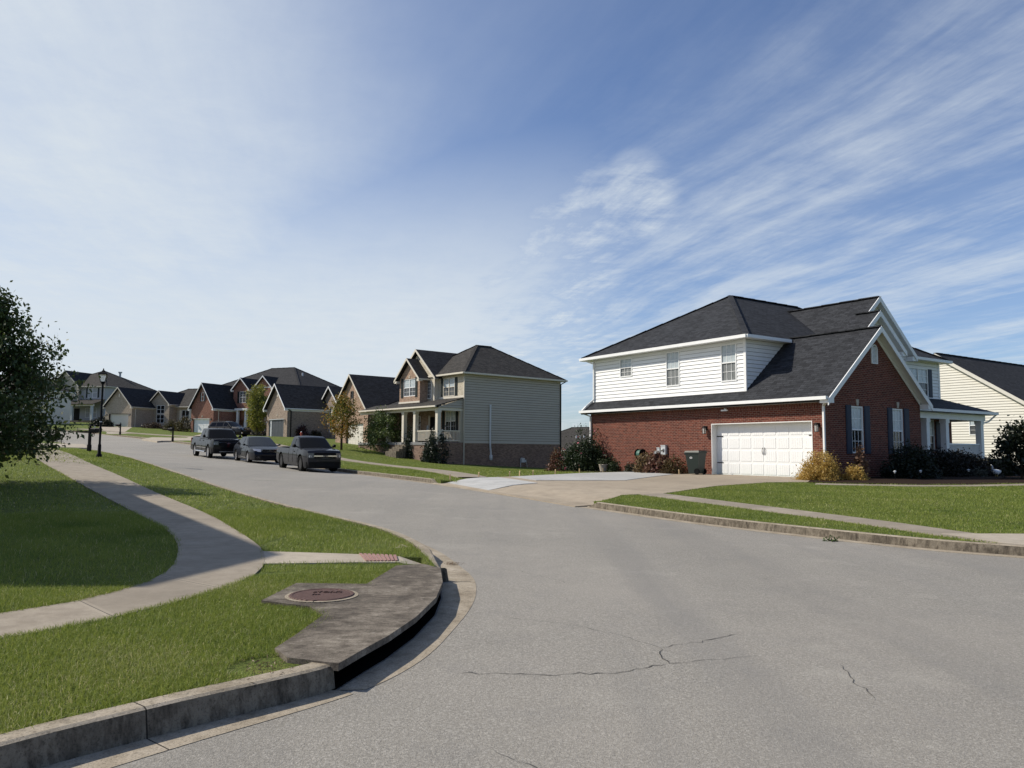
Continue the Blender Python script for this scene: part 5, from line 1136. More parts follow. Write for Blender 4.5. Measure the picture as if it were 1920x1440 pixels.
def pickup(name,label,loc,rz,paintm,Lr,wb,Hr,wid,belt,hood,bedz,crew,rim,chrome_bar,scale=1.0,wr=.40,clear=.34):
    e=empty(name,label,'pickup truck',loc,rz); e.scale=(scale,)*3
    xf=wb/2+.92; xr=-(Lr-xf); fa,ra=wb/2,-wb/2; ar=wr*1.17; zb=clear
    Wd=wid/2
    def yf(x,z): 
        k=1-.055*((z-.68)/.42)**2-.05*max(0,(z-belt+.16)/.3)**1.5-(.10*max(0,(x-(xf-.6))/.6)**2); return Wd*k
    cab_r=-wb/2+ (1.02 if crew else 1.28); cab_f=fa-.30
    out=[(xf,zb+.02),(xf+.02,.62),(xf-.01,hood-.14),(xf-.10,hood-.03),(xf-.5,hood+.02),(cab_f+.05,belt+.015),(cab_r,belt),(cab_r-.02,bedz),(xr+.02,bedz),(xr,bedz-.06),(xr,.60),(xr+.06,zb+.08)]
    # bottom edge with arches, rear to front
    A=archpts(ra,ar,zb)[::-1]; B=archpts(fa,ar,zb)[::-1]
    i0=len(out); out+=A; i1=len(out); out+=B
    arch=set(range(i0,i0+len(A)-1))|set(range(i1,i1+len(B)-1))
    mb=shell(out,yf,arch,crown=.035,front=.09,rear=.01); b=mb.build('body',[paintm,M_plastic],e,True,28)
    # bed cavity floor
    # cab
    ct=Hr; roof_r,roof_f=cab_r+.10,cab_f-.98
    def yc(x,z): return Wd*(.93-.20*((z-belt)/(ct-belt)))
    co=[(cab_f,belt-.03),(roof_f+.22,ct-.05),(roof_f,ct),(roof_r+.1,ct+.005),(roof_r,ct-.06),(cab_r,belt-.03)]
    shell(co,yc,crown=.03,front=.06,rear=.02).build('cab',[paintm],e,True,30)
    gls=(MB(),MB()); zt=ct-.10; z0=belt+.05; m=(cab_f-.42+roof_r)/2 if crew else roof_r+.62
    fx=lambda z: cab_f+(roof_f+.22-cab_f)*((z-belt+.03)/(ct-.05-belt+.03))
    for P in ([(fx(z0)-.12,z0),(fx(zt)-.10,zt),(m+.06,zt),(m+.06,z0)],[(m-.05,z0),(m-.05,zt),(roof_r+.10,zt),(cab_r+.09,z0)]):
        for q,s_ in zip(glass_side(P,yc,.012),(0,1)): gls[s_].poly(q)
    for g_ in gls: g_.build('side_window',M_tint,e)
    ws=MB(); n=8
    for k in range(n):
        t0,t1=-.93+1.86*k/n,-.93+1.86*(k+1)/n
        def W(z,t): x=fx(z); return (x+.06*(1-t*t)+.022,yc(x,z)*t,z+.03*(1-t*t)*(z>1))
        ws.poly([W(z0-.02,t0),W(z0-.02,t1),W(zt+.02,t1),W(zt+.02,t0)])
    ws.build('windscreen',M_tint,e,True)
    rw=MB(); rw.poly([(cab_r-.005,.62*Wd,z0),(cab_r-.005,-.62*Wd,z0),(roof_r-.03,-.55*Wd,zt),(roof_r-.03,.55*Wd,zt)]); rw.build('rear_window',M_tint,e)
    # bed tonneau well
    bd=MB(); bd.box(xr+.10,cab_r-.06,-Wd+.13,Wd-.13,bedz+.032,bedz+.04); bd.build('bed_cover',M_plastic,e)
    xF=xf+.075
    g=MB(); g.box(xF-.06,xF+.025,-Wd*.58,Wd*.58,hood-.36,hood-.10); 
    for k in range(3): g.box(xF+.025,xF+.04,-Wd*.56,Wd*.56,hood-.33+.08*k,hood-.305+.08*k)
    gr=g.build('grille',M_plastic,e)
    if chrome_bar: c=MB(); c.box(xF+.0,xF+.05,-Wd*.62,Wd*.62,hood-.285,hood-.225); c.build('grille_bar',M_chrome,gr)
    else: c=MB(); c.box(xF+.03,xF+.045,-Wd*.58,Wd*.58,hood-.20,hood-.185); c.build('grille_bar',M_chrome,gr)
    emblem(e,xF+.05,hood-.25,.12,M_chrome if chrome_bar is False else M_darklens)
    for sg in (-1,1):
        hl=MB(); y0,y1=sorted((sg*Wd*.60,sg*Wd*.90)); xo=-.05
        hl.hexa([(xF-.08,y0,hood-.34),(xF+.0,y0,hood-.34),(xF-.06,y1,hood-.34),(xF-.16,y1,hood-.34)] if sg>0 else [(xF-.16,y0,hood-.34),(xF-.06,y0,hood-.34),(xF,y1,hood-.34),(xF-.08,y1,hood-.34)],
                [(xF-.08,y0,hood-.13),(xF-.01,y0,hood-.13),(xF-.07,y1,hood-.13),(xF-.16,y1,hood-.13)] if sg>0 else [(xF-.16,y0,hood-.13),(xF-.07,y0,hood-.13),(xF-.01,y1,hood-.13),(xF-.08,y1,hood-.13)])
        h_=hl.build('headlight',M_darklens,e)
        for dy in (.67,.80): MB().lathe([(0,.02),(.055,.02),(.06,0)],(xF-.045 if dy<.7 else xF-.06,sg*Wd*dy,hood-.27),12,'x').build('bulb',M_lens,h_)
        mi=MB(); xm=fx(belt)-.24; mirror(mi,xm,sg,Wd,belt,.20,.17 if not crew else .22); mi.build('wing_mirror',M_plastic,e)
        for xd in ((m+.16,) if not crew else (m+.16,cab_r+.22)):
            dh=MB(); dh.box(xd-.1,xd+.1,*sorted((sg*(yf(xd,belt-.14)+.0),sg*(yf(xd,belt-.14)+.03))),belt-.17,belt-.13); dh.build('door_handle',paintm,e)
        sm=MB()
        for xd in (fx(belt)-.22,m,cab_r+.02):
            pts=[(xd,sg*(yf(xd,z)+.003),z) for z in (.42,.6,.8,belt-.05)]
            for k in range(3): sm.beam(pts[k],pts[k+1],.012,.006,up=(1,0,0))
        sm.build('door_seam',M_plastic,e)
        tl=MB(); tl.box(xr-.02,xr+.06,*sorted((sg*Wd*.86,sg*(Wd*.97))),.72,bedz-.08); tl.build('tail_light',paint('red_lens_'+name+str(sg),(.25,.01,.01),.15),e)
        if crew:
            st=MB(); st.tube([(ra+ar+.12,sg*(Wd+.02),zb+.02),(fa-ar-.12,sg*(Wd+.02),zb+.02)],.05,8); st.build('running_board',M_chrome,e)
            mo=MB(); mo.box(ra+ar+.1,fa-ar-.1,*sorted((sg*(Wd*.985),sg*(Wd*1.005))),.66,.70); mo.build('side_moulding',M_chrome,e)
    bp=MB(); fpt=lambda z,o: [(xf-.40,-Wd*.955,z),(xf-.12,-Wd*.955,z),(xF+.0+o,-Wd*.80,z),(xF+.06+o,-Wd*.35,z),(xF+.06+o,Wd*.35,z),(xF+.0+o,Wd*.80,z),(xf-.12,Wd*.955,z),(xf-.40,Wd*.955,z)]; bp.hexa(fpt(zb-.06,-.04),fpt(.50 if not crew else .62,0)); bp.box(xF+.05,xF+.07,-Wd*.5,Wd*.5,zb+.02,.46); bm=bp.build('front_bumper',M_plastic,e)
    if crew: c=MB(); c.box(xF+.05,xF+.09,-Wd*.55,Wd*.55,.44,.50); c.build('bumper_trim',M_alloy,bm)
    rb=MB(); rb.box(xr-.12,xr+.2,-Wd*.95,Wd*.95,.44,.62); rb.build('rear_bumper',M_chrome if crew else paintm,e)
    un=MB(); un.box(xr+.2,xf-.25,-Wd*.72,Wd*.72,zb-.06,zb+.22); un.build('chassis',M_plastic,e)
    for x in (fa,ra):
        for sg in (1,-1): wheel(e,x,sg*(Wd-.13),wr,.25,rim,sg,5 if not crew else 6)
    return e
def car(name,label,cat,loc,rz,paintm,out,co,fa,ra,wr,Wd,belt,top,zb,win,scr,rear,rim,suv=False,scale=1.0):
    e=empty(name,label,cat,loc,rz); e.scale=(scale,)*3; ar=wr*1.13
    xf=max(p[0] for p in out); xr=min(p[0] for p in out)
    def yf(x,z):
        k=1-.065*((z-.56)/.38)**2-.07*max(0,(z-belt+.15)/.3)**1.5-.15*max(0,(x-(xf-.75))/.75)**2-.12*max(0,((xr+.6)-x)/.6)**2; return Wd*k
    A=archpts(ra,ar,zb)[::-1]; B=archpts(fa,ar,zb)[::-1]; o=list(out); i0=len(o); o+=A; i1=len(o); o+=B
    arch=set(range(i0,i0+len(A)-1))|set(range(i1,i1+len(B)-1))
    shell(o,yf,arch,crown=.05,front=.16,rear=.08).build('body',[paintm,M_plastic],e,True,30)
    def yc(x,z): return Wd*(.90-.24*((z-belt)/(top-belt)))
    shell(co,yc,crown=.03,front=.03,rear=.03).build('roof',[paintm],e,True,30)
    gls=(MB(),MB())
    for P in win:
        for q,s_ in zip(glass_side(P,yc,.012),(0,1)): gls[s_].poly(q)
    for g_ in gls: g_.build('side_window',M_tint,e)
    for nm,(a,b),sgn in (('windscreen',scr,1),('rear_window',rear,-1)):
        ws=MB(); n=8; d=Vector((b[1]-a[1],-(b[0]-a[0]))).normalized()*.02*(1)
        for k in range(n):
            t0,t1=-.93+1.86*k/n,-.93+1.86*(k+1)/n
            def W(p,t): return (p[0]+d.x*(1 if sgn>0 else 1)+sgn*.03*(1-t*t),yc(*p)*t,p[1]+abs(d.y)+.03*(1-t*t))
            ws.poly([W(a,t0),W(a,t1),W(b,t1),W(b,t0)])
        ws.build(nm,M_tint if suv else M_glass,e,True)
    xF=xf+.15; gz=belt-.33
    g=MB(); g.box(xF-.12,xF+.015,-Wd*.42,Wd*.42,gz-.02,gz+.17); gr=g.build('grille',M_plastic,e)
    for z in (gz+.0,gz+.075,gz+.155): c=MB(); c.box(xF+.012,xF+.028,-Wd*.41,Wd*.41,z-.006,z+.006); c.build('grille_bar',M_chrome,gr)
    emblem(e,xF+.03,gz+.09,.09,M_chrome)
    lo=MB(); lo.box(xF-.14,xF-.01,-Wd*.5,Wd*.5,zb+.06,zb+.2); lo.build('air_intake',M_plastic,e)
    for sg in (-1,1):
        hl=MB(); a,b=Wd*.50,Wd*.84
        q=[(xF-.06,sg*a,gz+.02),(xF-.26,sg*b,gz+.05),(xF-.42,sg*(b+.06),gz+.19),(xF-.14,sg*a,gz+.17)]; q2=[(x-.1,y,z) for x,y,z in q]
        hl.hexa([Vector(p) for p in q2],[Vector(p)+Vector((.02,sg*.01,.012)) for p in q]); hl.build('headlight',M_lens,e)
        fl=MB(); fl.box(xF-.16,xF-.055,*sorted((sg*Wd*.58,sg*Wd*.76)),zb+.1,zb+.2); fl.build('fog_lamp',M_chrome,e)
        xm=scr[0][0]-.28; mi=MB(); mirror(mi,xm,sg,Wd,belt-.03,.16,.13); mi.build('wing_mirror',paintm,e)
        for P in win[:2]:
            dh=MB(); xd=min(p[0] for p in P)+.2; dh.box(xd-.09,xd+.09,*sorted((sg*yf(xd,belt-.12),sg*(yf(xd,belt-.12)+.025))),belt-.14,belt-.11); dh.build('door_handle',M_chrome if not suv else paintm,e)
        mo=MB(); mo.beam((ra+ar+.02,sg*(yf(0,zb+.1)+.004),zb+.12),(fa-ar-.02,sg*(yf(0,zb+.1)+.004),zb+.09),.02,.03); mo.build('sill_trim',M_chrome if not suv else M_plastic,e)
        sm=MB()
        for xd in (max(p[0] for p in win[0])-.05,min(p[0] for p in win[0])-.03):
            pts=[(xd,sg*(yf(xd,z)+.003),z) for z in (zb+.1,.5,.7,belt-.05)]
            for k in range(3): sm.beam(pts[k],pts[k+1],.01,.006,up=(1,0,0))
        sm.build('door_seam',M_plastic,e)
        tl=MB(); tl.box(xr-.03,xr+.12,*sorted((sg*Wd*.45,sg*Wd*.70)),belt-.22,belt-.05); tl.build('tail_light',M_tail,e)
    un=MB(); un.box(xr+.3,xf-.3,-Wd*.7,Wd*.7,zb-.05,zb+.2); un.build('chassis',M_plastic,e)
    if suv:
        for sg in (-1,1):
            rr=MB(); rr.tube([(co[2][0]-.1,sg*yc(0,top)*.93,top+.03),(co[2][0]-.4,sg*yc(0,top)*.93,top+.07),(co[3][0]+.5,sg*yc(0,top)*.93,top+.07),(co[3][0]+.25,sg*yc(0,top)*.93,top+.02)],.018,6); rr.build('roof_rail',M_plastic,e)
    for x in (fa,ra):
        for sg in (1,-1): wheel(e,x,sg*(Wd-.12),wr,.22,rim,sg,5)
    return e
M_tail=paint('red_lens',(.25,.01,.01),.15)
def vpose(front,rear,wdt,side=1):
    """right front and right rear wheel contacts -> centre of wheelbase, heading"""
    f=Vector(front);r=Vector(rear); d=(f-r).normalized(); rt=Vector((d.y,-d.x)); c=(f+r)/2-rt*wdt/2; s=.5
    zf=hh(*(f-rt*wdt/2)); zr_=hh(*(r-rt*wdt/2)); return (c.x,c.y,(zf+zr_)/2+.01),math.atan2(d.y,d.x),-math.atan2(zf-zr_,(f-r).length)
def seat(o,p): o.location=p[0]; o.rotation_euler=(0,p[2],p[1])
p=vpose((-10.2,38.04),(-12.0,40.92),1.5)
o=pickup('pickup_truck','lowered graphite pickup with tinted glass and black rims, nearest of the parked vehicles',p[0],p[1],M_cargrey,4.95,3.2,1.63,1.74,1.08,1.03,1.05,False,M_blackrim,True,1.05,.375,.27); seat(o,p)
p=vpose((-19.42,50.06),(-21.5,53.1),1.7)
o=pickup('pickup_truck','tall black crew cab pickup with chrome steps, farthest of the three kerbside vehicles',p[0],p[1],M_carblack,5.8,3.64,1.87,2.03,1.26,1.23,1.30,True,M_alloy,False,1.02,.42,.40); seat(o,p)
p=vpose((-15.3,45.39),(-16.8,47.75),1.6)
SO=[(2.40,.22),(2.47,.5),(2.40,.70),(2.10,.80),(1.35,.93),(.9,.955),(-1.5,.98),(-2.05,1.0),(-2.36,.96),(-2.42,.6),(-2.36,.28)]
SC=[(1.25,.90),(.30,1.42),(-.05,1.465),(-.75,1.46),(-1.05,1.42),(-1.95,.96)]
o=car('sedan','blue-black sedan with chrome-barred grille parked between the two pickups','car',p[0],p[1],M_carnavy,SO,SC,1.38,-1.36,.335,.92,.96,1.465,.22,
 [[(.92,1.0),(.30,1.36),(-.08,1.40),(-.08,1.0)],[(-.16,1.0),(-.16,1.40),(-.85,1.385),(-1.2,1.2),(-1.25,1.0)],[(-1.32,1.02),(-1.28,1.2),(-1.05,1.32),(-1.6,1.04)]],((1.18,.945),(.32,1.405)),((-1.10,1.395),(-1.85,1.0)),M_alloy,scale=1.04); seat(o,p)
UO=[(2.36,.28),(2.44,.62),(2.38,.92),(2.15,1.03),(1.30,1.12),(.9,1.13),(-2.2,1.16),(-2.42,1.10),(-2.46,.62),(-2.40,.34)]
UC=[(1.18,1.08),(.36,1.66),(.0,1.74),(-1.75,1.71),(-2.0,1.66),(-2.30,1.12)]
o=car('suv','deep grey sport utility vehicle standing in the driveway of the rose brick house','suv',(-31.55,86.5,0),R(-24),M_carsuv,UO,UC,1.46,-1.44,.38,.97,1.13,1.74,.30,
 [[(.90,1.18),(.36,1.60),(-.05,1.645),(-.05,1.18)],[(-.14,1.18),(-.14,1.645),(-1.1,1.63),(-1.1,1.18)],[(-1.18,1.18),(-1.18,1.63),(-1.8,1.60),(-2.1,1.2)]],((1.12,1.12),(.38,1.65)),((-2.02,1.64),(-2.29,1.2)),M_alloy,True)
o.location.z=hh(-31.55,86.5)+.16
# ------------------------------------------------------------------ vegetation
def leaves_from(centers,size,aspect=.55,up=.0,jit=.25):
    N=len(centers); c=np.asarray(centers)
    a=RNG.normal(size=(N,3)); a[:,2]-=up; a/=np.linalg.norm(a,axis=1,keepdims=True)
    r=RNG.normal(size=(N,3)); b=np.cross(a,r); b/=np.linalg.norm(b,axis=1,keepdims=True)
    s=size*(1+jit*RNG.normal(size=(N,1))).clip(.4,1.9)
    return np.stack([c-a*s*.5,c+b*s*aspect*.5-a*s*.05,c+a*s*.5,c-b*s*aspect*.5-a*s*.05],axis=1)
def crown_points(n,clumps,spread):
    k=RNG.integers(0,len(clumps),n); return np.asarray(clumps)[k]+RNG.normal(size=(n,3))*spread
def tree(name,label,loc,H,r0,env,n_limb,n_leaf,leaf,cols,bark,trunk_r,lean=(0,0),spread=.16,trans=.3,group=None,seed=1,droop=.0,sub=5):
    """env(t)-> crown radius at relative height t in 0..1 (0=r0 crown base)"""
    rs=random.Random(seed); e=empty(name,label,'tree',loc,0,group); tk=MB(); cl=[]
    top=Vector((lean[0],lean[1],H*.93)); pts=[Vector((0,0,-.15)),Vector((rs.uniform(-.05,.05),rs.uniform(-.05,.05),H*.3)),Vector((lean[0]*.5,lean[1]*.5,H*.62)),top]
    tk.tube(pts,[trunk_r*1.25,trunk_r,trunk_r*.6,trunk_r*.15],9)
    for i in range(n_limb):
        t=(i+rs.random())/n_limb; z=r0+(H-r0)*t*.92; zz=max(.12,z*.72); k=zz/(H*.93); s=Vector((lean[0]*k,lean[1]*k,zz*.98))
        a=i*2.399+rs.uniform(-.4,.4); rad=env(t)*rs.uniform(.72,1.05); e_=Vector((lean[0]*k+rad*math.cos(a),lean[1]*k+rad*math.sin(a),z+rs.uniform(-.1,.25)-droop*rad))
        m=s.lerp(e_,.5)+Vector((0,0,.12*rad)); tk.tube([s,m,e_],[trunk_r*.34,trunk_r*.2,trunk_r*.05],5)
        for q in range(sub):
            f=rs.uniform(.3,1.0); b=(s.lerp(m,f*2) if f<.5 else m.lerp(e_,f*2-1)); L_=rad*.32*rs.uniform(.5,1.2)
            d=Vector((rs.gauss(0,1),rs.gauss(0,1),rs.gauss(.25,.6))).normalized()*L_; tk.tube([b,b+d],[trunk_r*.08,trunk_r*.03],4)
            for w in (.35,.65,1.0): cl.append(tuple(b+d*w))
        for w in (.55,.7,.85,1.0): cl.append(tuple(s.lerp(e_,w)+Vector((0,0,.1*rad*(1-w)))))
    for w in (.75,.85,.95,1.03): cl.append(tuple(top*w))
    tk.build('trunk',bark,e,True)
    P=crown_points(n_leaf,cl,spread); V=leaves_from(P,leaf,up=.5)
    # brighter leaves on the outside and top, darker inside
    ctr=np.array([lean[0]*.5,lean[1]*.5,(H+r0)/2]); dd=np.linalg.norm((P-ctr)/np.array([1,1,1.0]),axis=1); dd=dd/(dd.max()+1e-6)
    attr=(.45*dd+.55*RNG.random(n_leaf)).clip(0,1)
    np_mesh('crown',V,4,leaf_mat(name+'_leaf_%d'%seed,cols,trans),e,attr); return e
def shrub(name,label,loc,rx,ry,rz,n,leaf,cols,cat='shrub',group=None,clumps=60,trans=.25,seed=3,spike=0,stems=None,aspect=.5,flowers=None):
    e=empty(name,label,cat,loc,0,group); rs=random.Random(seed); cl=[]
    for i in range(clumps):
        a=rs.uniform(0,2*math.pi); u=rs.uniform(-.15,1); rr=math.sqrt(max(0,1-max(0,u)**2))*rs.uniform(.55,1.0)**.5; k=rs.uniform(.85,1.08)
        cl.append((rx*rr*math.cos(a)*k,ry*rr*math.sin(a)*k,rz*max(.06,u)*k))
    for i in range(spike): cl.append((rs.gauss(0,rx*.3),rs.gauss(0,ry*.3),rz*rs.uniform(1,1.5)))
    st=MB()
    for c in cl[::4]: st.tube([(c[0]*.12,c[1]*.12,-.05),(c[0]*.45,c[1]*.45,c[2]*.5),(c[0]*.85,c[1]*.85,c[2]*.88)],[.014,.009,.003],4)
    st.build('stems',stems or M_bark,e)
    P=crown_points(n,cl,np.array([rx,ry,rz])*.15); P[:,2]=np.abs(P[:,2]); k=n//2 if rx>.7 else n//4
    q=RNG.normal(size=(k,3)); q/=np.linalg.norm(q,axis=1,keepdims=True); q*=RNG.random((k,1))**.4*.82; q[:,2]=np.abs(q[:,2]); P=np.concatenate([P,q*np.array([rx,ry,rz])]); n=len(P); V=leaves_from(P,leaf,aspect)
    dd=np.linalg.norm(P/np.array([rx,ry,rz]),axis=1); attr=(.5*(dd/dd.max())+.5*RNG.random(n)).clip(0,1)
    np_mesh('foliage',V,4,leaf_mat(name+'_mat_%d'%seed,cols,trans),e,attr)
    if flowers:
        m=RNG.permutation(n)[:flowers[0]]; np_mesh('flowers',leaves_from(P[m]*1.05,flowers[1],.9),4,leaf_mat(name+'_fl_%d'%seed,[flowers[2],flowers[2]],.3),e,RNG.random(len(m)))
    return e
M_bark=bark_mat('bark',(.09,.065,.05)); M_barkgrey=bark_mat('grey_bark',(.14,.12,.10))
def gz(x,y): return hh(x,y)+.14
tree('pear_tree','dark leafy tree overhanging the left edge of the picture beside the sidewalk',(-13.75,20.3,gz(-13.75,20.3)),5.25,.75,lambda t:2.28*(math.sin(math.pi*min(1,(t*.82+.2)))**.75),54,21000,.115,[(.018,.03,.009),(.032,.055,.014),(.052,.082,.02),(.085,.11,.03),(.13,.125,.05)],M_bark,.10,(.1,0),.15,.22,seed=5,droop=.1,sub=7)
tree('maple_tree','young maple with orange and green autumn leaves before the tan garage',(-14.6,66.6,gz(-14.6,66.6)),5.0,1.35,lambda t:1.65*math.sin(math.pi*min(1,t*.8+.22))**.8,28,4300,.16,[(.10,.13,.03),(.15,.18,.035),(.23,.19,.04),(.38,.20,.04),(.48,.19,.03)],M_bark,.085,(.15,0),.17,.35,seed=8)
tree('street_tree','yellow-green slender tree in front of the rose brick house',(-32.4,98.5,gz(-32.4,98.5)),6.7,.9,lambda t:1.75*math.sin(math.pi*min(1,t*.84+.13))**.6,30,8000,.19,[(.09,.12,.022),(.17,.20,.035),(.28,.27,.05),(.33,.25,.05)],M_barkgrey,.1,(0,0),.22,.35,seed=9)
def bl(u,v):  # taupe house frame -> world
    a=R(39); return (-3.805-math.sin(a)*u+math.cos(a)*v, 62+math.cos(a)*u+math.sin(a)*v)
x,y=-11.15,67.2
tree('garden_tree','broad green multi-stemmed small tree at the left end of the taupe house porch',(x,y,gz(x,y)),3.8,.2,lambda t:2.05*math.sin(math.pi*min(1,t*.66+.28))**.7,34,9500,.16,[(.03,.05,.016),(.06,.095,.028),(.11,.15,.045),(.2,.22,.09)],M_barkgrey,.07,(.2,0),.2,.3,seed=12)
for i,(x,y,rx,rz_,l) in enumerate(((-7.95,64.2,1.0,2.05,'round dark evergreen bush left of the porch steps'),(-5.9,61.3,1.02,2.2,'round dark evergreen bush right of the porch steps'))):
    shrub('evergreen_bush',l,(x,y,gz(x,y)-.1),rx,rx,rz_,12000,.17,[(.008,.014,.009),(.014,.022,.012),(.022,.033,.02),(.05,.06,.05)],group='bushes by the porch steps',clumps=90,seed=20+i)
RH=lambda u,v:(12.202-.553*u+.833*v,30.019+.833*u+.553*v)
def sh(u,v,*a,**k): x,y=RH(u,v); a=list(a); return shrub(a[0],a[1],(x,y,gz(x,y)-.02),*a[2:],**k)
shrub('rose_bush','large dark rose bush with small pink blooms at the far corner of the red house',(3.95,41.2,gz(3.95,41.2)),1.3,1.2,1.42,9000,.11,[(.012,.022,.008),(.02,.036,.012),(.035,.05,.018)],clumps=100,seed=31,spike=2,flowers=(60,.13,(.55,.16,.20)))
shrub('autumn_shrub','reddish brown leafed shrub left of the rose bush',(2.55,41.6,gz(2.55,41.6)),.62,.6,1.0,1500,.11,[(.05,.03,.02),(.13,.05,.03),(.10,.08,.025)],seed=32)
shrub('leafy_shrub','low bright green shrub under the right side of the rose bush',(5.2,40.6,gz(5.2,40.6)),.5,.5,.75,1100,.10,[(.015,.03,.01),(.03,.055,.015),(.05,.08,.02)],seed=33)
mxm=[(.09,.05,.045),(.16,.10,.06),(.22,.16,.07),(.13,.075,.06)]
sh(9.2,-.75,'hydrangea','faded tan and mauve hydrangea below the meter boxes',.55,.45,.78,1500,.12,mxm,seed=41,aspect=.8)
sh(8.35,-.8,'hydrangea','faded rust and mauve hydrangea between the meters and the bin',.6,.45,.85,1700,.12,[(.08,.035,.03),(.14,.06,.045),(.17,.12,.06)],seed=42,aspect=.8)
sh(7.35,-.75,'spirea','sparse reddish green shrub just left of the wheeled bin',.62,.4,.72,1100,.09,[(.05,.035,.02),(.09,.07,.025),(.13,.06,.03)],seed=43)
sh(10.4,-.7,'low_plant','small dark plant below the hose reel',.35,.3,.45,600,.09,[(.02,.025,.012),(.04,.045,.02)],seed=44)
sh(11.5,-.8,'low_plant','small green plant beside the stone planter',.38,.35,.5,700,.09,[(.015,.028,.01),(.035,.055,.018)],seed=45)
gold=[(.22,.13,.035),(.40,.26,.06),(.54,.37,.11),(.34,.29,.08)]
sh(-.35,-.98,'golden_shrub','golden orange feathery shrub at the corner of the garage',.74,.68,.72,9000,.075,gold,seed=51,clumps=120,spike=14,trans=.45,aspect=.4)
sh(-1.15,-.02,'golden_shrub','smaller golden shrub in front of the brown seed heads',.42,.4,.45,2200,.08,gold,seed=52,trans=.45,aspect=.4)
sh(-.75,.95,'dried_flower','tall brown dried flower stalks against the brick gable',.28,.28,1.15,800,.10,[(.07,.04,.03),(.16,.09,.06),(.22,.14,.09)],seed=53,clumps=26,aspect=.9)
dk=[(.006,.010,.006),(.010,.017,.009),(.018,.026,.013)]
sh(-1.35,3.4,'yew_shrub','rounded black-green shrub under the right gable window',1.05,.8,1.1,9000,.09,dk,seed=54,clumps=140)
for i,(v,rz_,l) in enumerate(((7.6,1.0,'first dark hedge shrub beside the brick gable corner'),(9.3,.92,'second dark hedge shrub in front of the porch'),(11.0,.78,'third dark hedge shrub in front of the railing'),(12.7,.6,'last low dark hedge shrub at the porch end'))):
    sh(-.55,v-.35,'hedge_shrub',l,1.1,1.1,rz_,7500,.10,[(.006,.008,.006),(.012,.014,.009),(.03,.02,.016)],seed=60+i,clumps=110,group='hedge along the porch')
sh(-1.6,8.2,'low_plant','pale grey-green plant at the front of the bed',.35,.3,.35,500,.08,[(.05,.06,.05),(.09,.1,.08)],seed=66)
sh(-1.3,12.6,'flower_clump','clump of faded pink flowers before the hedge',.5,.35,.4,900,.08,[(.05,.04,.03),(.2,.11,.10),(.32,.2,.18)],seed=67)
x,y=20.75,31.6
tree('magnolia_tree','small dark broad-leaved tree cut by the right edge of the picture',(x,y,gz(x,y)),2.35,.25,lambda t:1.05*math.sin(math.pi*min(1,t*.7+.25))**.7,26,3600,.16,[(.008,.013,.007),(.014,.022,.010),(.022,.033,.014)],M_bark,.05,(0,0),.15,.15,seed=71)
# shrubs further up the street
for i,(x,y,rx,rz_,cols,l) in enumerate((
 (-33.8,103.5,1.5,1.9,[(.02,.022,.018),(.04,.045,.035),(.07,.06,.05)],'grey-brown bush beside the slate garage house'),
 (-30.2,101.5,1.2,1.7,[(.02,.025,.015),(.05,.055,.035)],'second grey-brown bush behind the parked suv'),
 (-25.2,92.9,.8,1.3,[(.03,.012,.014),(.07,.025,.03),(.05,.04,.02)],'dark red barberry against the grey brick wall'),
 (-23.9,94.2,.7,.8,[(.03,.03,.02),(.07,.06,.03)],'low brown shrub beside the red barberry'),
 (-47.6,112.5,1.5,1.7,[(.03,.03,.012),(.07,.06,.02),(.09,.07,.025)],'olive bush between the ranch and the rose brick house'),
 (-50.0,114.0,1.2,1.3,[(.04,.04,.014),(.09,.075,.03)],'smaller olive bush left of its neighbour'),
 (-54.5,117.6,1.6,.8,[(.04,.03,.02),(.10,.07,.05)],'brown low shrubs under the ranch tall window'),
 (-60.9,116.3,1.0,1.0,[(.01,.014,.008),(.02,.028,.014)],'dark ball bush left of the ranch garage'),
 (-62.4,116.5,1.1,1.05,[(.01,.014,.008),(.02,.028,.014)],'second dark ball bush left of the ranch garage'),
 (-70.5,134,1.3,1.2,[(.01,.013,.008),(.02,.026,.013)],'dark bush at the corner of the far grey house'))):
    shrub('shrub',l,(x,y,gz(x,y)-.05),rx,rx*.8,rz_,900,.22,cols,clumps=45,seed=80+i)
shrub('low_plant','dark plants around the foot of the left mailbox',(-47.6,80.3,gz(-47.6,80.3)),1.0,.6,.5,500,.14,[(.01,.014,.008),(.03,.04,.018)],seed=95)
sheet('mulch_bed',[(12.35,29.9),(11.0,28.7),(10.55,27.75),(12.3,26.95),(14.1,26.6),(16.1,26.9),(18.8,28.1),(23.6,31.0),(27.5,37.5),(19,34.4),(17.9,33.1)],lambda x,y:hh(x,y)+.165,M_mulch,.9,.05,'dark mulch planting bed along the brick gable and porch')
sheet('mulch_bed',[(8.7,35.6),(7.6,35.0),(6.2,38.9),(4.6,38.3),(2.2,40.4),(3.0,43.2),(4.4,42.2)],lambda x,y:hh(x,y)+.165,M_mulch,.9,.05,'dark mulch bed between the garage wall and the driveway')
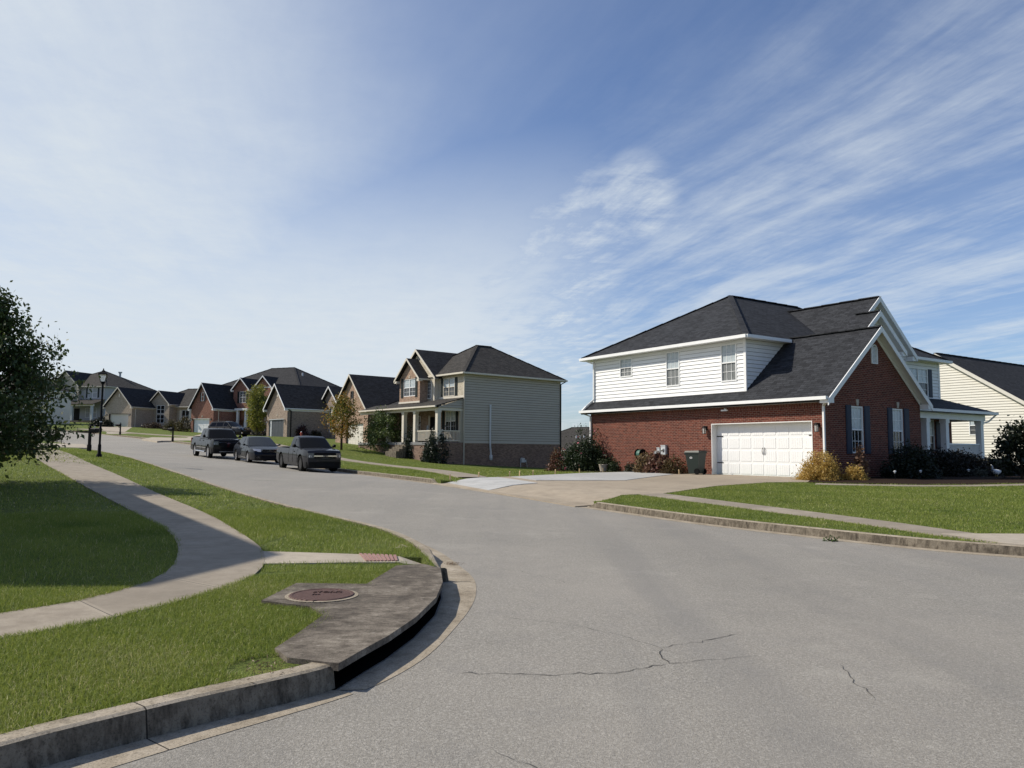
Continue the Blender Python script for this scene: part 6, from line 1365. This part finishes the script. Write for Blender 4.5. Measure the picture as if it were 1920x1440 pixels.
# ---- grass blades
def blades(name,label,test,box,dens,hgt,wid,seed,two=False):
    rg=np.random.default_rng(seed); x0,x1,y0,y1=box; A=(x1-x0)*(y1-y0); n=int(A*dens); P=rg.random((n,2))*np.array([x1-x0,y1-y0])+np.array([x0,y0])
    P=P[test(P[:,0],P[:,1])]; n=len(P)
    # terrain height by bilinear lookup
    gx=np.linspace(x0,x1,60); gy=np.linspace(y0,y1,60); Z=np.array([[hh(float(a),float(b)) for b in gy] for a in gx])
    fx=(P[:,0]-x0)/(x1-x0)*59; fy=(P[:,1]-y0)/(y1-y0)*59; ix=fx.astype(int).clip(0,58); iy=fy.astype(int).clip(0,58); tx,ty=fx-ix,fy-iy
    z=Z[ix,iy]*(1-tx)*(1-ty)+Z[ix+1,iy]*tx*(1-ty)+Z[ix,iy+1]*(1-tx)*ty+Z[ix+1,iy+1]*tx*ty+.135
    # height varies in patches
    ph=np.sin(P[:,0]*2.1+np.sin(P[:,1]*1.3)*2)*np.sin(P[:,1]*1.7+P[:,0]*.6); H_=hgt*(.75+.3*rg.random(n)+.22*ph).clip(.4,1.5)
    a=rg.random(n)*2*np.pi; W_=wid*(.7+.6*rg.random(n)); d=np.stack([np.cos(a),np.sin(a)],1)*(W_/2)[:,None]
    la=rg.random(n)*2*np.pi; ln=(rg.random(n)**.8*1.25)*H_; l=np.stack([np.cos(la),np.sin(la)],1)*ln[:,None]
    B=np.concatenate([P,z[:,None]],1); D=np.concatenate([d,np.zeros((n,1))],1); Lm=np.concatenate([l*.35,(H_*.6)[:,None]],1); Lt=np.concatenate([l,(np.sqrt(np.maximum(.12,1-(ln/H_)**2*.7))*H_)[:,None]],1)
    lowf=np.stack([B-D,B+D,B+Lm+D*.75,B+Lm-D*.75],1); pat=np.sin(P[:,0]*.9+2*np.sin(P[:,1]*.55))*np.sin(P[:,1]*1.1+P[:,0]*.35)+.6*np.sin(P[:,0]*3.1+P[:,1]*2.3)*np.sin(P[:,1]*2.7-P[:,0]); at=(rg.random(n)*.6+.2*(ph*.5+.5)+.17*pat+.1).clip(0,1); at=np.where(rg.random(n)<.03+.05*(pat>.7),1.0,at*.82)
    if two:
        hi=np.stack([B+Lm-D*.75,B+Lm+D*.75,B+Lt+D*.12,B+Lt-D*.12],1); V=np.concatenate([lowf,hi]); at=np.concatenate([at,at])
    else: V=np.stack([B-D,B+D,B+Lt+D*.25,B+Lt-D*.25],1)
    o=np_mesh(name,V,4,M_grass,None,at); tag(o,label,'grass',kind='stuff'); return o
def vpip(x,y,P):
    c=np.zeros(len(x),bool); j=len(P)-1
    for i in range(len(P)):
        xi,yi=P[i][:2]; xj,yj=P[j][:2]
        if yi!=yj: c^=((yi>y)!=(yj>y))&(x<(xj-xi)*(y-yi)/(yj-yi)+xi)
        j=i
    return c
def vnear(P,x,y):
    best=np.full(len(x),1e9)
    for i in range(len(P)-1):
        ax,ay=P[i]; bx,by=P[i+1]; dx,dy=bx-ax,by-ay; L_=dx*dx+dy*dy or 1e-9
        t=np.clip(((x-ax)*dx+(y-ay)*dy)/L_,0,1); best=np.minimum(best,np.hypot(ax+t*dx-x,ay+t*dy-y))
    return best
WALKP=WL+WR[::-1]; RAMP=RAMPP
vroad=lambda x,y: vpip(x,y,ROADPOLY)
def onleft(x,y):
    j=np.random.default_rng(8).random(len(x)); k=~vroad(x,y)&(~vpip(x,y,WALKP)|(np.minimum(vnear(WL,x,y),vnear(WR,x,y))<.055*j))&~vpip(x,y,RAMP)&(~vpip(x,y,SLAB)|(vnear(SLAB[9:],x,y)<.13*j*j))&~vpip(x,y,[(-2.7,9.5),(-1.0,9.7),(-1.0,9.45),(-2.5,9.4)])
    for P in DRIVE_FAR: k&=~vpip(x,y,P)
    return k
bare=lambda x,y: (np.hypot(x+1.62,y-5.3)<.26)|((np.hypot(x+1.95,y-11.1)<.3)&(np.random.default_rng(3).random(len(x))<.7))
frus=lambda x,y: (y>1)&(np.abs(x/y)<.86)
dok=lambda x,y,lo,hi: (np.hypot(x,y)>=lo)&(np.hypot(x,y)<hi)
MULCHP=[(12.35,29.9),(10.55,27.75),(14.1,26.6),(18.8,28.1),(27.5,37.5),(19,34.4)]
RRAMP=[(7.7,14.0),(9.8,14.0),(12.8,13.4),(12.6,11.9),(9.4,12.2),(8.4,12.1),(7.95,12.7)]
blades('lawn_grass','short green grass between the kerb and the near sidewalk',lambda x,y: frus(x,y)&dok(x,y,0,9.2)&onleft(x,y)&~bare(x,y)&(x>-5.2),(-5.2,-.8,3.6,9.4),8000,.062,.0040,1,True)
blades('lawn_grass','shaded green lawn left of the curving sidewalk',lambda x,y: frus(x,y)&dok(x,y,6,17)&(x<-3.5)&~vroad(x,y)&(~vpip(x,y,WALKP)|(vnear(WL,x,y)<.06*np.random.default_rng(9).random(len(x)))),(-13,-3.5,6.2,16.5),2200,.065,.006,2)
blades('lawn_grass','green verge between the ramp and the street edge',lambda x,y: frus(x,y)&dok(x,y,9.2,17)&onleft(x,y)&~bare(x,y)&~((x<-3.4)&(y<12)),(-9,-.6,9,16.5),2400,.06,.006,3)
blades('lawn_grass','sunlit lawn and verge farther up the left side',lambda x,y: frus(x,y)&dok(x,y,17,48)&onleft(x,y),(-34,-2,13,46),260,.055,.016,4)
blades('lawn_grass','right hand lawn pieces in front of the red house',lambda x,y: frus(x,y)&~vroad(x,y)&~vpip(x,y,DRIVE)&(vnear(WC,x,y)>.46)&(vnear(WD,x,y)>.36)&~vpip(x,y,MULCHP)&(y<32-.2*(x-11))&~vpip(x,y,RRAMP),(1.5,26,11.3,31),950,.05,.012,5)
blades('lawn_grass','lawn and verge in front of the taupe house',lambda x,y: ~vroad(x,y)&~vpip(x,y,DRIVE)&(vnear(WB,x,y)>.64)&((x+3.8)*.777+(y-62)*.629<-2.6),(-26,6,28,72),90,.06,.03,6)
# litter
rg=np.random.default_rng(5); n=260
P=np.concatenate([np.array([-.78,10.55])+rg.normal(size=(120,2))*np.array([.06,.05]),np.array([-1.62,5.25])+rg.normal(size=(140,2))*.12])
z=np.array([hh(*p) for p in P])+np.concatenate([np.full(120,.012),np.full(140,.165)])+rg.random(n)*.012
o=np_mesh('leaf_litter',leaves_from(np.concatenate([P,z[:,None]],1),.028,.2),4,leaf_mat('dry_leaf',[(.10,.055,.03),(.2,.13,.07),(.28,.2,.12)],.2),None,rg.random(n)); tag(o,'dry brown clippings caught along the kerb','litter',kind='stuff')
shrub('kerb_weed','small green weed growing in the gutter at the right kerb',(5.72,14.0,hh(5.72,14.0)),.13,.09,.09,70,.05,[(.04,.07,.02),(.07,.11,.03)],cat='weed',seed=97,clumps=14)
# ------------------------------------------------------------------ street furniture and small things
def lamp_post(x,y):
    e=empty('street_lamp','tall black street lamp with four-sided clear lantern on the left verge','street lamp',(x,y,gz(x,y)),R(20))
    MB().lathe([(.11,0),(.11,.10),(.07,.16),(.065,.5),(.045,.56),(.04,3.02),(.04,3.05),(.075,3.08),(.075,3.12),(.04,3.15)],n=14).build('pole',M_blackmetal,e,True,40)
    b=MB()
    for a,c in ((-1,-1),(1,-1),(1,1),(-1,1)): b.beam((a*.085,c*.085,3.16),(a*.15,c*.15,3.46),.016,.016)
    b.box(-.09,.09,-.09,.09,3.13,3.165); b.hexa([(-.185,-.185,3.46),(.185,-.185,3.46),(.185,.185,3.46),(-.185,.185,3.46)],[(-.17,-.17,3.49),(.17,-.17,3.49),(.17,.17,3.49),(-.17,.17,3.49)]); b.hexa([(-.17,-.17,3.49),(.17,-.17,3.49),(.17,.17,3.49),(-.17,.17,3.49)],[(-.06,-.06,3.60),(.06,-.06,3.60),(.06,.06,3.60),(-.06,.06,3.60)])
    b.lathe([(.05,3.60),(.06,3.63),(.02,3.66),(.03,3.69),(0,3.74)],n=10); f=b.build('lantern_frame',M_blackmetal,e)
    g=MB(); g.hexa([(-.08,-.08,3.165),(.08,-.08,3.165),(.08,.08,3.165),(-.08,.08,3.165)],[(-.143,-.143,3.455),(.143,-.143,3.455),(.143,.143,3.455),(-.143,.143,3.455)]); g.build('lantern_glass',M_lampglass,f)
    c=MB(); c.lathe([(.047,1.46),(.047,1.50)],n=12); c.build('pole_band',M_pvc,e)
    return e
lamp_post(-17.2,32.4)
def mailbox(label,x,y,rz,s=1.0,group='mailboxes'):
    e=empty('mailbox',label,'mailbox',(x,y,gz(x,y)),rz,group); e.scale=(s,)*3
    p=MB(); p.box(-.055,.055,-.055,.055,-.1,1.20); p.box(-.075,.075,-.075,.075,0,.35); p.box(-.07,.07,-.07,.07,1.2,1.24); p.lathe([(.03,1.24),(.05,1.28),(.045,1.33),(.02,1.36),(.025,1.38),(0,1.42)],n=10); p.beam((.0,0,.98),(.50,0,.98),.06,.06); p.build('post',M_blackmetal,e)
    b=MB(); prof=[(-.09,0),(.09,0),(.09,.12)]+[(.09*math.cos(a),.12+.09*math.sin(a)) for a in [math.pi*k/8 for k in range(1,8)]]+[(-.09,.12)]
    b.hexa([(.08,y_,1.01+z_) for y_,z_ in prof],[(.60,y_,1.01+z_) for y_,z_ in prof]); b.box(.60,.62,-.095,.095,1.01,1.2); b.build('letter_box',M_blackmetal,e,False)
    r=MB(); r.tube([(.20+.075*math.cos(t),0,.86+.075*math.sin(t)) for t in [2*math.pi*k/14 for k in range(15)]],.012,6,cap=False); r.beam((.05,0,.80),(.34,0,.96),.025,.02); r.build('scroll_bracket',M_blackmetal,e)
    f=MB(); f.box(.3,.32,-.1,-.092,1.13,1.3); f.box(.3,.38,-.1,-.092,1.25,1.3); f.build('flag',M_meter,e); return e
m0=mailbox('black post mailbox with scroll bracket just left of the street lamp',-21.6,39.7,R(-12),1.0)
mailbox('black mailbox half hidden by the leafy tree at far left',-47.2,80.3,R(-15),1.05); mailbox('black mailbox on the lawn before the pale brown ranch',-48.3,95.6,R(165),1.1); mailbox('black mailbox beside the driveway across the street behind the black truck',-33.0,75.5,R(165),1.0)
# wheeled bin
x,y=RH(5.95,-.9); e=empty('wheeled_bin','dark green wheeled rubbish bin between the shrubs and the garage door','rubbish bin',(x,y,hh(x,y)+.155),R(33.6+100))
M_bin=paint('bin_green',(.013,.021,.017),.5,.15)
mb=MB(); a,b=.24,.31; mb.hexa([(-.28,-a,.04),(.20,-a,.04),(.20,a,.04),(-.28,a,.04)],[(-.36,-b,.95),(.33,-b,.95),(.33,b,.95),(-.36,b,.95)])
mb.box(-.38,.36,-.33,.33,.92,.97); mb.hexa([(.20,-.1,.10),(.255,-.1,.10),(.255,.1,.10),(.20,.1,.10)],[(.30,-.1,.72),(.33,-.1,.72),(.33,.1,.72),(.30,.1,.72)]); mb.build('bin_body',M_bin,e)
mb=MB(); mb.hexa([(-.40,-.34,.97),(.38,-.34,.97),(.38,.34,.97),(-.40,.34,.97)],[(-.36,-.30,1.06),(.30,-.30,1.04),(.30,.30,1.04),(-.36,.30,1.06)]); mb.box(.34,.40,-.26,.26,.86,.99); 
for k in (-.14,0,.14): mb.box(.40,.41,k-.04,k+.04,.88,.97)
mb.build('lid',M_bin,e)
mb=MB(); mb.tube([(-.36,-.26,.98),(-.46,-.26,1.0),(-.46,.26,1.0),(-.36,.26,.98)],.018,8); mb.build('handle',M_bin,e)
for sg in (-1,1): MB().lathe([(0,-.03),(.13,-.03),(.14,0),(.13,.03),(0,.03)],(-.25,sg*.28,.14),18,'y').build('wheel',M_tyre,e)
mb=MB()
for k in range(7): 
    t0,t1=math.pi*(.1+.8*k/7),math.pi*(.1+.8*(k+1)/7); mb.beam((.03+.06*math.cos(t0),b-.005,.72+.05*math.sin(t0)),(.03+.06*math.cos(t1),b-.005,.72+.05*math.sin(t1)),.02,.02)
mb.box(-.03,.09,b-.015,b-.002,.70,.715); mb.build('bin_emblem',M_white,e)
# planter, stakes, garden lights, ornament
x,y=RH(12.1,-1.0); e=empty('stone_planter','small round stone planter at the far end of the garage wall','planter',(x,y,gz(x,y)))
MB().lathe([(.16,0),(.22,.3),(.25,.36),(.22,.38),(.2,.33)],n=16).build('pot',M_stone,e,True,40); np_mesh('plant',leaves_from(RNG.normal(size=(260,3))*np.array([.14,.14,.08])+np.array([0,0,.48]),.09),4,leaf_mat('planter_leaf',[(.02,.03,.012),(.05,.07,.025)],.25),e,RNG.random(260))
M_wood=paint('raw_wood',(.55,.40,.22),.8,.15,scale=20)
first=None
for i,(x,y) in enumerate([(-2.34,29.78),(-1.34,31.98),(-.08,33.25),(.36,33.83),(.95,34.42),(2.0,35.58),(3.25,37.1),(4.5,38.25),(5.95,38.98),(6.52,37.7),(7.06,36.35),(7.55,35.0)]):
    if first is None:
        mb=MB(); mb.hexa([(-.016,-.024,-.15),(.016,-.024,-.15),(.016,.024,-.15),(-.016,.024,-.15)],[(-.016,-.024,.19),(.016,-.024,.215),(.016,.024,.215),(-.016,.024,.19)]); o=first=mb.build('wooden_stake',M_wood); tag(o,'short raw wooden form stake at the edge of the fresh concrete','stake','form stakes along the new concrete')
    else: o=first.copy(); COL.objects.link(o)
    o.location=(x,y,gz(x,y)+.02); o.rotation_euler=(random.uniform(-.08,.08),random.uniform(-.08,.08),random.uniform(0,3))
for i,((u,v),l) in enumerate((((-2.0,1.2),'white-topped garden light left of the round dark shrub'),((-2.2,2.6),'white-topped garden light in front of the round dark shrub'),((-2.2,6.2),'garden light between the round shrub and the hedge'))):
    x,y=RH(u,v); e=empty('garden_light',l,'garden light',(x,y,gz(x,y)),0,'path lights in the bed')
    MB().lathe([(.012,-.05),(.012,.3)],n=8).build('stem',M_blackmetal,e); MB().lathe([(.03,.27),(.035,.32),(.06,.325),(.055,.34),(.015,.37)],n=12).build('lamp_head',M_meter,e)
x,y=RH(-1.7,9.6); e=empty('goose_ornament','white garden goose ornament in front of the dark hedge','garden ornament',(x,y,gz(x,y)),R(200))
mb=MB(); mb.tube([(-.30,0,.24),(-.16,0,.22),(.0,0,.2),(.14,0,.22),(.22,0,.33),(.24,0,.46),(.30,0,.50)],[.02,.09,.13,.11,.045,.04,.045],12); mb.tube([(.30,0,.50),(.39,0,.48)],[.028,.01],8,1); mb.tube([(.0,.04,.1),(.02,.04,-.02)],.015,6,1); mb.tube([(.0,-.04,.1),(.02,-.04,-.02)],.015,6,1); mb.build('body',[M_white,M_gold],e,True)
# rocking chairs
def rocker(label,loc,rz,mat,s=1):
    e=empty('rocking_chair',label,'chair',loc,rz); e.scale=(s,)*3
    m=MB(); m.box(-.24,.26,-.27,.27,.40,.44); m.build('seat',mat,e)
    m=MB()
    for y in (-.24,.24): m.beam((-.22,y,.40),(-.42,y,1.12),.05,.05)
    for z in (.62,1.08): f=(z-.4)/.72; m.beam((-.22-.2*f,-.24,z),(-.22-.2*f,.24,z),.07,.03)
    for k in range(6): y=-.18+.072*k; m.beam((-.27,y,.6),(-.40,y,1.08),.03,.02)
    m.build('backrest',mat,e)
    for y in (-.27,.27):
        m=MB(); m.beam((-.32,y,.66),(.26,y,.62),.07,.03); m.beam((.22,y,.1),(.22,y,.62),.045,.045); m.build('armrest',mat,e)
        m=MB(); m.beam((-.22,y,.1),(-.22,y,.42),.045,.045); m.tube([(-.55,y,.12),(-.25,y,.05),(.1,y,.03),(.4,y,.1)],.022,6); m.build('rocker',mat,e)
    return e
def porch(u,v,z): x,y=RH(u,v); return (x,y,.639+z)
rocker('white slatted rocking chair on the red house porch',porch(2.75,13.0,.5),R(33.6-90+30),M_white); rocker('second white rocking chair low behind the first porch post',porch(2.75,11.7,.5),R(33.6-90-20),M_white,.85)
def bp(u,v,z): x,y=bl(u,v); return (x,y,2.189+z)
rocker('white folding rocker behind the taupe house railing',bp(2.1,-1.2,0),R(39+180-10),M_white,.95)
e=empty('pumpkin_stack','orange pumpkins stacked by the dark front door','pumpkins',bp(3.75,-1.5,0)); M_pump=paint('pumpkin_orange',(.55,.16,.03),.5,.2)
for z,r in ((.2,.24),(.55,.18)): MB().lathe([(0,z-r*.75),(r*.7,z-r*.7),(r,z-r*.1),(r*.85,z+r*.55),(r*.3,z+r*.72),(0,z+r*.6)],n=16).build('pumpkin',M_pump,e,True)
e=empty('porch_sign','tall pale wooden welcome board leaning by the door','sign',bp(4.85,-.35,0),R(39)); mb=MB(); mb.hexa([(-.16,-.13,0),(-.12,-.13,0),(-.12,.13,0),(-.16,.13,0)],[(.02,-.13,1.45),(.06,-.13,1.45),(.06,.13,1.45),(.02,.13,1.45)]); mb.build('board',M_meter,e)
x,y=-22.9,90.8; mb=MB(); mb.lathe([(.12,0),(.12,.1),(.09,.12),(.09,.5),(.12,.52),(.1,.6),(.04,.68),(0,.7)],n=12); mb.tube([(-.16,0,.42),(.16,0,.42)],.05,8); x,y=-24.6,90.6
e=empty('fire_hydrant','small red and white hydrant before the grey brick wall','hydrant',(x,y,gz(x,y))); mb.build('hydrant_body',paint('hydrant_red',(.45,.10,.07),.5,.2),e,True,40); MB().lathe([(.1,.58),(.06,.68),(0,.72)],n=12).build('hydrant_cap',M_white,e)
# dark slot of a second storm drain far up the street
x,y=-56.2,102.3
e=empty('storm_drain','distant dark kerb drain slot at the bend','storm drain',(x,y,hh(x,y)),R(150)); MB().box(-1.3,1.3,-.2,.25,.0,.14).build('drain_mouth',M_darkint,e); MB().box(-1.4,1.4,-.05,1.0,.14,.2).build('slab',M_slab,e)
# ------------------------------------------------------------------ sky, sun, camera
SUN_AZ=Vector((-.992,.12)); SUN_EL=R(42)
w=bpy.data.worlds.new('World'); scn.world=w; w.use_nodes=True; nt=w.node_tree; N_=nt.nodes; Lk=nt.links; bg=N_['Background']
sky=N_.new('ShaderNodeTexSky'); sky.sky_type='NISHITA'; sky.sun_disc=False; sky.sun_elevation=SUN_EL; sky.sun_rotation=math.atan2(SUN_AZ.x,SUN_AZ.y); sky.altitude=200; sky.air_density=1.0; sky.dust_density=.6; sky.ozone_density=3.0
def M(op,a,b=0,c=0,clamp=False):
    n=N_.new('ShaderNodeMath'); n.operation=op; n.use_clamp=clamp
    for i,x in enumerate((a,b,c)):
        if isinstance(x,(int,float)): n.inputs[i].default_value=x
        else: Lk.new(x,n.inputs[i])
    return n.outputs[0]
def SS(x,a,b): # smoothstep
    n=N_.new('ShaderNodeMapRange'); n.interpolation_type='SMOOTHSTEP'; n.inputs['From Min'].default_value=a; n.inputs['From Max'].default_value=b; Lk.new(x,n.inputs['Value']); return n.outputs[0]
def NZ(vec,scale,detail=6,rough=.6,dist=0):
    n=N_.new('ShaderNodeTexNoise'); n.inputs['Scale'].default_value=scale; n.inputs['Detail'].default_value=detail; n.inputs['Roughness'].default_value=rough; n.inputs['Distortion'].default_value=dist; Lk.new(vec,n.inputs['Vector']); return n.outputs['Fac']
def XYZ(x,y,z=0):
    n=N_.new('ShaderNodeCombineXYZ')
    for i,q in enumerate((x,y,z)):
        if isinstance(q,(int,float)): n.inputs[i].default_value=q
        else: Lk.new(q,n.inputs[i])
    return n.outputs[0]
tc=N_.new('ShaderNodeTexCoord'); sp=N_.new('ShaderNodeSeparateXYZ'); Lk.new(tc.outputs['Generated'],sp.inputs[0])
dx,dy,dzz=sp.outputs; zc=M('MAXIMUM',dzz,.035); px,py=M('DIVIDE',dx,zc),M('DIVIDE',dy,zc)
A_=M('ADD',M('MULTIPLY',px,-.24),M('MULTIPLY',py,.97)); C0=M('ADD',M('MULTIPLY',px,.97),M('MULTIPLY',py,.24))
warp=NZ(XYZ(M('MULTIPLY',A_,.22),M('MULTIPLY',C0,.22),2.0),1.0,3,.5); C_=M('ADD',C0,M('MULTIPLY',M('SUBTRACT',warp,.5),.9))
fine=NZ(XYZ(M('MULTIPLY',px,2.2),M('MULTIPLY',py,2.2),4),1.3,9,.68,.25)          # mottled cirrus texture
st1=NZ(XYZ(M('MULTIPLY',A_,.20),M('MULTIPLY',C_,.95),1.7),1.3,8,.62,.15)          # broad bands
st2=NZ(XYZ(M('MULTIPLY',A_,.55),M('MULTIPLY',C_,3.2),3.3),1.2,9,.68,.12)          # fine fibres
soft=NZ(XYZ(M('MULTIPLY',A_,.40),M('MULTIPLY',C0,.55),7),1.1,6,.55)
left=SS(M('ADD',C0,M('MULTIPLY',M('SUBTRACT',soft,.5),1.7)),.78,-.85)
def blob(cx,cy,cz,r0,r1):
    d=M('ADD',M('ADD',M('MULTIPLY',dx,cx),M('MULTIPLY',dy,cy)),M('MULTIPLY',dzz,cz)); return SS(d,math.cos(r0),math.cos(r1))
mott=M('ADD',M('MULTIPLY',fine,.55),M('MULTIPLY',st2,.45))
right=SS(C_,.45,1.7)
streak=M('MULTIPLY',SS(M('ADD',M('ADD',M('MULTIPLY',st1,.5),M('MULTIPLY',st2,.3)),M('MULTIPLY',fine,.2)),.42,.66),right)
tail=M('MULTIPLY',M('MAXIMUM',M('MAXIMUM',blob(.150,.937,.316,.060,.004),blob(.105,.948,.30,.075,.01)),M('MAXIMUM',M('MULTIPLY',blob(.055,.967,.25,.10,.01),.8),M('MULTIPLY',blob(.01,.985,.17,.16,.02),.75))),SS(mott,.30,.70))
low=M('MULTIPLY',SS(dzz,.46,.13),M('ADD',M('MULTIPLY',SS(M('ADD',M('SUBTRACT',dx,M('MULTIPLY',M('SUBTRACT',dzz,.2),.45)),M('MULTIPLY',M('SUBTRACT',mott,.5),.45)),.19,-.06),.82),.13))
veil=SS(M('ADD',M('MULTIPLY',st1,.5),M('MULTIPLY',soft,.5)),.34,.68)
mask=M('MULTIPLY',left,M('ADD',.46,M('MULTIPLY',mott,.66)))
mask=M('ADD',mask,M('MULTIPLY',streak,.56)); mask=M('ADD',mask,M('MULTIPLY',tail,.68)); mask=M('ADD',mask,M('MULTIPLY',veil,.13)); mask=M('ADD',mask,M('MULTIPLY',right,.06))
mask=M('MULTIPLY',mask,M('ADD',.06,M('MULTIPLY',SS(dy,-.2,.3),.94)))
mask=M('MAXIMUM',M('MINIMUM',mask,.97),M('MULTIPLY',low,M('ADD',.72,M('MULTIPLY',mott,.5)))); mask=M('MINIMUM',mask,.96)
mx=N_.new('ShaderNodeMix'); mx.data_type='RGBA'; Lk.new(mask,mx.inputs[0]); tn=N_.new('ShaderNodeMix'); tn.data_type='RGBA'; tn.blend_type='MULTIPLY'; tn.inputs[0].default_value=1; Lk.new(sky.outputs[0],tn.inputs[6]); tn.inputs[7].default_value=(.90,1.0,1.20,1); Lk.new(tn.outputs[2],mx.inputs[6]); mx.inputs[7].default_value=(6.7,7.3,7.8,1)
Lk.new(mx.outputs[2],bg.inputs['Color']); bg.inputs['Strength'].default_value=.105
sl_=bpy.data.lights.new('sun','SUN'); sl_.energy=5.0; sl_.angle=R(.53); sl_.color=(1,.925,.80); so=bpy.data.objects.new('sun',sl_); COL.objects.link(so)
sd=Vector((SUN_AZ.x*math.cos(SUN_EL),SUN_AZ.y*math.cos(SUN_EL),math.sin(SUN_EL))); so.rotation_euler=sd.to_track_quat('Z','Y').to_euler(); so.location=(-20,5,30)
cam=bpy.data.cameras.new('camera'); cam.sensor_width=36; cam.lens=36*1450/1920; cam.clip_end=5000; cam.clip_start=.05; co=bpy.data.objects.new('camera',cam); COL.objects.link(co)
pt=math.atan(124/1450.); ro=.007
f_=Vector((0,math.cos(pt),math.sin(pt))); r0_=Vector((1,0,0)); u0_=Vector((0,-math.sin(pt),math.cos(pt))); r_=r0_*math.cos(ro)+u0_*math.sin(ro); u_=-r0_*math.sin(ro)+u0_*math.cos(ro)
co.matrix_world=Matrix(((r_.x,u_.x,-f_.x,0),(r_.y,u_.y,-f_.y,0),(r_.z,u_.z,-f_.z,1.6),(0,0,0,1))); scn.camera=co
scn.view_settings.view_transform='Standard'; scn.view_settings.look='None'; scn.view_settings.exposure=0; scn.view_settings.gamma=1
scn.render.resolution_x=1024; scn.render.resolution_y=768
